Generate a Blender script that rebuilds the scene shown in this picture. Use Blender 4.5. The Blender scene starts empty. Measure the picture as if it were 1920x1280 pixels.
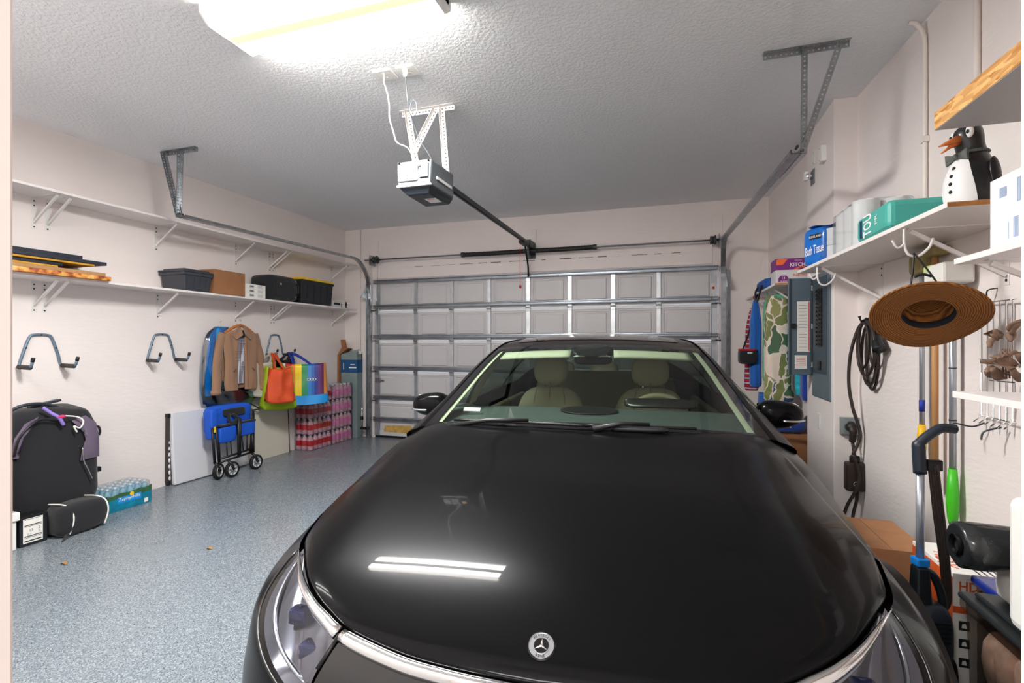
import bpy, bmesh, math, random
from mathutils import Vector, Matrix, noise
random.seed(7)
sc = bpy.context.scene
C = sc.collection
PI = math.pi

# ---------------- camera ----------------
PSI = math.atan(295 / 930)
cam_d = bpy.data.cameras.new('camera')
cam = bpy.data.objects.new('camera', cam_d)
C.objects.link(cam)
cam.location = (0, 0, 1.42)
cam.rotation_euler = (PI / 2, 0, PSI)
cam_d.sensor_width = 36
cam_d.lens = 36 * 930 / 1920
cam_d.shift_y = 4 / 1920
cam_d.clip_start = .02
sc.camera = cam

# ---------------- world and exposure ----------------
wd = bpy.data.worlds.new('world'); sc.world = wd
wd.use_nodes = True
wd.node_tree.nodes['Background'].inputs[0].default_value = (.6, .7, .85, 1)
wd.node_tree.nodes['Background'].inputs[1].default_value = .5
sc.view_settings.view_transform = 'Standard'
sc.view_settings.look = 'None'
sc.view_settings.gamma = 1
sc.view_settings.use_curve_mapping = False
sc.view_settings.exposure = 1.42
sc.cycles.use_denoising = True
sc.cycles.max_bounces = 10
sc.cycles.diffuse_bounces = 6
sc.cycles.transparent_max_bounces = 16
sc.cycles.sample_clamp_indirect = 6
sc.cycles.caustics_reflective = False
sc.cycles.caustics_refractive = False
LAMP = 150.0          # radiance of the fluorescent tubes seen through the lens
HALL_FILL = 60.0         # watts of an unseen fill light added in the hallway behind the door

def area_light(name, loc, rot, sx, sy, power, col=(1, 1, 1)):
    d = bpy.data.lights.new(name, 'AREA'); d.shape = 'RECTANGLE'; d.size = sx; d.size_y = sy
    d.energy = power; d.color = col
    o = bpy.data.objects.new(name, d); o.location = loc; o.rotation_euler = rot; C.objects.link(o)
    return o
area_light('hallway_fill', (-.3, -1.3, 2.55), (0, 0, 0), 1.2, 1.2, HALL_FILL, (1, .99, .98))

# ---------------- materials ----------------
def s2l(*c):
    return tuple((x / 255 / 12.92 if x / 255 <= .04045 else ((x / 255 + .055) / 1.055) ** 2.4) for x in c)
MATS = {}
def mat(name, rgb, rough=.5, metal=0, var=0, vscale=6, bump=0, bscale=60, bdist=.002, coat=0, spec=.5,
        emis=None, est=0, trans=0, ior=1.45, sheen=0, vstretch=(1, 1, 1)):
    m = bpy.data.materials.new(name); m.use_nodes = True
    nt = m.node_tree; b = nt.nodes['Principled BSDF']
    col = s2l(*rgb) + (1,)
    b.inputs['Base Color'].default_value = col
    b.inputs['Roughness'].default_value = rough
    b.inputs['Metallic'].default_value = metal
    b.inputs['Coat Weight'].default_value = coat
    b.inputs['Coat Roughness'].default_value = .03
    b.inputs['Specular IOR Level'].default_value = spec
    b.inputs['IOR'].default_value = ior
    b.inputs['Transmission Weight'].default_value = trans
    b.inputs['Sheen Weight'].default_value = sheen
    if emis is not None:
        b.inputs['Emission Color'].default_value = s2l(*emis) + (1,)
        b.inputs['Emission Strength'].default_value = est
    if var or bump:
        tc = nt.nodes.new('ShaderNodeTexCoord')
        mp = nt.nodes.new('ShaderNodeMapping'); mp.inputs['Scale'].default_value = vstretch
        nt.links.new(tc.outputs['Object'], mp.inputs[0])
    if var:
        n = nt.nodes.new('ShaderNodeTexNoise'); n.inputs['Scale'].default_value = vscale; n.inputs['Detail'].default_value = 5
        nt.links.new(mp.outputs[0], n.inputs['Vector'])
        r = nt.nodes.new('ShaderNodeValToRGB')
        r.color_ramp.elements[0].position = .3; r.color_ramp.elements[1].position = .7
        r.color_ramp.elements[0].color = tuple(max(0, x * (1 - var)) for x in col[:3]) + (1,)
        r.color_ramp.elements[1].color = tuple(min(1, x * (1 + var)) for x in col[:3]) + (1,)
        nt.links.new(n.outputs['Fac'], r.inputs[0]); nt.links.new(r.outputs[0], b.inputs['Base Color'])
    if bump:
        n2 = nt.nodes.new('ShaderNodeTexNoise'); n2.inputs['Scale'].default_value = bscale; n2.inputs['Detail'].default_value = 3
        nt.links.new(mp.outputs[0], n2.inputs['Vector'])
        bp = nt.nodes.new('ShaderNodeBump'); bp.inputs['Strength'].default_value = bump; bp.inputs['Distance'].default_value = bdist
        nt.links.new(n2.outputs['Fac'], bp.inputs['Height']); nt.links.new(bp.outputs[0], b.inputs['Normal'])
    MATS[name] = m
    return m

def glass(name, rgb, k=.9, base=.045, rough=.02):
    """thin see-through pane: tinted transparency with a reflection that grows towards grazing angles"""
    m = bpy.data.materials.new(name); m.use_nodes = True; nt = m.node_tree
    nt.nodes.remove(nt.nodes['Principled BSDF'])
    out = nt.nodes['Material Output']
    t = nt.nodes.new('ShaderNodeBsdfTransparent'); t.inputs[0].default_value = s2l(*rgb) + (1,)
    g = nt.nodes.new('ShaderNodeBsdfGlossy'); g.inputs['Roughness'].default_value = rough
    lw = nt.nodes.new('ShaderNodeLayerWeight'); lw.inputs[0].default_value = .5
    pw = nt.nodes.new('ShaderNodeMath'); pw.operation = 'POWER'; pw.inputs[1].default_value = 5
    ma = nt.nodes.new('ShaderNodeMath'); ma.operation = 'MULTIPLY_ADD'; ma.inputs[1].default_value = k; ma.inputs[2].default_value = base
    mx = nt.nodes.new('ShaderNodeMixShader')
    nt.links.new(lw.outputs['Facing'], pw.inputs[0]); nt.links.new(pw.outputs[0], ma.inputs[0])
    nt.links.new(ma.outputs[0], mx.inputs[0]); nt.links.new(t.outputs[0], mx.inputs[1]); nt.links.new(g.outputs[0], mx.inputs[2])
    nt.links.new(mx.outputs[0], out.inputs[0])
    MATS[name] = m
    return m

# pixel of the photograph -> point on a plane of the room
def ray(px, py):
    xc, u = (px - 960) / 930, (644 - py) / 930; c, s = math.cos(PSI), math.sin(PSI)
    return Vector((xc * c - s, xc * s + c, u))
def on_x(px, py, x): r = ray(px, py); return Vector((0, 0, 1.42)) + r * (x / r.x)
def on_y(px, py, y): r = ray(px, py); return Vector((0, 0, 1.42)) + r * (y / r.y)
def on_z(px, py, z): r = ray(px, py); return Vector((0, 0, 1.42)) + r * ((z - 1.42) / r.z)

# ---------------- mesh helpers ----------------
RM = {}
def thing(name, label, cat, loc=(0, 0, 0), rz=0, group=None, kind=None):
    o = bpy.data.objects.new(name, None); C.objects.link(o)
    o.empty_display_size = .1
    o.location = loc; o.rotation_euler = (0, 0, rz)
    RM[o.name] = Matrix.Translation(loc) @ Matrix.Rotation(rz, 4, 'Z')
    tag(o, label, cat, group, kind)
    return o
def tag(o, label=None, cat=None, group=None, kind=None):
    if label: o['label'] = label
    if cat: o['category'] = cat
    if group: o['group'] = group
    if kind: o['kind'] = kind
    return o

class MB:
    def __init__(s): s.v = []; s.f = []; s.mi = []; s.m = 0
    def add(s, vs, fs):
        n = len(s.v); s.v += [Vector(p) for p in vs]
        for f in fs: s.f.append(tuple(i + n for i in f)); s.mi.append(s.m)
        return s
    def box(s, x0, x1, y0, y1, z0, z1):
        x0, x1 = sorted((x0, x1)); y0, y1 = sorted((y0, y1)); z0, z1 = sorted((z0, z1))
        return s.add([(x0, y0, z0), (x1, y0, z0), (x1, y1, z0), (x0, y1, z0), (x0, y0, z1), (x1, y0, z1), (x1, y1, z1), (x0, y1, z1)],
                     [(0, 3, 2, 1), (4, 5, 6, 7), (0, 1, 5, 4), (1, 2, 6, 5), (2, 3, 7, 6), (3, 0, 4, 7)])
    def hexa(s, bot, top):
        """bot, top: four points each, counter-clockwise from above"""
        return s.add(list(bot) + list(top), [(0, 3, 2, 1), (4, 5, 6, 7), (0, 1, 5, 4), (1, 2, 6, 5), (2, 3, 7, 6), (3, 0, 4, 7)])
    def beam(s, p0, p1, w, h, up=(0, 0, 1)):
        p0, p1 = Vector(p0), Vector(p1); d = (p1 - p0).normalized(); up = Vector(up)
        if abs(d.dot(up)) > .99: up = Vector((1, 0, 0))
        r = d.cross(up).normalized(); u = r.cross(d)
        a, b = r * w / 2, u * h / 2
        return s.hexa([p0 - a - b, p0 + a - b, p1 + a - b, p1 - a - b], [p0 - a + b, p0 + a + b, p1 + a + b, p1 - a + b])
    def cyl(s, p0, p1, r0, r1=None, n=14, cap=True):
        r1 = r0 if r1 is None else r1
        return s.tube([p0, p1], [r0, r1], n, cap=cap)
    def tube(s, pts, r, n=8, closed=False, cap=True):
        pts = [Vector(p) for p in pts]; L = len(pts)
        rr = r if isinstance(r, (list, tuple)) else [r] * L
        prev = None; vs = []
        for i, p in enumerate(pts):
            if closed: d = pts[(i + 1) % L] - pts[i - 1]
            else: d = pts[min(i + 1, L - 1)] - pts[max(i - 1, 0)]
            if d.length < 1e-9: d = Vector((0, 0, 1))
            d.normalize()
            if prev is None:
                a = d.cross(Vector((0, 0, 1)) if abs(d.z) < .9 else Vector((1, 0, 0)))
            else:
                a = prev - d * prev.dot(d)
            a.normalize(); b = d.cross(a); prev = a
            for k in range(n):
                t = 2 * PI * k / n
                vs.append(p + (a * math.cos(t) + b * math.sin(t)) * rr[i])
        fs = []
        for i in range(L if closed else L - 1):
            for k in range(n):
                j = (i + 1) % L
                fs.append((i * n + k, i * n + (k + 1) % n, j * n + (k + 1) % n, j * n + k))
        if cap and not closed:
            fs.append(tuple(range(n))[::-1]); fs.append(tuple((L - 1) * n + k for k in range(n)))
        return s.add(vs, fs)
    def lathe(s, prof, n=24, M=None, cap=True):
        M = M or Matrix(); vs = []; fs = []
        for (r, z) in prof:
            for k in range(n):
                t = 2 * PI * k / n; vs.append(M @ Vector((r * math.cos(t), r * math.sin(t), z)))
        for i in range(len(prof) - 1):
            for k in range(n): fs.append((i * n + k, i * n + (k + 1) % n, (i + 1) * n + (k + 1) % n, (i + 1) * n + k))
        if cap:
            fs.append(tuple(range(n))[::-1]); fs.append(tuple((len(prof) - 1) * n + k for k in range(n)))
        return s.add(vs, fs)
    def grid(s, fn, nu, nv, skip=None, flip=False, cu=False):
        vs = [fn(i / nu, j / nv) for i in range(nu + 1) for j in range(nv + 1)]
        fs = []
        for i in range(nu):
            for j in range(nv):
                q = (i * (nv + 1) + j, (i + 1) * (nv + 1) + j, (i + 1) * (nv + 1) + j + 1, i * (nv + 1) + j + 1)
                if skip and skip((Vector(vs[q[0]]) + Vector(vs[q[2]])) / 2): continue
                fs.append(q[::-1] if flip else q)
        return s.add(vs, fs)
    def prism(s, poly, z0, z1, M=None):
        M = M or Matrix(); n = len(poly)
        vs = [M @ Vector((x, y, z0)) for x, y in poly] + [M @ Vector((x, y, z1)) for x, y in poly]
        fs = [tuple(range(n))[::-1], tuple(range(n, 2 * n))] + [(i, (i + 1) % n, n + (i + 1) % n, n + i) for i in range(n)]
        return s.add(vs, fs)
    def ell(s, c, rx, ry, rz, n=16, m=10, M=None, p=2.0):
        M = M or Matrix(); c = Vector(c); vs = []; fs = []
        def sp(x): return math.copysign(abs(x) ** (2 / p), x)
        for i in range(m + 1):
            a = -PI / 2 + PI * i / m
            for k in range(n):
                t = 2 * PI * k / n
                vs.append(c + M @ Vector((rx * sp(math.cos(a)) * sp(math.cos(t)), ry * sp(math.cos(a)) * sp(math.sin(t)), rz * sp(math.sin(a)))))
        for i in range(m):
            for k in range(n): fs.append((i * n + k, i * n + (k + 1) % n, (i + 1) * n + (k + 1) % n, (i + 1) * n + k))
        return s.add(vs, fs)
    def xf(s, M, start=0):
        for i in range(start, len(s.v)): s.v[i] = M @ s.v[i]
        return s
    def build(s, name, m, parent=None, smooth=False, bevel=0, seg=2, sub=0, solid=0, local=False, weld=False):
        me = bpy.data.meshes.new(name)
        inv = Matrix() if (local or parent is None) else RM[parent.name].inverted()
        me.from_pydata([inv @ v for v in s.v], [], s.f)
        ms = m if isinstance(m, (list, tuple)) else [m]
        for x in ms: me.materials.append(MATS[x] if isinstance(x, str) else x)
        if len(ms) > 1: me.polygons.foreach_set('material_index', s.mi)
        if weld:
            bm = bmesh.new(); bm.from_mesh(me); bmesh.ops.remove_doubles(bm, verts=bm.verts, dist=1e-5)
            bmesh.ops.recalc_face_normals(bm, faces=bm.faces); bm.to_mesh(me); bm.free()
        if smooth: me.polygons.foreach_set('use_smooth', [True] * len(me.polygons))
        me.update()
        o = bpy.data.objects.new(name, me); C.objects.link(o)
        if parent is not None:
            o.parent = parent; RM[o.name] = RM[parent.name]
        else: RM[o.name] = Matrix()
        if bevel:
            b = o.modifiers.new('bevel', 'BEVEL'); b.width = bevel; b.segments = seg; b.limit_method = 'ANGLE'; b.angle_limit = .6
            b.harden_normals = False
            if not smooth: me.polygons.foreach_set('use_smooth', [False] * len(me.polygons))
        if sub:
            b = o.modifiers.new('sub', 'SUBSURF'); b.levels = sub; b.render_levels = sub
        if solid:
            b = o.modifiers.new('solid', 'SOLIDIFY'); b.thickness = solid; b.offset = 0
        return o
    def one(s, name, m, label, cat, group=None, kind=None, loc=None, **kw):
        """a thing that is a single mesh; origin moved to loc (its base)"""
        if loc is None:
            xs = [v.x for v in s.v]; ys = [v.y for v in s.v]; zs = [v.z for v in s.v]
            loc = ((min(xs) + max(xs)) / 2, (min(ys) + max(ys)) / 2, min(zs))
        L = Vector(loc)
        s.v = [v - L for v in s.v]
        o = s.build(name, m, None, **kw); o.location = L; RM[o.name] = Matrix.Translation(L)
        return tag(o, label, cat, group, kind)

def copy_tree(o, parent=None, loc=None, label=None, rz=None):
    c = o.copy(); C.objects.link(c); c.parent = parent
    if loc is not None: c.location = loc
    if rz is not None: c.rotation_euler = (0, 0, rz)
    if label: c['label'] = label
    RM[c.name] = Matrix.Translation(c.location) @ Matrix.Rotation(c.rotation_euler.z, 4, 'Z') if parent is None else RM[parent.name]
    for ch in list(o.children): copy_tree(ch, c)
    return c

def spline(pts, n=8, closed=False):
    """Catmull-Rom through pts, n steps per span"""
    P = [Vector(p) for p in pts]; L = len(P); out = []
    for i in range(L if closed else L - 1):
        if closed: a, b, c, d = P[i - 1], P[i], P[(i + 1) % L], P[(i + 2) % L]
        else: a, b, c, d = P[max(i - 1, 0)], P[i], P[i + 1], P[min(i + 2, L - 1)]
        for k in range(n):
            t = k / n
            out.append(.5 * ((2 * b) + (c - a) * t + (2 * a - 5 * b + 4 * c - d) * t * t + (3 * b - a - 3 * c + d) * t ** 3))
    if not closed: out.append(P[-1])
    return out

def interp(x, xs, ys):
    if x <= xs[0]: return ys[0]
    for i in range(len(xs) - 1):
        if x <= xs[i + 1]:
            h = xs[i + 1] - xs[i]; t = (x - xs[i]) / h
            def sl(j):
                if j == 0: return (ys[1] - ys[0]) / (xs[1] - xs[0])
                if j == len(xs) - 1: return (ys[j] - ys[j - 1]) / (xs[j] - xs[j - 1])
                return (ys[j + 1] - ys[j - 1]) / (xs[j + 1] - xs[j - 1])
            m0, m1 = sl(i) * h, sl(i + 1) * h
            return (2 * t ** 3 - 3 * t * t + 1) * ys[i] + (t ** 3 - 2 * t * t + t) * m0 + (-2 * t ** 3 + 3 * t * t) * ys[i + 1] + (t ** 3 - t * t) * m1
    return ys[-1]

def frame(o, right, up):
    """matrix whose x,y axes are right/up at origin o: for lettering and flat print"""
    r = Vector(right).normalized(); u = Vector(up); u = (u - r * u.dot(r)).normalized(); n = r.cross(u)
    return Matrix(((r.x, u.x, n.x, o[0]), (r.y, u.y, n.y, o[1]), (r.z, u.z, n.z, o[2]), (0, 0, 0, 1)))

def text(string, m, M, height, parent=None, width=None, name='lettering', bold=0, shear=0, ext=.0004):
    cu = bpy.data.curves.new('t', 'FONT'); cu.body = string; cu.size = 1; cu.align_x = 'CENTER'; cu.align_y = 'CENTER'
    cu.extrude = 0; cu.offset = bold; cu.shear = shear; cu.resolution_u = 2
    ob = bpy.data.objects.new('t', cu); C.objects.link(ob)
    dg = bpy.context.evaluated_depsgraph_get()
    me = bpy.data.meshes.new_from_object(ob.evaluated_get(dg))
    C.objects.unlink(ob); bpy.data.objects.remove(ob); bpy.data.curves.remove(cu)
    xs = [v.co.x for v in me.vertices] or [0, 1]; ys = [v.co.y for v in me.vertices] or [0, 1]
    sy = height / max(.001, max(ys) - min(ys)); sx = sy if width is None else width / max(.001, max(xs) - min(xs))
    cx, cy = (max(xs) + min(xs)) / 2, (max(ys) + min(ys)) / 2
    inv = RM[parent.name].inverted() if parent is not None else Matrix()
    T = inv @ M
    for v in me.vertices: v.co = T @ Vector(((v.co.x - cx) * sx, (v.co.y - cy) * sy, ext))
    me.materials.clear(); me.materials.append(MATS[m]); me.name = name
    o = bpy.data.objects.new(name, me); C.objects.link(o)
    if parent is not None: o.parent = parent; RM[o.name] = RM[parent.name]
    return o

def patch(m, M, w, h, parent, name='label', thick=.0008):
    """a flat printed sticker w x h centred on the frame M"""
    b = MB(); b.box(-w / 2, w / 2, -h / 2, h / 2, 0, thick); b.xf(M)
    return b.build(name, m, parent)
# ---------------- colours ----------------
mat('wall_paint', (234, 226, 223), .7, bump=.25, bscale=14, bdist=.006, vstretch=(1, 1, 3.5), var=.02, vscale=1.2)
mat('trim_paint', (232, 224, 218), .4)
mat('jamb_paint', (222, 212, 206), .45)
mat('white_metal', (225, 222, 220), .35)
mat('shelf_white', (232, 226, 224), .35)
mat('steel', (150, 156, 160), .38, .85, var=.25, vscale=9)
mat('galv', (165, 170, 174), .32, .9, var=.22, vscale=14)
mat('dark_steel', (70, 74, 78), .4, .7)
mat('chrome', (235, 235, 235), .06, 1)
mat('black_plastic', (22, 23, 25), .45)
mat('black_gloss', (10, 10, 12), .12, coat=.5)
mat('black_fabric', (24, 25, 30), .9, bump=.3, bscale=300, bdist=.001, sheen=.2)
mat('rubber', (20, 20, 20), .7)
mat('white_plastic', (236, 236, 232), .35)
mat('paper_white', (236, 234, 228), .7)
mat('ink', (25, 25, 28), .7)
mat('cardboard', (176, 126, 88), .85, var=.08, vscale=10)
mat('cardboard_dark', (150, 104, 70), .85, var=.08, vscale=10)
mat('wood', (190, 142, 92), .5, var=.15, vscale=6, vstretch=(1, 1, .15))
mat('red', (190, 30, 35), .5)

def ceiling_mat():
    m = mat('ceiling_paint', (238, 240, 243), .8); nt = m.node_tree; b = nt.nodes['Principled BSDF']
    tc = nt.nodes.new('ShaderNodeTexCoord')
    n = nt.nodes.new('ShaderNodeTexNoise'); n.inputs['Scale'].default_value = 46; n.inputs['Detail'].default_value = 4; n.inputs['Roughness'].default_value = .55
    r = nt.nodes.new('ShaderNodeValToRGB'); r.color_ramp.elements[0].position = .42; r.color_ramp.elements[1].position = .58
    bp = nt.nodes.new('ShaderNodeBump'); bp.inputs['Strength'].default_value = .38; bp.inputs['Distance'].default_value = .006
    nt.links.new(tc.outputs['Object'], n.inputs['Vector']); nt.links.new(n.outputs['Fac'], r.inputs[0])
    nt.links.new(r.outputs[0], bp.inputs['Height']); nt.links.new(bp.outputs[0], b.inputs['Normal'])
ceiling_mat()

def floor_mat():
    m = mat('epoxy_floor', (150, 165, 172), .22); nt = m.node_tree; b = nt.nodes['Principled BSDF']
    tc = nt.nodes.new('ShaderNodeTexCoord')
    prev = None
    base = nt.nodes.new('ShaderNodeRGB'); base.outputs[0].default_value = s2l(106, 116, 124) + (1,); prev = base.outputs[0]
    for sc_, lo, col, off in ((190, .30, (146, 155, 162), 0), (230, .14, (64, 74, 84), 5), (260, .2, (124, 130, 134), 11)):
        mp = nt.nodes.new('ShaderNodeMapping'); mp.inputs['Location'].default_value = (off, off * .7, 0)
        nt.links.new(tc.outputs['Object'], mp.inputs[0])
        v = nt.nodes.new('ShaderNodeTexVoronoi'); v.inputs['Scale'].default_value = sc_ * 1.1; v.inputs['Randomness'].default_value = 1
        nt.links.new(mp.outputs[0], v.inputs['Vector'])
        sep = nt.nodes.new('ShaderNodeSeparateColor'); nt.links.new(v.outputs['Color'], sep.inputs[0])
        lt = nt.nodes.new('ShaderNodeMath'); lt.operation = 'LESS_THAN'; lt.inputs[1].default_value = lo
        nt.links.new(sep.outputs[0], lt.inputs[0])
        mx = nt.nodes.new('ShaderNodeMix'); mx.data_type = 'RGBA'; mx.inputs[7].default_value = s2l(*col) + (1,)
        nt.links.new(lt.outputs[0], mx.inputs[0]); nt.links.new(prev, mx.inputs[6]); prev = mx.outputs[2]
    nt.links.new(prev, b.inputs['Base Color'])
    n = nt.nodes.new('ShaderNodeTexNoise'); n.inputs['Scale'].default_value = 1.3
    mr = nt.nodes.new('ShaderNodeMapRange'); mr.inputs[3].default_value = .16; mr.inputs[4].default_value = .34
    nt.links.new(tc.outputs['Object'], n.inputs['Vector']); nt.links.new(n.outputs['Fac'], mr.inputs[0]); nt.links.new(mr.outputs[0], b.inputs['Roughness'])
floor_mat()

# ---------------- the room ----------------
XL, YB, YF, HC = -4.80, 6.56, .32, 3.17
def xr(y): return 1.33 - (y - 3.07) * .0583          # right wall runs slightly askew
DX0, DX1, DZ = -4.27, .575, 2.39                     # garage door opening

b = MB(); b.box(XL - .2, 1.75, -2.7, YB + .3, -.1, 0)
tag(b.build('floor', 'epoxy_floor'), kind='structure')
b = MB(); b.box(XL - .2, 1.75, YF - .15, YB + .3, HC, HC + .1)
tag(b.build('ceiling', 'ceiling_paint'), kind='structure')
b = MB(); b.box(XL - .15, XL, YF - .15, YB + .2, 0, HC)
tag(b.build('wall_left', 'wall_paint'), kind='structure')
b = MB(); b.hexa([(xr(YF - .15), YF - .15, 0), (1.75, YF - .15, 0), (1.75, YB + .2, 0), (xr(YB + .2), YB + .2, 0)],
                 [(xr(YF - .15), YF - .15, HC), (1.75, YF - .15, HC), (1.75, YB + .2, HC), (xr(YB + .2), YB + .2, HC)])
wall_right = tag(b.build('wall_right', 'wall_paint'), kind='structure')
b = MB(); b.box(XL, DX0, YB, YB + .2, 0, HC); b.box(DX1, xr(YB), YB, YB + .2, 0, HC); b.box(DX0, DX1, YB, YB + .2, DZ, HC)
wall_back = tag(b.build('wall_back', 'wall_paint'), kind='structure')
# front wall with the open door to the house, where the photographer stands
JL, JR, JH = -.628, .172, 2.08
b = MB(); b.box(XL, JL - .02, YF - .15, YF, 0, HC); b.box(JR + .02, xr(YF), YF - .15, YF, 0, HC); b.box(JL - .02, JR + .02, YF - .15, YF, JH + .02, HC)
tag(b.build('wall_front', 'wall_paint'), kind='structure')
b = MB(); b.box(JL - .02, JL, YF - .16, YF + .004, 0, JH); b.box(JR, JR + .02, YF - .16, YF + .004, 0, JH); b.box(JL - .02, JR + .02, YF - .16, YF + .004, JH, JH + .02)
tag(b.build('trim_1', 'jamb_paint', bevel=.003), kind='structure')
# hallway of the house behind the open door
b = MB(); b.box(-2.2, -2.1, -2.7, YF - .15, 0, 2.7); tag(b.build('wall_hallway_left', 'wall_paint'), kind='structure')
b = MB(); b.box(1.3, 1.4, -2.7, YF - .15, 0, 2.7); tag(b.build('wall_hallway_right', 'wall_paint'), kind='structure')
b = MB(); b.box(-2.2, 1.4, -2.8, -2.7, 0, 2.7); tag(b.build('wall_hallway_end', 'wall_paint'), kind='structure')
b = MB(); b.box(-2.2, 1.4, -2.8, YF - .15, 2.7, 2.8); tag(b.build('ceiling_hallway', 'trim_paint'), kind='structure')
# chase with the breaker panel on the right wall
CX, CY0, CY1 = 1.122, 4.08, 4.80
b = MB(); b.box(CX, xr(CY0) + .1, CY0, CY1, 0, HC)
chase = tag(b.build('wall_chase', 'wall_paint', bevel=.004), kind='structure')
b = MB()
for z0, z1, d in ((0, .10, .016), (.10, .125, .011), (.125, .14, .006)):
    b.box(CX - d, CX + .01, CY0 - d, CY1 + d, z0, z1); b.box(CX - d, xr(CY0) + .02, CY0 - d, CY0 + .01, z0, z1)
tag(b.build('baseboard_chase', 'trim_paint'), kind='structure')
# header boards and plaster ridges over the garage door
b = MB()
b.box(DX0 + .02, DX1 - .02, YB - .014, YB + .01, DZ + .01, DZ + .165)
t2 = tag(b.build('trim_2', 'wall_paint', bevel=.003), kind='structure')
random.seed(3)
for k in range(16):
    x = -3.6 + k * .24 + random.uniform(0, .08); L = random.uniform(.05, .2)
    b = MB(); b.box(x, x + L, YB - .0145, YB - .010, DZ + .164, DZ + .167 + random.uniform(0, .006)); b.build('paint_crack', 'ink', t2)
for i, (x0, x1, z0, z1) in enumerate(((DX0 - .02, DX0 + .07, 2.40, 2.97), (-1.79, -1.73, 2.55, 2.98), (.50, .62, 2.36, 3.00))):
    b = MB(); b.box(x0, x1, YB - .012, YB + .01, z0, z1)
    tag(b.build('trim_%d' % (i + 3), 'wall_paint', bevel=.003), kind='structure')
# attic hatch in the ceiling by the doorway
b = MB(); b.box(-1.35, -.55, .72, 1.3, HC - .012, HC + .01)
ah = tag(b.build('trim_6', 'trim_paint', bevel=.004), kind='structure')
b = MB(); b.box(-1.28, -.62, .79, 1.23, HC - .016, HC - .010); b.build('hatch_panel', 'ceiling_paint', ah)

# ---------------- ceiling light fixtures ----------------
def lens_mat(name, strength):
    m = bpy.data.materials.new(name); m.use_nodes = True; nt = m.node_tree
    bs = nt.nodes['Principled BSDF']; bs.inputs['Base Color'].default_value = (.9, .85, .75, 1); bs.inputs['Roughness'].default_value = .3
    tc = nt.nodes.new('ShaderNodeTexCoord'); sp = nt.nodes.new('ShaderNodeSeparateXYZ'); nt.links.new(tc.outputs['Object'], sp.inputs[0])
    r = nt.nodes.new('ShaderNodeValToRGB'); cr = r.color_ramp
    mr = nt.nodes.new('ShaderNodeMapRange'); mr.inputs[1].default_value = -.18; mr.inputs[2].default_value = .18
    nt.links.new(sp.outputs['Y'], mr.inputs[0]); nt.links.new(mr.outputs[0], r.inputs[0])
    W = (1, .86, .62, 1)
    stops = [(0, .13), (.10, .13), (.17, .55), (.27, .75), (.35, .5), (.42, .0028), (.58, .0028), (.65, .5), (.73, .75), (.83, .55), (.90, .13), (1, .13)]
    cr.elements[0].position = 0; cr.elements[1].position = 1
    for p, _ in stops[1:-1]: cr.elements.new(p)
    for e, (p, k) in zip(cr.elements, stops):
        c = (1, .62, .28) if k < .02 else ((1, .96, .90) if k < .4 else (1, .985, .96))
        e.color = (c[0] * k, c[1] * k, c[2] * k, 1)
    nt.links.new(r.outputs[0], bs.inputs['Emission Color']); bs.inputs['Emission Strength'].default_value = strength
    MATS[name] = m
lens_mat('lamp_lens', LAMP); lens_mat('lamp_lens_dim', LAMP * .16)
def fixture(x0, x1, y0, y1, label, lm='lamp_lens'):
    t = thing('ceiling_light', label, 'light', ((x0 + x1) / 2, (y0 + y1) / 2, HC))
    L, W = x1 - x0, y1 - y0
    b = MB(); b.box(-L / 2, L / 2, -W / 2 + .02, W / 2 - .02, -.03, 0); b.build('base_pan', 'white_metal', t, local=True)
    b = MB()
    pr = [(-W / 2, -.012), (-W / 2 + .002, -.04), (-W / 2 + .05, -.085), (W / 2 - .05, -.085), (W / 2 - .002, -.04), (W / 2, -.012)]
    for i in range(len(pr) - 1):
        (ya, za), (yb, zb) = pr[i], pr[i + 1]
        b.add([(-L / 2 + .012, ya, za), (L / 2 - .012, ya, za), (L / 2 - .012, yb, zb), (-L / 2 + .012, yb, zb)], [(3, 2, 1, 0)])
    b.build('lens', lm, t, local=True)
    for sx in (-1, 1):
        e = MB(); Mx = Matrix.Translation((sx * (L / 2 - .006), 0, 0)) @ Matrix(((0, 0, 1, 0), (1, 0, 0, 0), (0, 1, 0, 0), (0, 0, 0, 1)))
        e.prism([(-W / 2 - .003, 0), (-W / 2 - .003, -.045), (-W / 2 + .048, -.09), (W / 2 - .048, -.09), (W / 2 + .003, -.045), (W / 2 + .003, 0)], -.006, .006, Mx)
        e.build('end_cap', 'white_plastic', t, local=True)
    return t
fixture(-2.31, -1.07, 1.95, 2.33, 'long fluorescent ceiling light with wraparound lens, glowing warm, before the door opener')
fixture(-4.0, -2.76, .78, 1.16, 'second fluorescent ceiling light, near the left wall beside the house door', 'lamp_lens_dim')
# ---------------- the car ----------------
mat('car_paint', (12, 12.5, 14), .28, .4, coat=.2, spec=.06)
mat('car_trim', (14, 14, 15), .35)
mat('leather', (196, 184, 160), .55, bump=.15, bscale=400, bdist=.0006)
mat('leather_dim', (150, 140, 120), .6)
mat('headliner', (186, 182, 166), .9)
mat('dash', (66, 72, 74), .65)
mat('satin_silver', (190, 192, 196), .25, .9)
mat('projector_blue', (18, 30, 92), .08, .3, coat=1)
glass('auto_glass', (208, 222, 210))
glass('tint_glass', (120, 132, 124))
glass('lamp_glass', (225, 228, 232))
m = mat('lamp_reflector', (150, 150, 158), .12, 1.0)
try:
    pb = m.node_tree.nodes['Principled BSDF']
    pb.inputs['Thin Film Thickness'].default_value = 420; pb.inputs['Thin Film IOR'].default_value = 1.6
except Exception: pass

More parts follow.
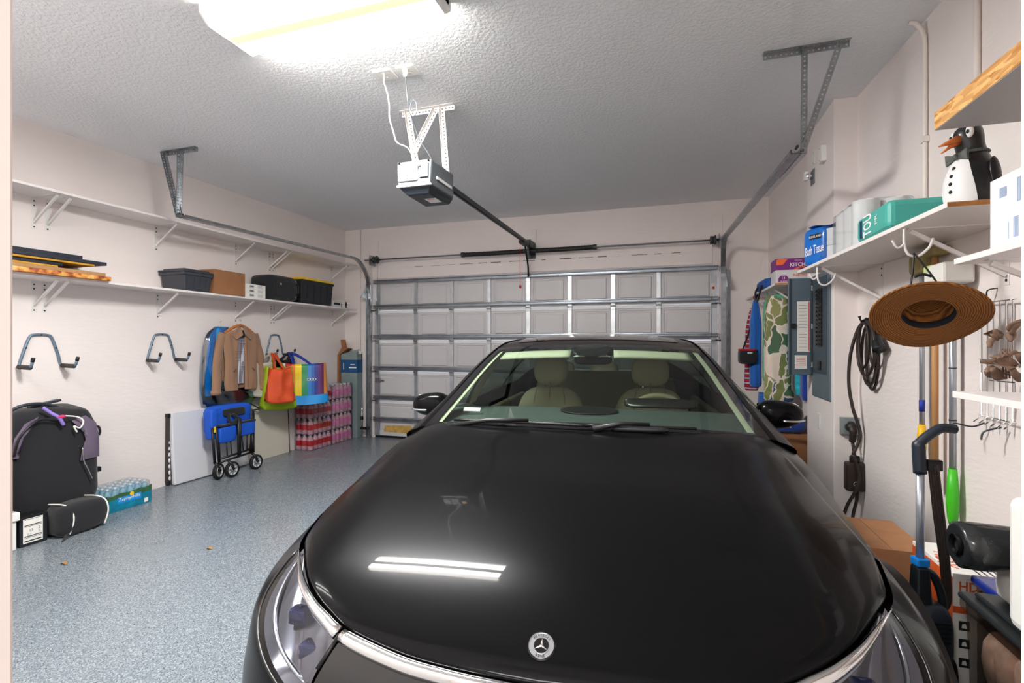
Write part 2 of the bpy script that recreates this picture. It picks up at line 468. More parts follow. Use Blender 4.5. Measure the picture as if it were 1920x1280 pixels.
YAW = math.radians(5.0); EX, EY, VE = -.2645, 1.0455, .17
car_loc = (EX + VE * math.sin(YAW), EY - VE * math.cos(YAW), 0)
car = thing('car', 'black sedan with round hood badge, beige leather seats and chrome nose strip, parked in garage', 'car', car_loc, YAW)
KV = [-.02, 0, .05, .10, .17, .3, .45, .7, .95, 1.23, 1.5]
KZ = [.53, .58, .66, .71, .76, .825, .875, .94, .99, 1.05, 1.085]
def zh(w, v):
    w = abs(w)
    d = max(0, (w - .6) / .35)
    return interp(v, KV, KZ) - .03 * (w / .73) ** 2 - .12 * d ** 2
P6 = [(0, .10), (.12, .104), (.2, .109), (.29, .118), (.39, .137), (.475, .160), (.535, .190), (.60, .228), (.67, .288), (.755, .395), (.815, .49), (.86, .65)]
P6s = [tuple(p) for p in spline([(a, c, 0) for a, c in P6], 6)]
P6a = [math.atan2(p[0] / .86, (.65 - p[1]) / .55) for p in P6s]
def c6front(phi):
    for i in range(len(P6a) - 1):
        if phi <= P6a[i + 1]:
            t = (phi - P6a[i]) / (P6a[i + 1] - P6a[i]); a, c = P6s[i], P6s[i + 1]
            return a[0] + (c[0] - a[0]) * t, a[1] + (c[1] - a[1]) * t
    return P6s[-1][0], P6s[-1][1]
#  v0   W     Wmid  Wrear  vend   z front, z at .65, z mid(2.4), z rear
ROWS = [(.14, .86, .89, .86, 4.86, .20, .20, .20, .22),
        (.035, .915, .935, .90, 4.96, .32, .34, .34, .38),
        (.00, .940, .96, .93, 4.99, .47, .50, .50, .55),
        (.008, .928, .955, .925, 4.985, .58, .64, .68, .72),
        (.040, .905, .945, .915, 4.965, .655, .76, .86, .90)]
V6 = [.65, 1.0, 1.45, 2.4, 3.4, 4.2]; W6 = [.86, .885, .905, .925, .92, .885]
def row(k, s):
    n = 2.6
    if k < 5:
        v0, W, Wm, Wr, ve, z0, z1, z2, z3 = ROWS[k]
        if s <= 1:
            ph = s * PI / 2; r = (math.cos(ph) ** n + math.sin(ph) ** n) ** (-1 / n)
            w = W * r * math.sin(ph); v = v0 + (.65 - v0) * (1 - r * math.cos(ph)); z = z0 + (z1 - z0) * ((v - v0) / (.65 - v0)) ** .9
        elif s <= 2:
            v = .65 + (s - 1) * 3.55
            w = interp(v, [.65, 1.5, 2.4, 3.3, 4.2], [W, (W + Wm * 2) / 3, Wm, (Wm + Wr) / 2 + .004, Wr]); z = interp(v, [.65, 1.3, 2.4, 4.2], [z1, (z1 * 2 + z2) / 3, z2, z3])
        else:
            ph = (3 - s) * PI / 2; r = (math.cos(ph) ** n + math.sin(ph) ** n) ** (-1 / n)
            w = Wr * r * math.sin(ph); v = ve - (ve - 4.2) * (1 - r * math.cos(ph)); z = z3
        return w, v, z
    if s <= 1:
        w, v = c6front(s * PI / 2); return w, v, zh(w, v)
    if s <= 2:
        v = .65 + (s - 1) * 3.55; w = interp(v, V6, W6)
        z = zh(w, v) if v < 1.45 else interp(v, [1.45, 2.3, 3.3, 4.2], [zh(.905, 1.45), .985, 1.015, 1.045])
        return w, v, z
    ph = (3 - s) * PI / 2; r = (math.cos(ph) ** 2.6 + math.sin(ph) ** 2.6) ** (-1 / 2.6)
    return .885 * r * math.sin(ph), 4.88 - .68 * (1 - r * math.cos(ph)), 1.045
def S(k, s):
    """body surface, k in 0..5 from sill to crest, s in 0..3 from nose round to tail"""
    i = min(4, int(k)); t = k - i
    p = [Vector(row(max(0, min(5, i + d)), s)) for d in (-1, 0, 1, 2)]
    a, q, c, d = p
    return .5 * ((2 * q) + (c - a) * t + (2 * a - 5 * q + 4 * c - d) * t * t + (3 * q - a - 3 * c + d) * t ** 3)
def mir(v, sg): return Vector((v[0] * sg, v[1], v[2]))
SD, ST = .353, .735
def klow(s):
    q = max(0, (ST - s) / (ST - SD)); return 4.93 - 1.75 * min(1, q) ** .62
ARCH = ((.86, .36, .37), (4.07, .37, .38))
def in_arch(p):
    return any((p.y - av) ** 2 + (p.z - az) ** 2 < ar * ar and abs(p.x) > .6 for av, az, ar in ARCH)
# one body shell: fenders, bumpers and doors; door shut lines follow as parts
for name, dat in (('body_shell', 'car_paint'),):
    b = MB()
    for sg in (-1, 1):
        fl = sg > 0
        b.grid(lambda i, j: mir(S(j * 2.9, i * SD), sg), 14, 22, flip=not fl)
        b.grid(lambda i, j: mir(S(j * klow(SD + i * (ST - SD)), SD + i * (ST - SD)), sg), 22, 26, flip=not fl)
        b.grid(lambda i, j: mir(S(j * 4.97, ST + i * (1 - ST)), sg), 10, 26, in_arch, flip=not fl)
        b.grid(lambda i, j: mir(S(j * 5, 1 + i), sg), 120, 26, in_arch, flip=not fl)
        b.grid(lambda i, j: mir(S(j * 5, 2 + i), sg), 24, 20, flip=not fl)
        # fender crest between the hood's side gap and the shoulder
        def ft(i, j):
            v = .66 + i * .86
            w1 = interp(v, V6, W6); w0 = min(w1 - .012, .848 + (v - .66) * -.085)
            w = w0 + (w1 - w0) * j
            return mir((w, v, zh(w, v)), sg)
        b.grid(ft, 30, 8, flip=fl)
    # boot lid
    b.grid(lambda i, j: (Vector(((2 * j - 1) * row(5, 3 - .999 * abs(2 * j - 1))[0] * 0 + (2 * j - 1) * .87 * (1 - .25 * i ** 3), 4.45 + i * .43 - .0 * j - .30 * i * abs(2 * j - 1) ** 3, 1.045 + .06 * (1 - i) * (1 - (2 * j - 1) ** 2)))), 10, 16)
    b.build(name, dat, car, smooth=True, local=True)
# hood
def hood_pt(q, r, off=0):
    sg = -1 if q < 0 else 1; a = abs(q)
    w0, v0 = c6front(min(1, a * 1.0) * PI / 2)
    w0, v0 = w0 * .985, v0 + .012 * (1 - .5 * a)
    w1 = a * .775; v1 = 1.232 + .175 * (w1 / .75) ** 3
    w = w0 + (w1 - w0) * r; v = v0 + (v1 - v0) * r
    lip = .006 * max(0, 1 - r / .03) ** 2
    return Vector((sg * w, v, zh(w, v) + .003 + off - lip))
b = MB(); b.grid(lambda i, j: hood_pt(2 * j - 1, i ** 1.25), 60, 72)
hood = b.build('hood', 'car_paint', car, smooth=True, local=True, solid=.004)
# dark under-hood skin that shows in the gaps
b = MB(); b.grid(lambda i, j: Vector(((2 * j - 1) * .84, .14 + .55 * abs(2 * j - 1) ** 2.2 + i * (1.44 - .14 - .55 * abs(2 * j - 1) ** 2.2), zh((2 * j - 1) * .84, .14 + .55 * abs(2 * j - 1) ** 2.2 + i * (1.44 - .14 - .55 * abs(2 * j - 1) ** 2.2)) - .028)), 12, 16)
b.build('engine_bay_liner', 'car_trim', car, smooth=True, local=True)
# nose panel, headlamps and chrome strip
b = MB()
b.grid(lambda i, j: (lambda s: mir(S(2.9 + j * 2.04, s), 1 if i >= .5 else -1))(abs(2 * i - 1) * (SD - .006)), 30, 16, flip=True)
b.build('nose_panel', 'black_gloss', car, smooth=True, local=True)
for sg in (-1, 1):
    def lens(i, j, off=0):
        s = SD + .008 + i * (ST - SD - .01); k = klow(s) + .05 + j * max(.001, 4.94 - klow(s) - .05)
        p = S(k, s)
        return mir((p.x * (1 - off * .9), p.y + off, p.z - off * .25), sg)
    b = MB(); b.grid(lambda i, j: lens(i, j, .012 + .05 * math.sin(PI * min(1, i * 1.0)) * math.sin(PI * j)), 24, 14, flip=sg < 0)
    b.build('headlamp_housing', 'lamp_reflector', car, smooth=True, local=True)
    hl = MB(); hl.grid(lambda i, j: lens(i, j), 26, 12, flip=sg < 0)
    ho = hl.build('headlamp_lens', 'lamp_glass', car, smooth=True, local=True)
    for i, j in ((.16, .45), (.40, .5)):
        p = Vector(lens(i, j, .045)); b = MB(); b.ell(p, .026, .02, .02, 14, 10, p=6); b.build('projector', 'projector_blue', ho, smooth=True, local=True)
    for kk in (.22, .8):
        b = MB(); b.tube([Vector(lens(x / 16 * .86 + .05, kk, .02)) for x in range(17)], .0045, 6)
        b.build('reflector_fin', 'satin_silver', ho, smooth=True, local=True)
    # rim of paint around the lamp, a dark gap
    pts = [mir(S(klow(s) + .02, s), sg) for s in [SD + .004 + (ST - SD - .006) * x / 24 for x in range(25)]]
    b = MB(); b.tube(pts, .004, 6); b.build('lamp_gasket', 'car_trim', car, smooth=True, local=True)
for sg in (-1, 1):
    for a0, a1, nm in ((0, SD - .006, 'chrome_strip'), (SD + .006, ST + .012, 'chrome_strip')):
        pts = []; rr = []
        for i in range(31):
            s = a0 + (a1 - a0) * i / 30
            w, v, z = row(5, s); pts.append(mir((w, v - .006, z - .004), sg)); rr.append(max(.0015, .017 - .0165 * max(0, (s - .30) / (ST - .29)) ** 1.3))
        b = MB(); b.tube(pts, rr, 10); b.build(nm, 'chrome', car, smooth=True, local=True)
    w, v, z = row(5, SD); p = mir((w, v - .006, z - .002), sg); q = mir(S(4.2, SD) + Vector((0, -.004, 0)), sg)
    b = MB(); b.tube([p, (p + q) / 2, q], .005, 6); b.build('lamp_divider', 'car_trim', car, smooth=True, local=True)
# lower intake
b = MB(); b.grid(lambda i, j: (lambda s: mir(S(.75 + j * 1.0, s) + Vector((0, -.004, 0)), 1 if i >= .5 else -1))(abs(2 * i - 1) * .5), 30, 6, flip=True)
b.build('lower_grille', 'car_trim', car, smooth=True, local=True)
# greenhouse curves
RC = [(.790, 1.405, 1.012), (.735, 1.66, 1.14), (.675, 1.95, 1.285), (.622, 2.22, 1.392), (.60, 2.5, 1.432), (.585, 3.0, 1.442), (.57, 3.5, 1.405), (.54, 4.0, 1.305), (.48, 4.5, 1.16), (.44, 4.75, 1.075)]
CC = [(0, 1.215, 1.052), (0, 1.5, 1.186), (0, 1.8, 1.316), (0, 2.1, 1.418), (0, 2.45, 1.476), (0, 3.0, 1.49), (0, 3.5, 1.45), (0, 4.0, 1.35), (0, 4.5, 1.19), (0, 4.8, 1.085)]
RS, CS = spline(RC, 10), spline(CC, 10)
def lk(T, a):
    x = min(len(T) - 1.0001, max(0, a * 10)); i = int(x); return T[i].lerp(T[i + 1], x - i)
def GH(a, q, off=0):
    r, c = lk(RS, a), lk(CS, a); t = abs(q)
    return Vector((q * r.x, c.y + (r.y - c.y) * t ** 2, c.z + (r.z - c.z) * t ** 2.3 + off))
def SG(a, t, sg, off=0):
    r = lk(RS, a); w, v, z = row(5, 1 + (min(4.19, max(.66, r.y + .06 * (1 - a / 9))) - .65) / 3.55)
    p = r.lerp(Vector((w, v, z)), t); p.x += .035 * math.sin(PI * t) + off
    return mir(p, sg)
b = MB()
b.grid(lambda i, j: GH(2.97 + i * 3.2, 2 * j - 1), 40, 24)
b.build('roof_panel', 'car_paint', car, smooth=True, local=True)
b = MB(); b.grid(lambda i, j: GH(3.35 + i * 2.4, (2 * j - 1) * .82, .003), 26, 20); b.build('sunroof', 'black_gloss', car, smooth=True, local=True)
b = MB(); b.grid(lambda i, j: GH(3.2 + i * 3.0, (2 * j - 1) * 1.0, -.03), 20, 14, flip=True)
b.build('headliner', 'headliner', car, smooth=True, local=True)
A0, A1, QM = .20, 2.78, .925
b = MB(); b.grid(lambda i, j: GH(A0 + i * (A1 - A0), (2 * j - 1) * QM), 24, 24)
b.build('windshield', 'auto_glass', car, smooth=True, local=True)
b = MB()
b.grid(lambda i, j: GH(i * A0, (2 * j - 1)), 3, 24); b.grid(lambda i, j: GH(A1 + i * (2.96 - A1), (2 * j - 1)), 4, 24)
for s0, s1 in ((-1, -QM), (QM, 1)): b.grid(lambda i, j: GH(A0 + i * (A1 - A0), s0 + (s1 - s0) * j), 24, 2)
# dark lens housing at the top centre of the glass
b.grid(lambda i, j: GH(A1 - .42 * i, (2 * j - 1) * (.17 - .05 * i), -.003), 4, 8)
b.build('windshield_border', 'black_gloss', car, smooth=True, local=True)
b = MB(); b.grid(lambda i, j: GH(6.2 + i * 2.5, (2 * j - 1) * .93), 20, 16); b.build('rear_window', 'tint_glass', car, smooth=True, local=True)
b = MB()
for s0, s1 in ((-1, -.93), (.93, 1)): b.grid(lambda i, j: GH(6.15 + i * 2.8, s0 + (s1 - s0) * j), 24, 2)
b.grid(lambda i, j: GH(8.68 + i * .3, (2 * j - 1)), 3, 16)
b.build('rear_window_frame', 'car_paint', car, smooth=True, local=True)
for sg in (-1, 1):
    b = MB(); b.grid(lambda i, j: SG(i * 8.9, -.02 + j * .155, sg, .012 * math.sin(PI * min(1, j * 1.0))), 70, 5, flip=sg > 0)
    b.build('roof_pillar', 'car_paint', car, smooth=True, local=True)
    for a0, a1 in ((1.15, 3.85), (4.05, 6.0), (6.15, 7.2)):
        b = MB(); b.grid(lambda i, j: SG(a0 + (a1 - a0) * i, .13 + j * .87, sg), 20, 8, flip=sg > 0)
        b.build('side_window', 'tint_glass' if a0 > 4 else 'auto_glass', car, smooth=True, local=True)
    for a0, a1 in ((0, 1.15), (3.85, 4.05), (6.0, 6.15), (7.2, 8.9)):
        b = MB(); b.grid(lambda i, j: SG(a0 + (a1 - a0) * i, .13 + j * .87, sg), 6, 8, flip=sg > 0)
        b.build('pillar_trim', 'car_trim', car, smooth=True, local=True)
    # inner trim, pale: A pillar and B pillar
    b = MB(); b.grid(lambda i, j: GH(.25 + i * 2.6, sg * (.985 - j * .09), -.012), 14, 3); b.grid(lambda i, j: SG(1.0 + i * 2.4, -.01 + j * .2, sg, -.03), 14, 3)
    b.grid(lambda i, j: SG(3.7 + i * .5, j, sg, -.04), 3, 8)
    b.build('inner_pillar', 'headliner', car, smooth=True, local=True)
    b = MB(); b.tube([mir(S(5, s) + Vector((.004, 0, .004)), sg) for s in [1.26 + x * .025 for x in range(31)]], .006, 6)
    b.build('window_moulding', 'satin_silver', car, smooth=True, local=True)
    for vv in (1.45, 2.62, 3.72):
        s = 1 + (vv - .65) / 3.55
        b = MB(); b.tube([mir(S(k, s + .006 * math.sin(k)) + Vector((.0005, 0, 0)), sg) for k in [1.0 + x * .25 for x in range(17)]], .003, 5); b.build('shut_line', 'car_trim', car, local=True)
    # mirror
    mc = Vector((.985, 2.0, 1.045)); mr_ = MB(); n0 = 0
    mr_.ell((0, 0, 0), .115, .075, .072, 22, 14, p=2.6)
    for i in range(len(mr_.v)):
        p = mr_.v[i]; p.y = p.y * (1.0 if p.y < 0 else .55); p.z *= 1 - .18 * p.x / .125; mr_.v[i] = mir(mc + p, sg)
    mo = mr_.build('mirror_housing', 'car_paint', car, smooth=True, local=True)
    b = MB(); b.tube([mir((.89, 2.06, .965), sg), mir((.93, 2.03, .975), sg), mir((.97, 2.01, 1.0), sg)], [.04, .032, .034], 10); b.build('mirror_arm', 'car_trim', car, smooth=True, local=True)
    b = MB(); b.tube([mir(mc + Vector((.0 + .118 * x / 8, -.078 + .055 * (x / 8) ** 3, -.028)), sg) for x in range(9)], .006, 6); b.build('turn_signal', 'satin_silver', mo, smooth=True, local=True)
    b = MB(); b.prism([(-.10, -.055), (.10, -.06), (.11, .04), (.09, .055), (-.1, .055)], 0, .004, frame(mir(mc + Vector((0, .04, 0)), sg), (1, 0, 0), (0, 0, 1))); b.build('mirror_glass', 'chrome', mo, local=True)
    # wheels, wheel wells and arch lips
    for av, az, ar in ARCH:
        M = Matrix.Translation((sg * .80, av, az - .005)) @ Matrix.Rotation(sg * PI / 2, 4, 'Y')
        b = MB(); b.lathe([(.25, -.11), (.34, -.11), (.362, -.08), (.362, .08), (.34, .115), (.262, .118), (.25, .10)], 40, M, cap=False); ty = b.build('tyre', 'rubber', car, smooth=True, local=True)
        b = MB(); b.lathe([(.02, .09), (.06, .095), (.065, .08), (.23, .075), (.255, .11), (.25, -.1)], 40, M, cap=False)
        for q in range(5):
            R = M @ Matrix.Rotation(q * 2 * PI / 5, 4, 'Z'); b.hexa([R @ Vector(p) for p in ((.03, -.03, .07), (.25, -.05, .085), (.25, .05, .085), (.03, .03, .07))], [R @ Vector(p) for p in ((.03, -.03, .1), (.25, -.05, .112), (.25, .05, .112), (.03, .03, .1))])
        b.build('rim', 'satin_silver', ty, smooth=False, local=True)
        b = MB(); b.lathe([(ar + .005, .19), (ar + .005, -.25), (.05, -.25)], 32, M, cap=False); b.build('wheel_well', 'car_trim', car, smooth=True, local=True)
        pts = []
        for x in range(41):
            t = -.45 + (PI + .9) * x / 40; vv = av + math.cos(t) * ar; zz = az + math.sin(t) * ar
            if zz < .2: continue
            s = 1 + (vv - .65) / 3.55 if vv >= .65 else None
            best = None
            for kk in range(0, 51):
                k = kk / 10
                if s is None:
                    lo, hi = 0, 1
                    for _ in range(18):
                        mid = (lo + hi) / 2
                        if S(k, mid).y < vv: lo = mid
                        else: hi = mid
                    p = S(k, lo)
                else: p = S(k, min(s, 2.6))
                if best is None or abs(p.z - zz) < abs(best.z - zz): best = p
            pts.append(mir((best.x, vv, zz), sg))
        b = MB(); b.tube(pts, .018, 6); b.build('arch_lip', 'car_trim', car, smooth=True, local=True)
    # tail lamp
    b = MB(); b.grid(lambda i, j: mir(S(4.2 + .5 * j, 2.45 + i * .5) + Vector((0, .004, 0)), sg), 14, 4, flip=sg < 0); b.build('tail_lamp', 'red', car, smooth=True, local=True)
# underside
b = MB(); b.box(-.84, .84, .3, 4.75, .17, .22); b.build('underbody', 'car_trim', car, local=True)
# cowl, wipers
b = MB(); b.grid(lambda i, j: (lambda w: Vector((w, 1.225 + .175 * (abs(w) / .75) ** 3 + i * (.05), zh(w, 1.225 + .175 * (abs(w) / .75) ** 3) - .012 + .016 * i)))((2 * j - 1) * .77), 4, 30)
b.build('cowl', 'car_trim', car, smooth=True, local=True)
def wiper(q0, a0, q1, a1, piv):
    b = MB(); pts = [GH(a0 + (a1 - a0) * t, q0 + (q1 - q0) * t, .016) for t in [x / 12 for x in range(13)]]
    b.tube(pts, [.007] * 13, 6); o = b.build('wiper_blade', 'car_trim', car, smooth=True, local=True)
    mid = pts[7]; b = MB(); b.tube([Vector(piv), Vector(piv).lerp(mid, .5) + Vector((0, 0, .02)), mid + Vector((0, 0, .012))], [.014, .010, .007], 6)
    b.build('wiper_arm', 'black_plastic', o, smooth=True, local=True)
wiper(-.78, .14, .05, .06, (-.62, 1.29, 1.035))
wiper(.02, .07, .60, .10, (.05, 1.215, 1.06))
b = MB(); b.ell((.24, 1.245, 1.062), .12, .022, .012, 14, 8, p=3); b.build('washer_cover', 'black_plastic', car, smooth=True, local=True)
# badge
e = Vector((0, VE, zh(0, VE) + .0035)); nv = (zh(0, VE + .02) - zh(0, VE - .02)) / .04
MB_ = frame(e, (1, 0, 0), (0, 1, nv))
b = MB(); b.lathe([(.0305, -.004), (.0305, .0015), (.029, .003), (.0, .003)], 40, MB_, cap=False); bd = b.build('badge', 'black_gloss', car, smooth=False, local=True)
b = MB(); b.lathe([(.0275, .003), (.0275, .0042), (.0262, .0042), (.0262, .003)], 40, MB_, cap=False); b.lathe([(.0178, .003), (.0178, .0044), (.0164, .0044), (.0164, .003)], 40, MB_, cap=False)
b.lathe([(.0262, .0032), (.0178, .0032)], 40, MB_, cap=False)
b.build('badge_ring', 'satin_silver', bd, local=True)
b = MB()
for q in range(3):
    R = MB_ @ Matrix.Rotation(q * 2 * PI / 3, 4, 'Z')
    b.add([R @ Vector(p) for p in ((-.0026, .0015, .0035), (0, .0172, .0035), (.0026, .0015, .0035), (0, 0, .006), (0, -.003, .0035))], [(0, 3, 1), (3, 2, 1), (4, 3, 0), (4, 2, 3)])
b.build('badge_star', 'chrome', bd, local=True)
def arc_text(st, r, a0, da, h, flip):
    for i, ch in enumerate(st):
        a = a0 + da * (i - (len(st) - 1) / 2)
        R = RM[car.name] @ MB_ @ Matrix.Translation((r * math.sin(a), r * math.cos(a), .0036)) @ Matrix.Rotation(-a + (PI if flip else 0), 4, 'Z')
        text(ch, 'ink', R, h, bd, name='letter')
arc_text('MERCEDES', .022, 0, .235, .0052, False)
arc_text('BENZ', .022, PI, -.235, .0052, True)
# cabin
def rb(name, m, c, s, rot=0, p=4, parent=None, n=22, mm=14):
    b = MB(); b.ell((0, 0, 0), s[0], s[1], s[2], n, mm, p=p); b.xf(Matrix.Translation(c) @ Matrix.Rotation(rot, 4, 'X'))
    return b.build(name, m, parent or car, smooth=True, local=True)
b = MB(); b.grid(lambda i, j: Vector(((2 * j - 1) * (.76 + .10 * i), 1.27 + .15 * abs(2 * j - 1) ** 3 + i * (.66 - .15 * abs(2 * j - 1) ** 3), 1.030 + .062 * i - .035 * i ** 4 - .02 * abs(2 * j - 1) ** 4)), 14, 20)
b.grid(lambda i, j: Vector(((2 * j - 1) * .86, 1.93 + .04 * i, 1.05 - .35 * i)), 4, 10, flip=False)
db = b.build('dashboard', 'dash', car, smooth=True, local=True)
rb('speaker_grille', 'black_plastic', (0, 1.72, 1.073), (.15, .10, .006), .08, 2.2, db)
b = MB()
for i in range(11): b.box(-.22 + i * .044, -.19 + i * .044, 1.40, 1.425, 1.042, 1.048)
b.build('defrost_vent', 'black_plastic', db, local=True)
b = MB(); b.prism([(-.045, -.012), (.045, -.012), (.045, .012), (-.045, .012)], 0, .002, frame((-.60, 1.60, 1.075), (1, 0, 0), (0, .7, .7))); b.build('windshield_card', 'paper_white', db, local=True)
rb('instrument_display', 'black_gloss', (.37, 1.90, 1.095), (.19, .015, .026), -.3, 6)
b = MB(); Mw = Matrix.Translation((.37, 2.12, .975)) @ Matrix.Rotation(-1.15, 4, 'X')
b.tube([Mw @ Vector((0.165 * math.cos(t), .165 * math.sin(t), 0)) for t in [2 * PI * x / 40 for x in range(40)]], .016, 8, closed=True); sw = b.build('steering_wheel', 'leather', car, smooth=True, local=True)
b = MB(); b.tube([Mw @ Vector(p) for p in ((-.17, 0, 0), (0, -.01, -.02), (.17, 0, 0))], .018, 8); b.ell(Mw @ Vector((0, -.01, -.02)), .07, .06, .06); b.build('wheel_hub', 'dash', sw, smooth=True, local=True)
for sx in (-.37, .37):
    bk = rb('seat_back', 'leather', (sx, 2.86, .70), (.27, .11, .40), -.22, 3.2)
    rb('seat_cushion', 'leather', (sx, 2.52, .50), (.27, .30, .10), .08, 4)
    rb('headrest', 'leather', (sx, 2.93, 1.215), (.135, .065, .115), -.1, 2.8)
    b = MB()
    for d in (-.05, .05): b.cyl((sx + d, 2.93, 1.0), (sx + d, 2.94, 1.18), .008, n=8)
    b.build('headrest_post', 'chrome', bk, local=True)
    b = MB()
    for d in (-.13, 0, .13): b.tube([(sx + d, 2.755 - .01, .62), (sx + d, 2.785, .8), (sx + d * .9, 2.83, 1.0), (sx + d * .7, 2.87, 1.13)], .003, 5)
    b.build('seat_seam', 'leather_dim', bk, local=True)
rb('rear_seat_back', 'leather_dim', (0, 3.85, .82), (.66, .12, .34), -.3, 5)
rb('rear_seat_cushion', 'leather_dim', (0, 3.5, .5), (.66, .3, .12), 0, 5)
for sx in (-.42, 0, .42): rb('rear_headrest', 'leather_dim', (sx, 4.0, 1.16), (.13, .06, .09), -.2, 3)
b = MB(); b.box(-.8, .8, 1.9, 4.2, .24, .28); b.box(-.10, .10, 1.95, 3.0, .28, .66)
b.build('cabin_floor', 'dash', car, local=True, bevel=.03)
for sg in (-1, 1):
    b = MB(); b.box(sg * .80, sg * .86, 1.95, 4.1, .3, .93); b.build('door_card', 'leather_dim', car, local=True, bevel=.02)
    rb('door_grip', 'black_plastic', (sg * .80, 2.05, .98), (.05, .2, .06), 0, 3)
    b = MB(); b.grid(lambda i, j: GH(2.42 + .34 * i, sg * (.19 + j * .66), -.02), 4, 12); b.build('sun_visor', 'headliner', car, smooth=True, local=True, solid=.012)
rb('rear_view_mirror', 'black_plastic', (0, 2.08, 1.325), (.11, .014, .03), .2, 4)
rb('sensor_housing', 'black_plastic', (0, 2.03, 1.375), (.12, .08, .022), .42, 3)
for sx in (-1, 1):
    b = MB(); b.prism([(-.035, 0), (.035, 0), (0, .018)], 0, .003, frame((sx * .07, 1.945, 1.345), (1, 0, 0), (0, .6, .75))); b.build('reading_lamp', 'white_plastic', car, local=True)
# ---------------- sweeps and perforated angle iron ----------------
def sweep(b, path, prof, side, closed=True):
    """sweep an open or closed profile [(a, n)] along path; a runs along 'side', n across both"""
    path = [Vector(p) for p in path]; side = Vector(side).normalized(); vs = []; N = len(prof)
    for i, p in enumerate(path):
        d = (path[min(i + 1, len(path) - 1)] - path[max(i - 1, 0)]).normalized(); n = d.cross(side).normalized()
        vs += [p + side * a + n * c for a, c in prof]
    fs = []
    for i in range(len(path) - 1):
        for k in range(N if closed else N - 1): fs.append((i * N + k, i * N + (k + 1) % N, (i + 1) * N + (k + 1) % N, (i + 1) * N + k))
    b.add(vs, fs)
def perf(b, p0, p1, wdir, width, pitch=.028, hole=.0055):
    """flat strip with punched holes"""
    p0, p1, wd = Vector(p0), Vector(p1), Vector(wdir); d = p1 - p0; L = d.length; d.normalize(); wd = (wd - d * wd.dot(d)).normalized()
    n = max(1, round(L / pitch)); st = L / n
    for i in range(n):
        c = p0 + d * (st * (i + .5)) + wd * width / 2; o = [(-1, -1), (1, -1), (1, 1), (-1, 1)]
        out = [c + d * (x * st / 2) + wd * (y * width / 2) for x, y in o]
        inn = [c + d * (x * hole) + wd * (y * hole) for x, y in o]
        b.add(out + inn, [(k, (k + 1) % 4, 4 + (k + 1) % 4, 4 + k) for k in range(4)])
def angle(name, m, parent, p0, p1, w1, w2, width=.034):
    b = MB(); perf(b, p0, p1, w1, width); perf(b, p0, p1, w2, width)
    return b.build(name, m, parent, solid=.003)

# ---------------- garage door ----------------
mat('door_panel', (206, 205, 207), .45, bump=.15, bscale=18, bdist=.002, vstretch=(1, 1, 9))
mat('door_white', (235, 236, 238), .4)
mat('rust_stain', (196, 160, 84), .7, var=.3, vscale=12)
mat('stile_steel', (196, 202, 208), .3, .75, var=.12, vscale=10)
mat('strut_steel', (150, 158, 166), .34, .8, var=.2, vscale=7)
door = tag(thing('door_1', 'white raised panel garage door with steel struts', None, ((DX0 + DX1) / 2, 6.60, 0)), kind='structure')

XS = [-4.262, -3.572, -2.994, -2.419, -1.848, -1.269, -.698, -.129, .557]
ZJ = [2.375, 1.916, 1.465, 1.005, .56, .03]
PY = 6.575
pm = {}
for r in range(5):
    z1, z0 = ZJ[r], ZJ[r + 1]
    for c_ in range(8):
        x0, x1 = XS[c_], XS[c_ + 1]; w, h = x1 - x0 - .006, z1 - z0 - .006
        key = (round(w, 3), round(h, 3))
        if key not in pm:
            b = MB()
            def ringv(ix, iz, y): return [(-w / 2 + ix, y, -h / 2 + iz), (w / 2 - ix, y, -h / 2 + iz), (w / 2 - ix, y, h / 2 - iz), (-w / 2 + ix, y, h / 2 - iz)]
            lv = [ringv(0, 0, .03), ringv(0, 0, 0), ringv(.062, .066, 0), ringv(.070, .074, .009), ringv(.082, .086, .009), ringv(.092, .096, -.002)]
            vs = sum(lv, []); fs = []
            for k in range(5):
                for q in range(4): fs.append((k * 4 + q, k * 4 + (q + 1) % 4, k * 4 + 4 + (q + 1) % 4, k * 4 + 4 + q))
            fs.append((20, 21, 22, 23)); fs.append((3, 2, 1, 0)); b.add(vs, fs)
            o = b.build('panel', 'door_panel', door, local=True); pm[key] = o.data
        else:
            o = bpy.data.objects.new('panel', pm[key]); C.objects.link(o); o.parent = door; RM[o.name] = RM[door.name]
        o.location = ((x0 + x1) / 2 - (DX0 + DX1) / 2, PY - 6.60, (z0 + z1) / 2)
for r in range(5):
    z1, z0 = ZJ[r], ZJ[r + 1]
    b = MB(); b.box(XS[0], XS[-1], PY - .012, PY + .002, z1 - .042, z1 - .003); b.build('section_rail', 'door_white', door, bevel=.002)
    for c_ in range(9):
        x = XS[c_]; wd = .05 if 0 < c_ < 8 else .085
        if c_ == 0: x += wd / 2 - .01
        if c_ == 8: x -= wd / 2 - .01
        b = MB(); b.box(x - wd / 2, x + wd / 2, PY - .020, PY + .001, z0 + .004, z1 - .004)
        for zz in (.1, .24, .36): b.cyl((x, PY - .0225, z0 + zz), (x, PY - .019, z0 + zz), .007, n=8)
        b.build('stile' if 0 < c_ < 8 else 'end_stile', 'stile_steel', door)
        if r > 0:
            b = MB(); b.box(x - .03, x + .03, PY - .026, PY - .018, z1 - .055, z1 + .045); b.cyl((x - .035, PY - .032, z1 - .004), (x + .035, PY - .032, z1 - .004), .009, n=8)
            b.build('hinge', 'galv', door, bevel=.002)
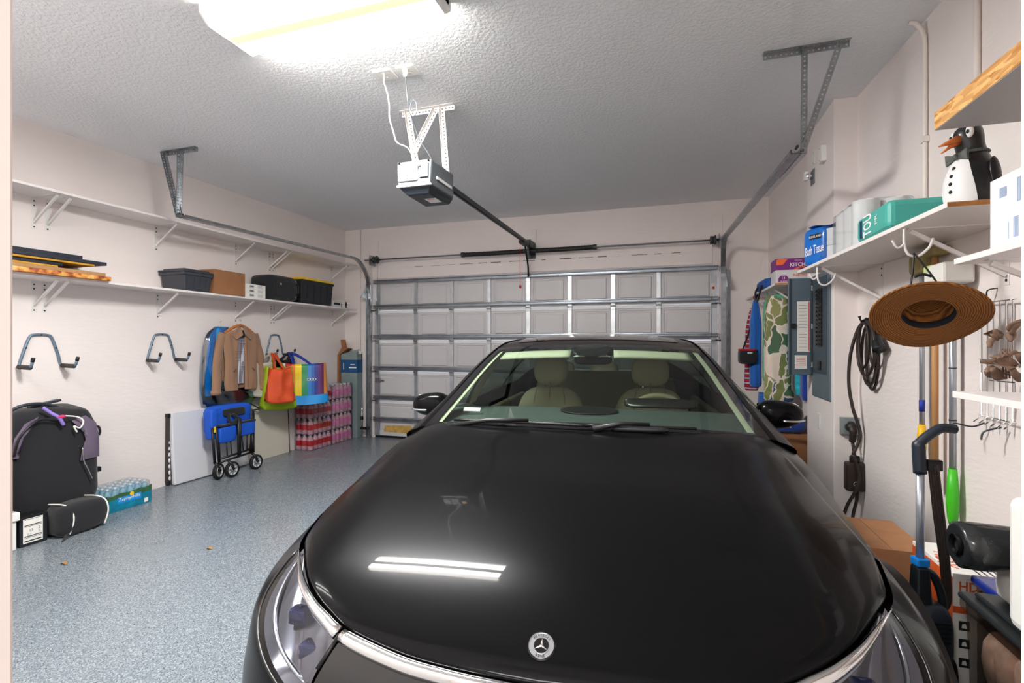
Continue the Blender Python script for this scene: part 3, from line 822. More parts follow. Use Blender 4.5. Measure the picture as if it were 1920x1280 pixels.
for zz in (2.352, 1.975, 1.528, 1.06, .618, .292):
    b = MB()
    pr = [(-.026, 0), (-.024, -.05), (-.012, -.052), (-.010, -.022), (.010, -.022), (.012, -.052), (.024, -.05), (.026, 0), (.022, 0), (.02, -.044), (.016, -.044), (.014, -.016), (-.014, -.016), (-.016, -.044), (-.02, -.044), (-.022, 0)]
    vs = [(x, PY - .021 + q, zz + a) for x in (XS[0] - .01, XS[-1] + .01) for a, q in pr]; n = len(pr)
    b.add(vs, [(k, (k + 1) % n, n + (k + 1) % n, n + k) for k in range(n)] + [tuple(range(n))[::-1], tuple(range(n, 2 * n))])
    b.build('strut', 'strut_steel', door)
b = MB(); b.box(XS[0], XS[-1], PY - .008, PY + .03, 0, .03); b.build('bottom_seal', 'rubber', door)
b = MB(); b.prism([(0, 0), (.46, -.01), (.50, .05), (.46, .11), (.2, .10), (.02, .09)], 0, .001, frame((-4.12, PY - .003, .09), (1, 0, 0), (0, 0, 1))); b.build('rust_mark', 'rust_stain', door)
b = MB(); b.box(XS[0] + .01, XS[0] + .10, PY - .04, PY - .018, .84, .90); b.box(XS[0] + .1, XS[0] + .16, PY - .036, PY - .022, .855, .875); b.build('slide_lock', 'galv', door, bevel=.003)
patch('paper_white', frame((.51, PY - .0225, 2.08), (1, 0, 0), (0, 0, 1)), .05, .16, door)
b = MB(); b.box(.50, .53, PY - .0245, PY - .0235, 2.09, 2.12); b.build('flag_print', 'red', door)
b = MB()
for p0, p1 in ((.15, .35), (.40, .62), (.66, .88)): b.box(-4.12 + p0 * .5, -4.12 + p1 * .5, PY - .006, PY - .0035, .135, .140)
b.build('rust_streak', 'rust_stain', door)

# ---------------- tracks with hangers ----------------
CPROF = [(-.027, .014), (-.027, -.012), (.027, -.012), (.027, .014), (.021, .014), (.021, -.008), (-.021, -.008), (-.021, .014)]
def track(name, label, xv, near, far, hang, side):
    """vertical track at xv, horizontal run from far (y~6.2) to near, hanger from the ceiling"""
    t = thing(name, label, 'track', (xv, 6.5, 0), group='garage door tracks')
    near, far = Vector(near), Vector(far); zt = 2.18
    v0 = Vector((xv, 6.50, 0)); v1 = Vector((xv, 6.50, zt))
    path = [v0, v0.lerp(v1, .5), v1]
    for k in range(1, 9):
        a = k / 8 * PI / 2; path.append(Vector((xv + (far.x - xv) * k / 8, 6.50 - (6.50 - far.y) * (1 - math.cos(a)), zt + (far.z - zt) * math.sin(a))))
    path += [far.lerp(near, .35), far.lerp(near, .7), near]
    b = MB(); sweep(b, path, CPROF, (1, 0, 0)); b.build('rail', 'galv', t, smooth=False)
    # wall angle behind the vertical rail
    s = side
    b = MB(); b.box(xv + s * .03, xv + s * .036, 6.46, YB, 0, 2.32); b.box(xv + s * .03, xv + s * .085, YB - .006, YB, 0, 2.32); b.build('wall_angle', 'steel', t)
    for zz in (.4, 1.1, 1.8):
        b = MB(); b.box(xv - s * .01, xv + s * .05, 6.515, 6.52, zz - .03, zz + .03); b.build('clip', 'galv', t)
    # flag bracket and support angle along the horizontal rail
    b = MB(); b.prism([(0, 0), (.22, 0), (.05, .20), (0, .22)], 0, .004, frame((xv + s * .032, 6.54, 2.10), (0, -1, 0), (0, 0, 1))); b.build('flag_bracket', 'galv', t)
    angle('support_angle', 'galv', t, far.lerp(near, .82) + Vector((s * .03, 0, .02)), near + Vector((s * .03, 0, .02)), (0, 0, -1), (s, 0, 0))
    xa, xb, xd, xe = hang
    yh = near.y - .02
    angle('ceiling_angle', 'galv', t, (xa, yh, HC - .002), (xb, yh, HC - .002), (0, -1, 0), (0, 0, -1))
    angle('hanger_strap', 'galv', t, (xd, yh - .005, HC - .01), (near.x + s * .02, yh - .005, near.z - .02), (1, 0, 0), (0, -1, 0))
    angle('hanger_strap', 'galv', t, (xe, yh - .012, HC - .01), (near.x + s * .01, yh - .012, near.z - .02), (1, 0, 0), (0, -1, 0))
    b = MB()
    for q in ((near.x, yh - .015, near.z + .015), (near.x + s * .025, yh - .015, near.z - .01)): b.cyl((q[0], q[1] - .008, q[2]), (q[0], q[1] + .03, q[2]), .009, n=6)
    b.build('bolt', 'dark_steel', t)
    # rollers
    for zz in ZJ[1:5]:
        b = MB(); b.cyl((xv, 6.515, zz), (xv - s * .09, 6.535, zz), .006, n=8); b.cyl((xv + .012, 6.51, zz), (xv - .012, 6.51, zz), .02, n=12); b.build('roller', 'dark_steel', t)
    b = MB(); b.box(xv - .04, xv + .02, 6.40, 6.47, .13, .17); b.cyl((xv - .05, 6.43, .15), (xv - .10, 6.43, .15), .02, n=10); b.build('safety_sensor', 'black_plastic', t, bevel=.004)
    return t
track('door_track', 'curved galvanised door track with hanger straps beside the left wall shelves', -4.325, (-4.205, 3.39, 2.575), (-4.33, 6.10, 2.65), (-4.416, -4.009, -4.207, -4.405), -1)
track('door_track', 'curved galvanised door track with hanger straps on the breaker panel side', .625, (.722, 3.345, 2.57), (.60, 6.12, 2.63), (.54, .993, .746, .925), 1)

# ---------------- torsion spring shaft ----------------
t = thing('torsion_shaft', 'long torsion shaft with two black springs and cable drums over the garage door', 'spring shaft', (-1.80, 6.43, 2.665))
SY, SZ = 6.435, 2.668
b = MB(); b.cyl((-4.36, SY, SZ), (.66, SY, SZ), .0125, n=12); b.build('shaft', 'galv', t, smooth=True)
for x0, x1 in ((-2.766, -1.83), (-1.77, -.915)):
    b = MB(); n = 44
    b.tube([(x0 + (x1 - x0) * k / n, SY, SZ - .004 * math.sin(PI * k / n)) for k in range(n + 1)], [.030 + .0022 * (k % 2) for k in range(n + 1)], 14); sp = b.build('spring', 'black_plastic', t)
    xe = x0 if x0 < -2 else x1
    b = MB(); b.cyl((xe - .02, SY, SZ), (xe + .02, SY, SZ), .036, n=14); b.build('winding_cone', 'dark_steel', sp)
b = MB(); b.box(-1.815, -1.785, SY - .05, YB, SZ - .07, SZ + .06); b.box(-1.86, -1.74, YB - .016, YB, SZ - .09, SZ + .07); b.build('centre_bracket', 'dark_steel', t, bevel=.004)
for x, s in ((-4.18, -1), (.50, 1)):
    M = Matrix.Translation((x, SY, SZ)) @ Matrix.Rotation(PI / 2, 4, 'Y')
    b = MB(); b.lathe([(.02, -.035), (.05, -.03), (.052, -.02), (.045, -.012), (.05, -.004), (.045, .004), (.05, .012), (.056, .022), (.056, .035), (.02, .035)], 22, M); b.build('cable_drum', 'dark_steel', t)
    b = MB(); b.tube([(x, SY + .05, SZ), (x - s * .01, 6.5, 1.4), (x - s * .015, 6.53, .12)], .0025, 5); b.build('lift_cable', 'dark_steel', door)
    b = MB(); b.box(x + s * .07, x + s * .076, SY - .05, YB - .013, SZ - .08, SZ + .07); b.build('end_bearing', 'galv', t)

# ---------------- garage door opener ----------------
mat('opener_grey', (96, 102, 108), .4); mat('opener_dark', (44, 50, 58), .4); mat('cord_white', (230, 230, 226), .4)
mat('opener_lens', (226, 228, 230), .15, bump=.5, bscale=90, bdist=.004, coat=.4)
mat('bulb_glow', (255, 226, 180), .3, emis=(255, 214, 150), est=3)
t = thing('garage_door_opener', 'grey garage door opener hung from white perforated brackets with a long rail', 'door opener', (-1.65, 3.15, 2.44))
x0, x1, y0, y1, z0, z1 = -1.80, -1.535, 3.02, 3.40, 2.50, 2.675
b = MB(); b.hexa([(x0 + .01, y0 + .01, z0), (x1 - .01, y0 + .01, z0), (x1, y1, z0), (x0, y1, z0)], [(x0, y0 + .015, z1), (x1, y0 + .015, z1), (x1, y1, z1 + .01), (x0, y1, z1 + .01)]); hs = b.build('housing', 'opener_grey', t, bevel=.012)
b = MB(); b.hexa([(x0 + .06, y0 + .06, z0 - .05), (x1 - .04, y0 + .06, z0 - .05), (x1 - .02, y1 - .03, z0 - .05), (x0 + .05, y1 - .03, z0 - .05)], [(x0 + .01, y0 + .015, z0 + .002), (x1 - .01, y0 + .015, z0 + .002), (x1 - .002, y1, z0 + .002), (x0 + .002, y1, z0 + .002)]); b.build('belly_pan', 'opener_dark', t, bevel=.008)
b = MB(); b.box(x0 + .018, x0 + .165, y0 - .006, y0 + .02, z0 + .035, z1 - .028); b.build('lamp_lens', 'opener_lens', hs, bevel=.006)
b = MB()
for i in range(5): b.box(x0 + .022, x0 + .16, y0 - .0085, y0 - .005, z0 + .045 + i * .02, z0 + .049 + i * .02)
b.box(x0 + .09, x0 + .096, y0 - .0085, y0 - .005, z0 + .04, z1 - .035)
b.build('lens_rib', 'opener_grey', hs)
b = MB(); b.box(x1 - .085, x1 - .02, y0 - .001, y0 + .02, z0 + .05, z1 - .03); b.build('lamp_socket', 'opener_dark', hs)
b = MB(); b.ell((x1 - .05, y0 - .002, z1 - .07), .022, .014, .018); b.build('bulb', 'bulb_glow', hs, smooth=True)
b = MB(); b.box(x0 + .004, x1 - .004, y0 + .004, y0 + .03, z0 - .004, z0 + .012); b.build('trim_strip', 'white_metal', hs, bevel=.003)
for px in (x0 + .02, x1 - .02): 
    b = MB(); b.cyl((px, y0 - .001, z1 - .012), (px, y0 + .02, z1 - .012), .007, n=10); b.build('screw', 'ink', hs)
patch('paper_white', frame((x1 - .085, 3.23, z0 - .0505), (1, 0, 0), (0, -1, 0)), .09, .11, t)
patch('red', frame((x1 - .085, 3.19, z0 - .0514), (1, 0, 0), (0, -1, 0)), .05, .014, t, 'warning_print')
b = MB(); b.box(x1 - .004, x1 + .003, 3.12, 3.36, z0 + .06, z0 + .08); b.build('side_badge', 'white_metal', hs)
b = MB(); b.box(-1.665, -1.615, 3.38, 6.32, 2.625, 2.66); b.v = [Vector((v.x - (v.y - 3.38) / 2.94 * .14, v.y, v.z + (v.y - 3.38) / 2.94 * .10)) for v in b.v]; b.build('rail', 'dark_steel', t, bevel=.004)
b = MB(); b.box(-1.648, -1.632, 3.38, 6.30, 2.615, 2.628); b.v = [Vector((v.x - (v.y - 3.38) / 2.94 * .14, v.y, v.z + (v.y - 3.38) / 2.94 * .10)) for v in b.v]; b.build('belt', 'black_plastic', t)
b = MB(); b.box(-1.80, -1.74, 6.28, YB - .01, 2.70, 2.79); b.build('header_bracket', 'dark_steel', t, bevel=.004)
b = MB(); b.box(-1.81, -1.735, 5.98, 6.20, 2.685, 2.725); tr = b.build('trolley', 'black_plastic', t, bevel=.006)
b = MB(); b.tube(spline([(-1.775, 6.15, 2.70), (-1.79, 6.25, 2.62), (-1.81, 6.42, 2.46), (-1.83, 6.50, 2.33)], 6), .012, 8); b.build('door_arm', 'black_plastic', t, smooth=True)
b = MB(); b.tube([(-1.80, 6.02, 2.69), (-1.802, 6.02, 2.4), (-1.80, 6.02, 2.16)], .003, 5); rc = b.build('release_cord', 'red', t)
b = MB(); b.ell((-1.80, 6.02, 2.14), .016, .016, .022, 10, 8); b.build('release_handle', 'red', rc, smooth=True)
angle('ceiling_angle', 'white_metal', t, (-1.935, 3.335, HC - .002), (-1.50, 3.335, HC - .002), (0, -1, 0), (0, 0, -1))
angle('hanger_angle', 'white_metal', t, (-1.893, 3.33, HC - .01), (-1.80, 3.325, 2.66), (1, 0, 0), (0, -1, 0))
angle('hanger_angle', 'white_metal', t, (-1.612, 3.33, HC - .01), (-1.57, 3.325, 2.66), (1, 0, 0), (0, -1, 0))
angle('brace_angle', 'white_metal', t, (-1.655, 3.322, HC - .02), (-1.84, 3.32, 2.84), (1, 0, 0), (0, -1, 0))
b = MB(); b.tube(spline([(-1.60, 2.80, HC - .035), (-1.602, 2.82, 3.05), (-1.605, 2.85, 2.95), (-1.62, 2.95, 2.88), (-1.61, 3.0, 2.8), (-1.58, 3.04, 2.74), (-1.555, 3.08, 2.685)], 6), .004, 6); pc = b.build('power_cord', 'opener_grey', t, smooth=True)
b = MB(); b.tube([(-1.595 + .025 * math.cos(a) + .02, 2.86, 2.94 + .05 * math.sin(a)) for a in [2 * PI * k / 16 for k in range(16)]], .0035, 6, closed=True); b.build('cord_loop', 'opener_grey', pc, smooth=True)
b = MB(); b.cyl((-1.60, 2.80, HC - .012), (-1.60, 2.80, HC - .055), .018, .012, n=10); b.build('plug', 'white_plastic', pc, smooth=True)
b = MB(); b.tube(spline([(-1.755, 2.80, HC - .008), (-1.76, 2.81, 3.11), (-1.745, 2.82, 3.05), (-1.74, 2.84, 2.97), (-1.75, 2.86, 2.9), (-1.735, 2.88, 2.82), (-1.73, 2.92, 2.76), (-1.69, 2.98, 2.745), (-1.665, 3.01, 2.70), (-1.645, 3.01, 2.65), (-1.61, 3.008, 2.625)], 5), .0045, 6); b.build('signal_wire', 'cord_white', t, smooth=True)
def plate(name, label, cat, x0, x1, y0, y1):
    t = thing(name, label, cat, ((x0 + x1) / 2, (y0 + y1) / 2, HC)); b = MB(); b.box(x0, x1, y0, y1, HC - .009, HC); b.build('cover', 'white_plastic', t, bevel=.003)
    b = MB()
    for dy in (-.025, .025): b.cyl(((x0 + x1) / 2, (y0 + y1) / 2 + dy, HC - .011), ((x0 + x1) / 2, (y0 + y1) / 2 + dy, HC - .008), .014 if 'outlet' in name else .005, n=12)
    b.build('socket' if 'outlet' in name else 'screw', 'white_metal', t); return t
plate('ceiling_outlet', 'white ceiling outlet plate with the opener power cord plugged in', 'outlet', -1.655, -1.53, 2.77, 2.88)
plate('cover_plate', 'white ceiling cover plate with a white wire coming out', 'plate', -1.825, -1.695, 2.77, 2.88)

# conduit and switch box by the left corner
t = thing('conduit_box', 'white switch box with thin conduit by the left corner of the back wall', 'switch box', (-4.51, 6.54, 1.19))
b = MB(); b.tube([(-4.515, 6.548, HC), (-4.515, 6.548, 1.29)], .008, 8); b.build('conduit', 'trim_paint', t, smooth=True)
b = MB(); b.box(-4.55, -4.475, 6.51, YB, 1.185, 1.30); b.build('box', 'white_plastic', t, bevel=.004)
b = MB(); b.box(-4.525, -4.50, 6.507, 6.512, 1.225, 1.26); b.build('toggle', 'white_metal', t)
b = MB(); b.box(-4.53, -4.50, 6.54, YB, 1.74, 1.755); b.build('strap', 'white_metal', t)
# ---------------- left wall shelves ----------------
def shelf(name, label, z, ys, m='shelf_white', x0=XL, x1=-4.48, y0=.6, y1=6.40, th=.02, bh=.25):
    t = thing(name, label, 'shelf', (x0, (y0 + y1) / 2, z - th), group='long white shelves on the left wall')
    b = MB(); b.box(x0, x1, y0, y1, z - th, z); b.build('board', m, t, bevel=.002)
    for y in ys:
        b = MB(); zz = z - th
        b.box(x0, x0 + .003, y - .016, y + .016, zz - bh, zz); b.box(x0, x1 - .03, y - .014, y + .014, zz - .004, zz)
        b.beam((x0 + .004, y, zz - bh + .05), (x1 - .04, y, zz - .01), .014, .016)
        br = b.build('bracket', 'white_metal', t)
        b = MB()
        for q in (.03, .065, bh - .015): b.cyl((x0 + .002, y, zz - q), (x0 + .006, y, zz - q), .006, n=8)
        b.build('screw', 'ink', br)
    return t
shelf('wall_shelf', 'empty long white wall shelf close under the garage ceiling', 2.60, (2.6, 2.69, 3.58, 4.52, 5.03, 5.09, 6.23))
shelf('wall_shelf', 'long white wall shelf loaded with canvases, totes and boxes', 1.94, (2.6, 2.67, 3.595, 4.513, 5.05, 5.10, 6.25))
ZS = 1.94
# stacked canvases and framed boards lying flat
mat('canvas_dark', (36, 40, 52), .6, var=.2); mat('canvas_gold', (196, 146, 44), .5, var=.2)
mat('canvas_raw', (168, 130, 90), .8, var=.1)
m = mat('canvas_rust', (190, 120, 60), .6); nt = m.node_tree
_n = nt.nodes.new('ShaderNodeTexNoise'); _n.inputs['Scale'].default_value = 16; _n.inputs['Detail'].default_value = 6
_r = nt.nodes.new('ShaderNodeValToRGB'); _e = _r.color_ramp.elements
_e[0].position = .32; _e[0].color = s2l(74, 60, 40) + (1,); _e[1].position = .72; _e[1].color = s2l(226, 196, 160) + (1,)
for p_, c_ in ((.42, (150, 74, 40)), (.5, (206, 130, 60)), (.6, (214, 170, 90))):
    q = _r.color_ramp.elements.new(p_); q.color = s2l(*c_) + (1,)
_t = nt.nodes.new('ShaderNodeTexCoord'); nt.links.new(_t.outputs['Object'], _n.inputs['Vector']); nt.links.new(_n.outputs['Fac'], _r.inputs[0]); nt.links.new(_r.outputs[0], nt.nodes['Principled BSDF'].inputs['Base Color'])
z = ZS
cv = [('canvas_rust', 2.93, .034, -4.43, 'bottom canvas with rust and cream painted edge on the loaded shelf'),
      ('canvas_raw', 2.90, .028, -4.45, 'plain tan board lying on the rust painted canvas'),
      ('canvas_gold', 2.57, .014, -4.46, 'thin gold framed picture lying on the tan board'),
      ('canvas_dark', 2.60, .026, -4.46, 'dark panel lying between two gold framed pictures'),
      ('canvas_gold', 2.81, .016, -4.44, 'wider gold framed picture under the long dark canvas'),
      ('canvas_dark', 2.895, .026, -4.43, 'long dark navy canvas second from the top of the stack'),
      ('canvas_dark', 2.73, .028, -4.45, 'dark navy canvas on top of the stack of pictures')]
for mt, ye, th, xf, lb in cv:
    t = thing('canvas', lb, 'picture', (-4.62, 2.3, z), group='pictures stacked flat on the shelf')
    b = MB(); b.box(-4.785, xf, 1.75, ye, z, z + th); b.build('stretched_canvas', mt, t, bevel=.003)
    b = MB(); b.box(-4.75, xf - .03, 1.80, ye - .03, z + th, z + th + .0005); b.build('face', mt, t)
    z += th + .0008

mat('tote_grey', (58, 61, 68), .5); mat('tote_black', (30, 33, 38), .5); mat('lid_yellow', (238, 196, 40), .45)
def tote(name, label, x0, x1, y0, y1, z0, h, mb, ml, tap=.03, lid=.035, cat='tote', group=None, rib=True, handle=False):
    t = thing(name, label, cat, ((x0 + x1) / 2, (y0 + y1) / 2, z0), group=group)
    zt = z0 + h - lid; a = tap
    b = MB(); b.hexa([(x0 + a, y0 + a, z0), (x1 - a, y0 + a, z0), (x1 - a, y1 - a, z0), (x0 + a, y1 - a, z0)], [(x0 + .012, y0 + .012, zt), (x1 - .012, y0 + .012, zt), (x1 - .012, y1 - .012, zt), (x0 + .012, y1 - .012, zt)])
    bd = b.build('body', mb, t, bevel=.015)
    if rib:
        n = 5
        for k in range(1, n):
            y = y0 + (y1 - y0) * k / n; b = MB()
            b.beam((x1 - a + .002, y, z0 + .03), (x1 - .012, y, zt - .05), .02, .006, up=(1, 0, 0)); b.build('rib', mb, bd)
    b = MB(); b.box(x0 + .004, x1 - .004, y0 + .004, y1 - .004, zt - .03, zt); b.build('rim', mb, t, bevel=.006)
    b = MB(); b.box(x0, x1, y0, y1, zt, zt + lid * .55); b.box(x0 + .03, x1 - .03, y0 + .03, y1 - .03, zt + lid * .55, zt + lid); b.build('lid', ml, t, bevel=.008)
    return t
tote('storage_tote', 'dark grey plastic tote with matching lid next to the cardboard box on the shelf', -4.79, -4.45, 3.59, 3.93, ZS, .215, 'tote_grey', 'tote_grey')
def carton(name, label, x0, x1, y0, y1, z0, z1, m='cardboard', cat='box', group=None, rz=0, tape=True, flap=True):
    t = thing(name, label, cat, ((x0 + x1) / 2, (y0 + y1) / 2, z0), rz, group)
    a, c, h = (x1 - x0) / 2, (y1 - y0) / 2, z1 - z0
    b = MB(); b.box(-a, a, -c, c, 0, h - .003); b.build('carton_body', m, t, local=True, bevel=.003)
    if flap:
        for s in (-1, 1):
            b = MB()
            if a < c: b.box(min(s * .0015, s * a), max(s * .0015, s * a), -c, c, h - .003, h)
            else: b.box(-a, a, min(s * .0015, s * c), max(s * .0015, s * c), h - .003, h)
            b.build('flap', m, t, local=True)
    if tape:
        b = MB()
        if a < c: b.box(-.025, .025, -c - .001, c + .001, h - .0005, h + .0005); b.box(-.025, .025, -c - .001, -c + .001, h - .06, h)
        else: b.box(-a - .001, a + .001, -.025, .025, h - .0005, h + .0005)
        b.build('tape', 'cardboard_dark', t, local=True)
    return t
carton('cardboard_box', 'brown cardboard box between the grey tote and white cartons on the shelf', -4.79, -4.47, 3.945, 4.335, ZS, 2.19, 'cardboard_dark')
mat('carton_grey', (200, 200, 202), .6)
for k in range(3):
    lb = ['lowest', 'middle', 'top'][k] + ' small white carton in the stack before the black suitcase'
    t = carton('small_carton', lb, -4.64, -4.49, 4.355, 4.645, ZS + k * .0505, ZS + k * .0505 + .05, 'paper_white', group='small white cartons on the shelf', tape=False)
    for q in (-.09, .03):
        b = MB(); b.box(.0755, .0762, q, q + .07, .008, .042); b.build('label', 'carton_grey', t, local=True)
    b = MB(); b.box(.0763, .0768, -.08, -.03, .02, .03); b.build('print', 'ink', t, local=True)
# suitcase
t = thing('suitcase', 'black soft suitcase standing next to the tote with the yellow lid', 'suitcase', (-4.62, 4.93, ZS))
b = MB(); b.ell((-4.625, 4.93, ZS + .155), .16, .255, .155, 28, 18, p=5.5); b.build('shell', 'black_fabric', t, smooth=True)
b = MB()
for dx in (-.055, .055): b.tube([(-4.625 + dx + .163 * 0, 4.93 + .258 * math.cos(a) , ZS + .157 + .15 * math.sin(a)) for a in [2 * PI * k / 32 for k in range(32)]], .005, 6, closed=True)
b.build('zip', 'black_plastic', t)
b = MB(); b.box(-4.472, -4.463, 4.78, 5.08, ZS + .05, ZS + .24); b.build('front_pocket', 'black_fabric', t, bevel=.008)
b = MB(); b.tube([(-4.465, 5.12, ZS + .09), (-4.44, 5.125, ZS + .11), (-4.44, 5.125, ZS + .2), (-4.465, 5.12, ZS + .22)], .009, 8); b.build('handle', 'black_plastic', t, smooth=True)
b = MB(); b.ell((-4.463, 4.86, ZS + .20), .004, .012, .016); b.build('emblem', 'chrome', t, smooth=True)
for q in (ZS + .06, ZS + .25):
    b = MB(); b.ell((-4.464, 5.10, q), .005, .006, .006, 8, 6); b.build('rivet', 'chrome', t, smooth=True)
tote('storage_tote', 'black plastic tote with a bright yellow lid on the loaded shelf', -4.79, -4.46, 5.215, 5.86, ZS, .34, 'tote_black', 'lid_yellow')
t = carton('small_carton', 'small grey carton beside the yellow lidded tote', -4.66, -4.50, 5.88, 6.06, ZS, ZS + .085, 'carton_grey', tape=False)
b = MB(); b.box(.0805, .0812, -.07, .06, .03, .06); b.build('print', 'ink', t, local=True)
for k, (y, h, nm, lb) in enumerate(((6.12, .075, 'figurine', 'tiny black ornament next to the grey carton on the shelf'), (6.24, .095, 'figurine', 'taller dark ornament at the far end of the loaded shelf'))):
    t = thing(nm, lb, 'ornament', (-4.55, y, ZS), group='ornaments on the shelf')
    b = MB(); b.lathe([(.016, 0), (.018, .01), (.008, .02), (.010, h * .4), (.018, h * .6), (.012, h * .75)], 12, Matrix.Translation((-4.55, y, ZS))); b.build('body', 'black_gloss', t, smooth=True)
    b = MB(); b.ell((-4.55, y, ZS + h * .86), .013, .013, h * .14, 12, 8); b.build('head', 'chrome' if k == 0 else 'black_gloss', t, smooth=True)

# ---------------- bike hooks ----------------
mat('hook_steel', (112, 132, 150), .45, .4); mat('foam', (62, 58, 56), .9, bump=.3, bscale=200)
def hook(label, y, z, L=.17):
    t = thing('bike_hook', label, 'wall hook', (XL, y, z - .25), group='bike hooks on the left wall')
    pts = spline([(.10, -.145, 0), (.012, -.14, .0), (.010, -.115, .10), (.010, -.075, .225), (.010, -.04, .25), (.010, .04, .25), (.010, .075, .225), (.010, .115, .10), (.012, .14, 0), (.10, .145, 0)], 6)
    b = MB(); b.tube([Vector((-.0 + p.x, p.y, p.z)) for p in pts], .0105, 8); b.build('frame_tube', 'hook_steel', t, smooth=True, local=True)
    for s in (-1, 1):
        b = MB(); b.cyl((.018, s * .143, 0), (.155, s * .147, -.004), .0175, n=12); ar = b.build('foam_sleeve', 'foam', t, smooth=True, local=True)
        b = MB(); b.tube([(.15, s * .147, -.004), (.172, s * .148, .008), (.19, s * .149, .05)], .0105, 8); b.build('hook_end', 'hook_steel', t, smooth=True, local=True)
        b = MB(); b.cyl((.186, s * .149, .042), (.197, s * .149, .070), .013, n=10); b.build('end_cap', 'black_plastic', t, smooth=True, local=True)
    b = MB()
    for q in ((.02, 0, .25), (.02, -.10, .145), (.02, .10, .145)): b.cyl((.016, q[1], q[2]), (.024, q[1], q[2]), .006, n=8)
    b.build('screw', 'ink', t, local=True)
    return t
hook('grey steel bike hook beneath the canvases, empty', 2.64, 1.49)
hook('grey steel bike hook beneath the grey tote, empty', 3.63, 1.51)
hook('grey steel bike hook beside the tan jacket, full of shopping bags', 5.11, 1.53)

# ---------------- clothes on the wall ----------------
mat('jacket_tan', (146, 112, 88), .85, var=.06, vscale=4, bump=.25, bscale=35, bdist=.004, sheen=.2)
mat('jacket_seam', (112, 86, 66), .9)
mat('garment_dark', (30, 34, 44), .9, bump=.3, bscale=25, bdist=.004)
mat('hanger_wood', (176, 106, 52), .4)
m = mat('plaid', (60, 78, 110), .8); nt = m.node_tree
_t = nt.nodes.new('ShaderNodeTexCoord'); _c = nt.nodes.new('ShaderNodeTexBrick'); _c.inputs['Scale'].default_value = 22; _c.offset = 0
_c.inputs['Color1'].default_value = s2l(52, 70, 108) + (1,); _c.inputs['Color2'].default_value = s2l(36, 50, 84) + (1,); _c.inputs['Mortar'].default_value = s2l(200, 204, 214) + (1,); _c.inputs['Mortar Size'].default_value = .05
_mp = nt.nodes.new('ShaderNodeMapping'); _mp.inputs['Rotation'].default_value = (PI / 2, 0, 0)
nt.links.new(_t.outputs['Object'], _mp.inputs[0]); nt.links.new(_mp.outputs[0], _c.inputs['Vector']); nt.links.new(_c.outputs[0], nt.nodes['Principled BSDF'].inputs['Base Color'])
glass('plastic_wrap_blue', (150, 205, 230), .9, .16, .12)
mat('blue_satin', (36, 150, 214), .35, bump=.4, bscale=18, bdist=.01)

def cloth(b, outline, d0, thick, M, nx=18, nz=24, wob=.012, seed=0):
    """a hanging cloth body: outline(t)->(left,right,z), t from top to bottom; two faces pinched at the sides"""
    for s in (1, -1):
        def fn(i, j):
            l, r, z = outline(i); x = l + (r - l) * j
            e = max(0, 1 - abs(2 * j - 1) ** 2.6) ** .5
            w = noise.noise(Vector((x * 14 + seed, i * 2.2, seed))) * wob + noise.noise(Vector((x * 30, i * 5, seed + 3))) * wob * .4
            return M @ Vector((x, d0 + s * (thick * e * .5 * (.6 + .5 * i)) + w * e, z))
        b.grid(fn, nz, nx, flip=s < 0)
def rowf(tab):
    ks = [r[0] for r in tab]
    return lambda t: tuple(interp(t, ks, [r[k] for r in tab]) for k in (1, 2, 3))
# frame for the left wall: local x runs along +Y world (to the right when facing the wall), y out of the wall
def wallM(y, z, x=XL, rz=0): return Matrix.Translation((x, y, z)) @ Matrix.Rotation(rz, 4, 'Z') @ Matrix(((0, 1, 0, 0), (1, 0, 0, 0), (0, 0, 1, 0), (0, 0, 0, 1)))

MJ = wallM(4.44, 0)
t = thing('jacket', 'tan zip jacket over a plaid shirt hanging from a wooden hanger below the shelf', 'jacket', (XL + .1, 4.44, .85))
for s in (-1, 1):
    f = rowf([(0, .02, .07, 1.575), (.1, .03, .19, 1.545), (.25, .035, .235, 1.46), (.5, .045, .22, 1.22), (.85, .05, .225, .97), (1, .055, .21, .90)])
    b = MB(); g = (lambda q: (f(q)[0], f(q)[1], f(q)[2])) if s > 0 else (lambda q: (-f(q)[1], -f(q)[0], f(q)[2]))
    cloth(b, g, .165, .07, MJ, 12, 26, .014, 3 + s); b.build('front_panel', 'jacket_tan', t, smooth=True)
    b = MB(); b.tube([MJ @ Vector(p) for p in spline([(s * .21, .13, 1.525), (s * .27, .135, 1.36), (s * .305, .14, 1.15), (s * .315, .16, .95), (s * .325, .165, .88)], 6)], [.056 + .004 * math.sin(k * .9) for k in range(25)], 12); b.v = [Vector((XL + .13 + (v.x - XL - .13) * .72, v.y, v.z)) for v in b.v]
    sl = b.build('sleeve', 'jacket_tan', t, smooth=True)
    b = MB(); b.tube([MJ @ Vector(p) for p in ((s * .324, .163, .91), (s * .327, .165, .865))], [.057, .052], 12); b.v = [Vector((XL + .13 + (v.x - XL - .13) * .76, v.y, v.z)) for v in b.v]; b.build('cuff', 'jacket_tan', sl, smooth=True)
    b = MB(); b.add([MJ @ Vector(p) for p in ((s * .012, .175, 1.60), (s * .055, .17, 1.615), (s * .135, .19, 1.505), (s * .10, .205, 1.465), (s * .02, .21, 1.515))], [(0, 1, 2, 3, 4)] if s > 0 else [(4, 3, 2, 1, 0)]); b.build('collar', 'jacket_tan', t, solid=.008)
    b = MB(); b.tube([MJ @ Vector((s * .115, .213, 1.14)), MJ @ Vector((s * .145, .214, 1.11))], .006, 6); b.build('pocket_slit', 'jacket_seam', t)
    b = MB(); b.tube([MJ @ Vector(p) for p in ((s * .04, .208, 1.46), (s * .05, .206, 1.2), (s * .058, .206, .92))], .0035, 5); b.build('zip_edge', 'jacket_seam', t)
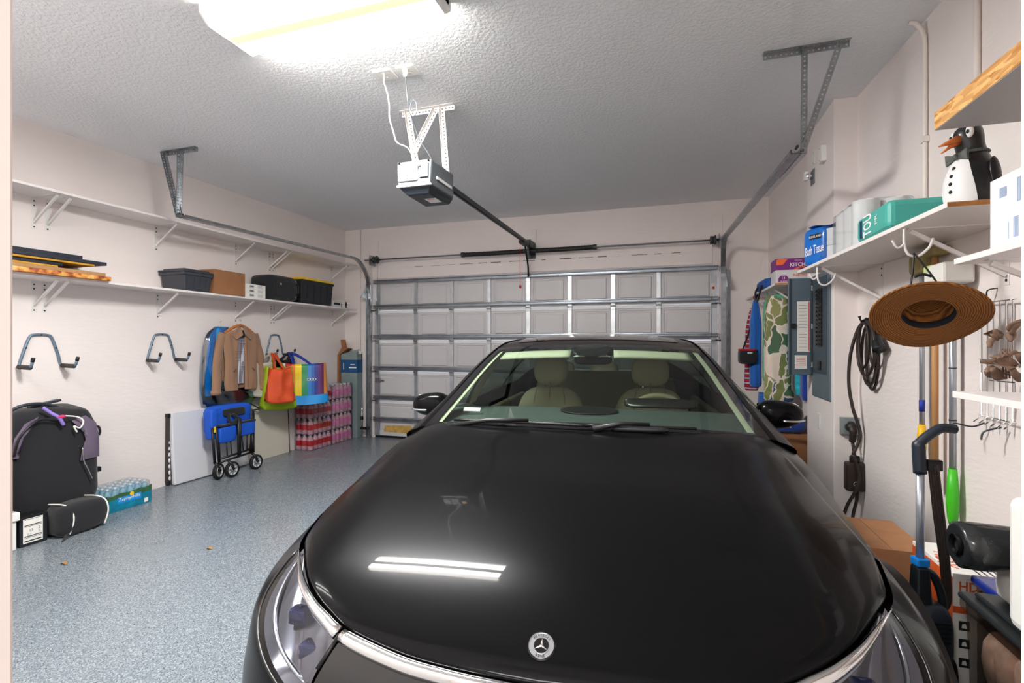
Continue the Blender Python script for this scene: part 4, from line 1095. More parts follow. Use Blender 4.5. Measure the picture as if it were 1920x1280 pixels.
b = MB(); cloth(b, rowf([(0, -.18, .18, 1.55), (.2, -.22, .22, 1.45), (1, -.21, .21, .92)]), .115, .05, MJ, 12, 20, .01, 9); b.build('back_panel', 'jacket_tan', t, smooth=True)
b = MB(); cloth(b, rowf([(0, -.05, .05, 1.55), (.2, -.055, .055, 1.45), (1, -.05, .05, .97)]), .150, .04, MJ, 8, 16, .01, 5); b.build('shirt', 'plaid', t, smooth=True)
b = MB(); b.prism([(-.04, 0), (.04, 0), (.032, -.08), (-.032, -.08)], 0, .003, frame(MJ @ Vector((0, .18, 1.575)), (0, 1, 0), (0, 0, 1))); b.build('neck_label', 'garment_dark', t)
b = MB(); b.tube([MJ @ Vector(p) for p in spline([(-.20, .14, 1.535), (-.09, .145, 1.60), (0, .15, 1.625), (.09, .145, 1.60), (.20, .14, 1.535)], 6)], .017, 8); hg = b.build('hanger', 'hanger_wood', t, smooth=True)
b = MB(); b.tube([MJ @ Vector(p) for p in spline([(0, .15, 1.625), (0, .15, 1.655), (.016, .15, 1.675), (.0, .15, 1.695), (-.02, .15, 1.68)], 5)], .003, 6); b.build('hanger_hook', 'chrome', hg, smooth=True)

MG = wallM(4.20, 0)
t = thing('garment', 'dark garment hanging behind the tan jacket with its hem showing below', 'garment', (XL + .06, 4.25, .80))
b = MB(); cloth(b, rowf([(0, .0, .10, 1.59), (.1, -.08, .25, 1.55), (.3, -.14, .30, 1.4), (.8, -.16, .52, .95), (1, -.15, .60, .77)]), .055, .06, MG, 14, 22, .012, 12); b.build('cloth_body', 'garment_dark', t, smooth=True)
b = MB(); b.tube([MG @ Vector(p) for p in ((.05, .06, 1.58), (.05, .06, 1.65), (.07, .06, 1.67))], .003, 6); b.build('hanger_hook', 'chrome', t)
t = thing('wrapped_garment', 'blue dry cleaning in clear plastic wrap hanging left of the tan jacket', 'garment', (XL + .1, 4.12, .72))
b = MB(); cloth(b, rowf([(0, -.02, .12, 1.60), (.12, -.10, .08, 1.53), (.3, -.135, .0, 1.40), (.75, -.17, -.02, 1.0), (1, -.16, -.0, .86)]), .105, .08, MG, 10, 22, .016, 21); b.build('cloth_body', 'blue_satin', t, smooth=True)
b = MB(); cloth(b, rowf([(0, -.04, .13, 1.605), (.12, -.14, .10, 1.53), (.3, -.18, .04, 1.40), (.7, -.215, .06, 1.0), (.85, -.20, .50, .84), (1, -.12, .44, .71)]), .10, .11, MG, 16, 26, .03, 30); b.build('plastic_wrap', 'plastic_wrap_blue', t, smooth=True)

# ---------------- shopping bags on the third hook ----------------
mat('bag_orange', (198, 72, 30), .7, var=.08, bump=.3, bscale=20, bdist=.008)
mat('bag_lime', (156, 186, 26), .55, bump=.3, bscale=16, bdist=.008); mat('bag_grey', (176, 172, 158), .75, bump=.2, bscale=18, bdist=.006)
mat('bag_black', (26, 26, 30), .7, bump=.3, bscale=20, bdist=.006); mat('bag_blue', (26, 142, 214), .45, bump=.3, bscale=14, bdist=.006); mat('strap_blue', (30, 52, 150), .6)
mat('print_pink', (206, 120, 190), .7); mat('print_yellow', (232, 214, 130), .7); mat('print_white', (240, 240, 240), .6)
def stripes(name, cols, span):
    m = mat(name, (200, 200, 200), .45, bump=.2, bscale=14, bdist=.006); nt = m.node_tree; tc = nt.nodes.new('ShaderNodeTexCoord'); sp = nt.nodes.new('ShaderNodeSeparateXYZ')
    nt.links.new(tc.outputs['Object'], sp.inputs[0]); mr = nt.nodes.new('ShaderNodeMapRange'); mr.inputs[1].default_value = span[0]; mr.inputs[2].default_value = span[1]
    nt.links.new(sp.outputs['X'], mr.inputs[0]); r = nt.nodes.new('ShaderNodeValToRGB'); r.color_ramp.interpolation = 'CONSTANT'
    e = r.color_ramp.elements; n = len(cols)
    while len(e) < n: e.new(.5)
    for k in range(n): e[k].position = k / n; e[k].color = s2l(*cols[k]) + (1,)
    nt.links.new(mr.outputs[0], r.inputs[0]); nt.links.new(r.outputs[0], nt.nodes['Principled BSDF'].inputs['Base Color'])
stripes('bag_rainbow', [(222, 226, 226), (204, 40, 40), (196, 36, 40), (228, 120, 40), (240, 210, 30), (240, 206, 24), (40, 140, 60), (30, 130, 110), (30, 120, 190), (26, 90, 170), (30, 50, 130), (84, 40, 110), (90, 36, 80), (196, 130, 60)], (-.26, .26))
def bag(name, label, M, wt, wb, dt, db, z0, z1, m, strap, attach, hem=None, seed=0, soft=.02):
    """soft open tote: local x wide, y deep, z up, hung by two straps meeting at 'attach'"""
    loc = M @ Vector((0, 0, z0)); rz = math.atan2(M[1][0], M[0][0])
    t = thing(name, label, 'bag', loc, rz, 'shopping bags on the bike hook')
    Mi = RM[t.name].inverted()
    def ringp(u, a):
        w = wb + (wt - wb) * u; d = db + (dt - db) * u
        c, s = math.cos(a), math.sin(a); k = (abs(c) ** 5 + abs(s) ** 5) ** (-1 / 5)
        n = noise.noise(Vector((a * 1.4, u * 2.5, seed))) * soft
        bot = .02 * math.cos(2 * a) * (1 - u) if u < .3 else 0
        return Vector((w / 2 * k * c * (1 + n), d / 2 * k * s + n, z0 + (z1 - z0) * u + (0.012 * math.cos(2 * a) if u > .9 else bot)))
    b = MB(); b.grid(lambda i, j: M @ ringp(i, j * 2 * PI), 16, 44, flip=True)
    b.grid(lambda i, j: M @ (ringp(0, j * 2 * PI) * 1.0).lerp(Vector((0, 0, z0 - .004)), i), 3, 44)
    b.build('bag_body', m, t, smooth=True, solid=.003)
    if hem:
        b = MB(); b.grid(lambda i, j: M @ (ringp(i * .22, j * 2 * PI) * 1.0 + Vector((0, 0, 0)) + Vector((math.cos(j * 2 * PI), math.sin(j * 2 * PI), 0)) * .004), 5, 44, flip=True); b.build('hem_band', hem, t, smooth=True)
    for s in (-1, 1):
        pa = M @ Vector((-wt * .24, s * dt * .48, z1 - .05)); pb = M @ Vector((wt * .24, s * dt * .48, z1 - .05)); at = Vector(attach) + Vector((s * .012, s * .015, 0))
        b = MB(); pts = spline([pa, pa.lerp(at, .6) + Vector((0, 0, .02)), at, pb.lerp(at, .6) + Vector((0, 0, .02)), pb], 7)
        b.tube(pts, .012, 6); b.build('strap', strap, t, smooth=True)
    return t
HL, HR = (XL + .12, 4.965, 1.30), (XL + .12, 5.257, 1.30)
def bM(x, y, rz): return Matrix.Translation((x, y, 0)) @ Matrix.Rotation(rz, 4, 'Z')
bag('shopping_bag', 'pale grey canvas bag behind the lime bag on the bike hook', bM(XL + .14, 4.78, 1.25), .30, .34, .07, .10, .80, 1.20, 'bag_grey', 'bag_grey', HL, seed=1)
tl = bag('shopping_bag', 'lime green shopping bag with a pink flower print under the orange bag', bM(XL + .26, 4.90, 1.15), .30, .42, .10, .20, .64, 1.14, 'bag_lime', 'bag_lime', HL, seed=4)
MF = bM(XL + .26, 4.90, 1.15)
for k, (dx, dz, rr, mm) in enumerate(((.10, .80, .045, 'print_pink'), (.0, .80, .03, 'print_yellow'), (-.07, .79, .035, 'print_yellow'), (.14, .77, .03, 'print_pink'))):
    b = MB(); o = MF @ Vector((dx, -.102, dz)); b.lathe([(rr, 0), (rr * .4, .003)], 10, frame(o, MF.to_3x3() @ Vector((1, 0, 0)), (0, 0, 1))); b.build('flower_print', mm, tl)
bag('shopping_bag', 'orange cloth bag hanging by long straps on the bike hook', bM(XL + .41, 4.76, 1.0), .23, .32, .12, .18, .74, 1.13, 'bag_orange', 'bag_orange', HL, seed=7, soft=.05)
bag('shopping_bag', 'black bag tucked behind the rainbow striped bag', bM(XL + .12, 5.12, 1.35), .30, .34, .08, .10, .80, 1.22, 'bag_black', 'bag_black', HR, seed=9)
MRb = bM(XL + .40, 5.19, .72)
tr_ = bag('shopping_bag', 'rainbow striped shopping bag with bright blue base hanging on the bike hook', MRb, .50, .56, .16, .26, .68, 1.17, 'bag_rainbow', 'strap_blue', HR, 'bag_blue', seed=12, soft=.012)
dr = MRb.to_3x3()
b = MB(); b.grid(lambda i, j: MRb @ Vector((-.257 - .030 * (1 - i), (-.5 + j) * (.15 + .08 * (1 - i)), .74 + .42 * i)), 6, 4); b.build('side_gusset', 'bag_blue', tr_, smooth=True)
text('YAOMS', 'print_white', frame(MRb @ Vector((-.285, -.02, .95)), dr @ Vector((.07, 0, -1)), dr @ Vector((0, -1, 0)) * -1), .09, tr_, width=.34)
for q in (-.035, .0, .035):
    b = MB(); b.lathe([(.018, 0), (.018, .001), (.012, .001), (.012, 0)], 14, frame(MRb @ Vector((.08 + q, -.117, .975)), dr @ Vector((1, 0, 0)), dr @ Vector((0, -.09, 1))), cap=False); b.build('logo_ring', 'print_white', tr_)

# ---------------- things standing along the left wall ----------------
# rolling duffel bag
mat('bag_purple', (104, 92, 112), .85, bump=.3, bscale=260); mat('lilac', (140, 120, 200), .7); mat('yarn_pink', (200, 50, 100), .8)
def surf_bag(t, x0, x1, y0, y1, z0, z1, m, seed, p=4.5, wob=.015, n=40, mm=26, lean=0):
    c = Vector(((x0 + x1) / 2, (y0 + y1) / 2, (z0 + z1) / 2)); b = MB(); b.ell((0, 0, 0), (x1 - x0) / 2, (y1 - y0) / 2, (z1 - z0) / 2, n, mm, p=p)
    for i, v in enumerate(b.v):
        k = noise.noise(v * 6 + Vector((seed, 0, 0))) * wob + noise.noise(v * 14 + Vector((seed, 5, 0))) * wob * .5
        b.v[i] = c + v * (1 + k / max(.05, v.length)) - Vector((lean * (v.z / (z1 - z0) + .5), 0, 0))
    return b.build('bag_body', m, t, smooth=True)
t = thing('rolling_duffel', 'large black and purple wheeled duffel bag standing against the left wall', 'luggage', (-4.60, 2.52, 0))
bb = surf_bag(t, -4.78, -4.425, 2.25, 2.87, .06, .93, 'black_fabric', 3, 5, .018, 48, 30, .02)
for pts, mm in (([(2.275, .60), (2.29, .74), (2.35, .84), (2.44, .88), (2.38, .81), (2.325, .73), (2.31, .60)], 'bag_purple'),
                ([(2.86 - .01, .50), (2.855, .66), (2.82, .78), (2.74, .85), (2.64, .82), (2.71, .76), (2.73, .66), (2.70, .58), (2.69, .50)], 'bag_purple')):
    # fabric panels: laid over the bag's bulging face
    b = MB(); n = len(pts)
    def fx(y, z):
        u = min(.97, abs(y - 2.56) / .312); w = min(.97, abs(z - .495) / .437); return -4.59 + .183 * (1 - u ** 5) ** .2 * (1 - w ** 5) ** .2 - .02 * (z / .9) + .004
    cy, cz = sum(p[0] for p in pts) / n, sum(p[1] for p in pts) / n
    rings = []
    for q in (1, .75, .5, .25): rings += [(fx(cy + (y - cy) * q, cz + (z - cz) * q) + .004, cy + (y - cy) * q, cz + (z - cz) * q) for y, z in pts]
    rings.append((fx(cy, cz) + .006, cy, cz)); fs = []
    for r in range(3):
        for k in range(n): fs.append((r * n + k, r * n + (k + 1) % n, (r + 1) * n + (k + 1) % n, (r + 1) * n + k))
    for k in range(n): fs.append((3 * n + k, 3 * n + (k + 1) % n, 4 * n))
    b.add(rings, fs); b.build('side_panel', mm, t, smooth=True)
b = MB(); b.tube(spline([(-4.41, 2.705, .60), (-4.405, 2.71, .5), (-4.405, 2.74, .42), (-4.405, 2.77, .34)], 6), .005, 6); b.build('zip', 'chrome', t, smooth=True)
b = MB(); b.tube(spline([(-4.43, 2.285, .62), (-4.405, 2.30, .74), (-4.405, 2.36, .82), (-4.42, 2.45, .86), (-4.41, 2.60, .82)], 6), .009, 6); b.build('piping', 'black_plastic', t, smooth=True)
b = MB(); b.tube(spline([(-4.55, 2.865, .72), (-4.54, 2.90, .73), (-4.54, 2.91, .67), (-4.55, 2.865, .62)], 6), .010, 6); b.build('carry_strap', 'black_fabric', t, smooth=True)
b = MB(); b.box(-4.56, -4.50, 2.865, 2.90, .36, .40); b.build('buckle', 'black_plastic', t, bevel=.005)
b = MB(); b.tube(spline([(-4.56, 2.30, .915), (-4.54, 2.38, .96), (-4.54, 2.50, .965), (-4.55, 2.62, .925)], 6), .012, 8); b.build('top_handle', 'opener_dark', t, smooth=True)
b = MB(); b.beam((-4.60, 2.46, .94), (-4.60, 2.66, .975), .05, .02); b.build('pull_handle', 'opener_dark', t, bevel=.006)
for y in (2.33, 2.80):
    b = MB(); M = Matrix.Translation((-4.43, y, .07)) @ Matrix.Rotation(PI / 2, 4, 'X'); b.lathe([(.02, -.02), (.062, -.02), (.068, -.012), (.068, .012), (.062, .02), (.02, .02)], 20, M); b.build('wheel', 'rubber', t, smooth=True)
b = MB(); b.tube(spline([(-4.44, 2.46, .945), (-4.42, 2.50, .90), (-4.40, 2.54, .86), (-4.40, 2.57, .80)], 6), .012, 8); yr = b.build('luggage_yarn', 'lilac', t, smooth=True)
b = MB(); b.ell((-4.40, 2.555, .865), .018, .03, .014); b.build('yarn_knot', 'yarn_pink', yr, smooth=True)
b = MB(); b.tube(spline([(-4.41, 2.57, .87), (-4.40, 2.66, .85), (-4.395, 2.70, .81), (-4.40, 2.68, .76), (-4.40, 2.64, .78), (-4.40, 2.66, .73)], 6), .006, 6); b.build('luggage_tag_cord', 'paper_white', t, smooth=True)

# black shoe box with printed label, piped duffel, white crate, loose cardboard
t = thing('shoe_box', 'black box with a white printed shipping label standing on the floor', 'box', (-4.40, 2.42, 0))
b = MB(); b.box(-4.405, -4.29, 2.245, 2.405, 0, .205); b.build('carton_body', 'tote_black', t, bevel=.003)
b = MB(); b.box(-4.408, -4.287, 2.242, 2.408, .175, .209); b.build('lid', 'black_plastic', t, bevel=.003)
LM = frame((-4.2865, 2.318, .108), (0, 1, 0), (0, 0, 1))
patch('paper_white', LM, .115, .17, t)
F2 = lambda dy, z: frame((-4.2855, 2.318 + dy, z), (0, 1, 0), (0, 0, 1))
text('13', 'ink', F2(-.01, .108), .018, t); text('2', 'ink', F2(.037, .113), .018, t); text('D 5', 'ink', F2(-.022, .082), .012, t); text('34', 'ink', F2(.037, .09), .009, t)
b = MB()
for zz, h in ((.185, .003), (.142, .006), (.135, .003), (.066, .006), (.058, .003), (.032, .008)): b.box(-4.2858, -4.2853, 2.268, 2.368, zz, zz + h)
b.build('print', 'ink', t)
t = thing('sports_duffel', 'small black duffel bag with white piping lying beside the shoe box', 'bag', (-4.33, 2.58, 0))
surf_bag(t, -4.40, -4.18, 2.42, 2.77, 0, .235, 'black_fabric', 8, 4, .012)
for yy in (2.50, 2.735):
    b = MB(); b.tube(spline([(-4.36, yy - .05, .235), (-4.26, yy - .02, .232), (-4.20, yy, .20), (-4.178, yy + .005, .12), (-4.19, yy - .015, .02)], 6), .0055, 6); b.build('piping', 'paper_white', t, smooth=True)
b = MB(); b.add([(-4.18, 2.45, .03), (-4.13, 2.40, .004), (-4.20, 2.49, .004), (-4.19, 2.50, .04)], [(0, 1, 2, 3)]); b.build('end_flap', 'black_fabric', t, solid=.006)
t = thing('white_crate', 'white plastic crate with lipped rim standing by the door jamb', 'crate', (-4.42, 2.1, 0))
b = MB(); b.box(-4.60, -4.285, 1.85, 2.225, 0, .255); b.build('crate_body', 'white_plastic', t, bevel=.006)
b = MB(); b.box(-4.61, -4.27, 1.84, 2.238, .20, .258); b.build('rim', 'white_plastic', t, bevel=.006)
b = MB()
for zz in (.05, .10, .15): b.box(-4.2845, -4.283, 2.10, 2.20, zz, zz + .006)
b.build('vent_slot', 'carton_grey', t)
b = MB(); b.box(-4.60, -4.285, 1.90, 2.205, .2595, .62); b.one('cardboard_box', 'cardboard', 'tall plain cardboard carton standing on the white crate', 'box', bevel=.003)

# water bottle pack
glass('pet', (196, 222, 228), .9, .07, .06); glass('shrink_wrap', (236, 242, 246), .9, .07, .1)
mat('cap_white', (226, 230, 236), .4); mat('water_blue', (30, 150, 170), .4); mat('wrap_teal', (18, 122, 150), .35, var=.3, vscale=14); mat('wrap_green', (58, 96, 60), .4, var=.35, vscale=30); mat('bottle_body', (150, 186, 200), .18, var=.15, vscale=20)
def bottle_mesh(h, r, label=None):
    prof = [(r * .92, 0), (r, .008), (r, h * .30), (r * .95, h * .36), (r, h * .42), (r, h * .66), (r * .7, h * .80), (r * .38, h * .90), (r * .38, h * .915)]
    b = MB(); b.lathe(prof, 12); return b
def bottle_pack(name, label, x0, y0, nx, ny, d, h, z0, mats, group=None, cat='drink pack', lab=True, wrapm='shrink_wrap'):
    t = thing(name, label, cat, (x0 + nx * d / 2, y0 + ny * d / 2, z0), group=group)
    ref = None
    for i in range(nx):
        for j in range(ny):
            vis = True
            lx, ly = (i + .5 - nx / 2) * d, (j + .5 - ny / 2) * d
            if ref is None:
                b = bottle_mesh(h, d * .47); b.m = 1; b.lathe([(d * .20, h * .905), (d * .20, h), (0.001, h)], 10)
                if lab: b.m = 2; b.lathe([(d * .478, h * .28), (d * .478, h * .62)], 12, cap=False)
                o = b.build('bottle', mats, t, smooth=True, local=True); ref = o
            else:
                o = bpy.data.objects.new('bottle', ref.data); C.objects.link(o); o.parent = t; RM[o.name] = RM[t.name]
            o.location = (lx, ly, 0); o.rotation_euler = (0, 0, (i * 7 + j * 3) % 5)
    X, Y = nx * d / 2 + .003, ny * d / 2 + .003
    b = MB(); b.box(-X, X, -Y, Y, -.0005, h + .003); b.build('shrink_film', wrapm, t, local=True, bevel=.02)
    return t
t = bottle_pack('water_pack', 'shrink wrapped pack of water bottles with teal wrapper beside the duffel bags', -4.70, 2.90, 4, 6, .062, .20, .0006, ['bottle_body', 'cap_white', 'water_blue'])
ax = -4.70 + 4 * .062 + .0035; yc = 2.90 + .186
b = MB(); b.box(ax, ax + .0012, 2.892, 2.90 + .372 + .006, .002, .125); b.build('wrapper_print', 'wrap_teal', t)
b = MB(); b.prism([(0, 0), (.386, 0), (.386, .055), (.33, .04), (.28, .05), (.2, .035), (.12, .045), (.05, .03), (0, .045)], 0, .0012, frame((ax + .0013, 2.892, .105), (0, 1, 0), (0, 0, 1))); b.build('wrapper_hills', 'wrap_green', t)
b = MB(); b.box(ax + .0025, ax + .0030, yc - .10, yc + .10, .06, .115); b.build('wrapper_band', 'bag_blue', t)
text('Zephyrhills', 'print_white', frame((ax + .0032, yc, .09), (0, 1, 0), (0, 0, 1)), .035, t, width=.18)
b = MB(); b.lathe([(.018, 0), (.0, .001)], 14, frame((ax + .0031, yc + .02, .122), (0, 1, 0), (0, 0, 1))); b.build('wrapper_sun', 'lid_yellow', t)
b = MB(); b.box(-4.70, ax, 2.8935, 2.8945, .002, .115); b.build('wrapper_end', 'wrap_teal', t)
patch('paper_white', frame((ax + .0013, 2.90 + .33, .03), (0, 1, 0), (0, 0, 1)), .035, .035, t)

# folding table on its side, leaning
mat('table_white', (214, 216, 222), .45)
t = thing('folding_table', 'white folding table folded flat and leaning against the left wall', 'table', (-4.74, 3.95, 0))
b = MB(); b.hexa([(-4.745, 3.70, .005), (-4.70, 3.70, .005), (-4.70, 4.62, .005), (-4.745, 4.62, .005)], [(-4.795, 3.70, .73), (-4.75, 3.70, .73), (-4.75, 4.62, .73), (-4.795, 4.62, .73)]); b.build('table_top', 'table_white', t, bevel=.012, seg=3)
b = MB(); b.beam((-4.79, 3.685, .03), (-4.798 + .02, 3.685, .71), .03, .03, up=(0, 1, 0)); b.build('leg_rail', 'foam', t, bevel=.004)
for k in range(11):
    b = MB(); z_ = .07 + k * .06; b.ell((-4.765 - .002 * k, 3.694, z_), .012, .010, .022, 10, 6); b.build('edge_tab', 'table_white', t, smooth=True)
for zz in (.03, .70): 
    b = MB(); b.box(-4.80 + .005, -4.755, 3.668, 3.70, zz - .02, zz + .02); b.build('leg_bracket', 'black_plastic', t, bevel=.004)

# folded wagon
mat('wagon_blue', (22, 84, 196), .6, bump=.35, bscale=28, bdist=.008); mat('wheel_grey', (206, 208, 212), .4)
t = thing('folding_wagon', 'blue folded utility wagon with black frame and white spoked wheels', 'wagon', (-4.56, 4.25, 0))
X0, X1 = -4.68, -4.50
def wg(y0, y1, z0, z1, x0, x1, nm, m, s=.03):
    b = MB(); b.ell(((x0 + x1) / 2, (y0 + y1) / 2, (z0 + z1) / 2), (x1 - x0) / 2, (y1 - y0) / 2, (z1 - z0) / 2, 20, 12, p=6)
    for i, v in enumerate(b.v): b.v[i] = v + Vector((1, 0, .6)) * noise.noise(v * 13) * s * .35
    return b.build(nm, m, t, smooth=True)
wg(3.96, 4.50, .44, .76, -4.66, -4.53, 'fabric_tub', 'wagon_blue')
wg(4.02, 4.235, .37, .54, -4.54, -4.475, 'front_pocket', 'wagon_blue', .02)
wg(4.27, 4.49, .40, .56, -4.54, -4.475, 'front_pocket', 'wagon_blue', .02)
wg(3.94, 4.02, .42, .74, -4.60, -4.50, 'side_fold', 'wagon_blue', .02)
wg(4.10, 4.38, .64, .72, -4.545, -4.505, 'storage_strap', 'black_fabric', .03)
b = MB(); b.tube(spline([(-4.50, 4.16, .66), (-4.48, 4.13, .62), (-4.485, 4.18, .57), (-4.48, 4.24, .61), (-4.50, 4.2, .66)], 5), .014, 6); b.build('tie_strap', 'black_fabric', t, smooth=True)
b = MB(); b.box(-4.545, -4.472, 4.02, 4.49, .545, .565); b.build('edge_binding', 'black_fabric', t, bevel=.004)
for (ya, za, yb, zb, x, r) in ((3.945, .55, 3.975, .18, -4.50, .013), (3.985, .55, 4.02, .17, -4.49, .013), (4.03, .50, 4.055, .17, -4.52, .012), (4.475, .66, 4.44, .19, -4.50, .015), (4.50, .64, 4.50, .2, -4.52, .012), (4.45, .4, 4.47, .19, -4.49, .014), (4.245, .62, 4.245, .20, -4.465, .016), (4.27, .6, 4.265, .20, -4.465, .010), (4.12, .38, 4.13, .20, -4.50, .007), (4.17, .38, 4.19, .21, -4.50, .007), (4.32, .40, 4.34, .22, -4.50, .007), (4.39, .40, 4.385, .22, -4.50, .007)):
    b = MB(); b.cyl((x, ya, za), (x, yb, zb), r, n=8); b.build('frame_tube', 'black_plastic', t, smooth=True)
for (za, zb) in ((.205, .235), (.17, .195)):
    b = MB(); b.cyl((-4.50, 4.02, za), (-4.50, 4.47, zb), .012, n=8); b.build('cross_bar', 'black_plastic', t, smooth=True)
b = MB(); b.box(-4.488, -4.478, 3.955, 3.97, .50, .56); b.build('latch', 'lid_yellow', t)
def wheel(c, r, w, rz, parent):
    M = Matrix.Translation(c) @ Matrix.Rotation(rz, 4, 'Z') @ Matrix.Rotation(PI / 2, 4, 'Y')
    b = MB(); b.lathe([(r * .70, -w * .7), (r * .92, -w), (r, -w * .6), (r, w * .6), (r * .92, w), (r * .70, w * .7)], 28, M, cap=False); wo = b.build('wheel', 'rubber', parent, smooth=True)
    b = MB(); b.lathe([(r * .72, w * .6), (r * .66, w * .85), (r * .66, -w * .85), (r * .72, -w * .6)], 28, M, cap=False); b.lathe([(.002, w * .3), (r * .67, w * .3)], 24, M, cap=False); b.lathe([(.002, w * .9), (.014, w * .9), (.014, -w * .9)], 12, M, cap=False); b.build('rim', 'wheel_grey', wo, smooth=False)
    b = MB()
    for k in range(7):
        R = M @ Matrix.Rotation(k * 2 * PI / 7, 4, 'Z'); b.beam(R @ Vector((.012, 0, w * .5)), R @ Vector((r * .68, 0, w * .5)), .008, .008)
    b.build('spoke', 'steel', wo)
    return wo
for c, rz in (((-4.50, 4.02, .083), .35), ((-4.435, 4.13, .083), .0), ((-4.46, 4.475, .083), .0)):
    wheel(c, .083, .022, rz, t)
    b = MB(); b.tube([(c[0] + .026, c[1], c[2]), (c[0] + .02, c[1] - .02, c[2] + .06), (c[0] - .01, c[1] - .045, c[2] + .11)], [.014, .013, .015], 8); b.build('caster_fork', 'black_plastic', t, smooth=True)

# beige board and black hanger
mat('board_beige', (214, 208, 194), .6)
t = thing('leaning_board', 'plain beige panel leaning against the wall between wagon and drink packs', 'panel', (-4.77, 5.0, 0))
b = MB(); b.hexa([(-4.765, 4.63, 0), (-4.752, 4.63, 0), (-4.752, 5.32, 0), (-4.765, 5.32, 0)], [(-4.797, 4.63, .66), (-4.784, 4.63, .66), (-4.784, 5.32, .66), (-4.797, 5.32, .66)]); b.build('sheet', 'board_beige', t, bevel=.002)
b = MB(); b.beam((-4.758, 5.327, 0), (-4.79, 5.327, .66), .016, .012, up=(0, 1, 0)); b.build('edge_strip', 'foam', t)
t = thing('clothes_hanger', 'empty dark clothes hanger hanging below the dry cleaning', 'hanger', (-4.70, 4.60, .62))
b = MB(); b.tube([(-4.70, 4.42, .635), (-4.70, 4.58, .745), (-4.70, 4.78, .635)], .008, 8); b.tube([(-4.70, 4.42, .635), (-4.70, 4.78, .635)], .006, 8); b.build('frame', 'black_plastic', t, smooth=True)
b = MB(); b.tube(spline([(-4.70, 4.58, .745), (-4.70, 4.58, .79), (-4.70, 4.605, .81), (-4.70, 4.60, .835), (-4.70, 4.575, .83)], 4), .003, 6); b.build('hook', 'black_plastic', t, smooth=True)

# drink packs, four layers
mat('soda_red', (196, 30, 40), .3, var=.3, vscale=40); mat('soda_pink', (226, 120, 170), .35, var=.3, vscale=40); mat('soda_body', (206, 150, 160), .15, var=.3, vscale=30); mat('soda_green', (60, 130, 80), .3)
nm_l = ['bottom', 'second', 'third', 'top']
for k in range(4):
    for q in range(2):
        lb = '%s layer pack of red labelled drink bottles, %s' % (nm_l[k], 'next to the beige panel' if q == 0 else 'next to the tall grey carton')
        bottle_pack('drink_pack', lb, -4.785, 5.44 + q * .465, 3, 5, .0905, .206, .001 + k * .2115, ['soda_body', 'cap_white', 'soda_red' if q == 0 else 'soda_pink'], 'stacked drink packs by the left wall')

# tall grey carton, cardboard scraps and pole in the corner
mat('carton_sage', (132, 148, 148), .6, var=.05); mat('carton_blue', (26, 84, 132), .5)
t = thing('tall_carton', 'tall slim grey green carton with a blue band standing in the corner', 'box', (-4.63, 6.45, 0))
b = MB(); b.box(-4.755, -4.475, 6.40, 6.54, 0, 1.265); b.build('carton_body', 'carton_sage', t, bevel=.003)
b = MB(); b.box(-4.756, -4.474, 6.399, 6.541, .98, 1.175); b.build('band', 'carton_blue', t)
patch('print_white', frame((-4.55, 6.3989, 1.06), (1, 0, 0), (0, 0, 1)), .13, .020, t, 'print'); patch('print_white', frame((-4.55, 6.3989, 1.105), (1, 0, 0), (0, 0, 1)), .08, .010, t, 'print')
patch('print_white', frame((-4.71, 6.3989, 1.08), (1, 0, 0), (0, 0, 1)), .012, .10, t, 'print')
b = MB(); b.add([(-4.74, 6.42, 1.266), (-4.50, 6.42, 1.266), (-4.46, 6.45, 1.34), (-4.60, 6.45, 1.30)], [(0, 1, 2, 3)]); b.build('open_flap', 'carton_sage', t, solid=.004)
t = thing('cardboard_strip', 'narrow brown cardboard strip with a bent top behind the tall carton', 'cardboard', (-4.78, 6.42, 0))
b = MB(); b.box(-4.795, -4.762, 6.36, 6.53, 0, 1.25); b.build('strip', 'cardboard_dark', t, bevel=.002)
b = MB(); b.hexa([(-4.79, 6.36, 1.251), (-4.76, 6.36, 1.251), (-4.76, 6.50, 1.251), (-4.79, 6.50, 1.251)], [(-4.72, 6.36, 1.36), (-4.62, 6.36, 1.345), (-4.62, 6.50, 1.345), (-4.72, 6.50, 1.36)]); b.build('bent_top', 'cardboard_dark', t)
b = MB(); b.hexa([(-4.745, 6.40, 1.35), (-4.66, 6.40, 1.35), (-4.66, 6.42, 1.35), (-4.745, 6.42, 1.35)], [(-4.765, 6.40, 1.48), (-4.69, 6.40, 1.48), (-4.69, 6.42, 1.48), (-4.765, 6.42, 1.48)]); b.build('upright_tab', 'cardboard_dark', t)
t = thing('steel_pole', 'slim chrome pole leaning in the corner beside the tall carton', 'pole', (-4.42, 6.46, 0))
b = MB(); b.tube([(-4.415, 6.44, .0), (-4.452, 6.50, .70)], [.016, .008], 10); b.build('tube', 'chrome', t, smooth=True)
b = MB(); b.cyl((-4.430, 6.463, .27), (-4.433, 6.467, .32), .022, n=12); b.build('collar', 'black_plastic', t, smooth=True)
# fallen leaves on the floor
mat('leaf_brown', (150, 118, 70), .8)
for (px, py, sz, lb) in ((393, 1028, .03, 'dry curled brown leaf on the floor in the middle of the open bay'), (488, 885, .022, 'small dark dry leaf on the floor near the wagon wheel'), (120, 1056, .03, 'thin dry leaf on the floor near the white crate')):
    p = on_z(px, py, .002); b = MB(); b.grid(lambda i, j: (p.x + (i - .5) * sz * 1.6, p.y + (j - .5) * sz * (1 - (2 * i - 1) ** 2 * .8), .001 + .010 * (2 * j - 1) ** 2 * (1 - (2 * i - 1) ** 2)), 6, 4)
    b.one('dry_leaf', 'leaf_brown', lb, 'leaf', 'dry leaves on the floor', solid=.0008)
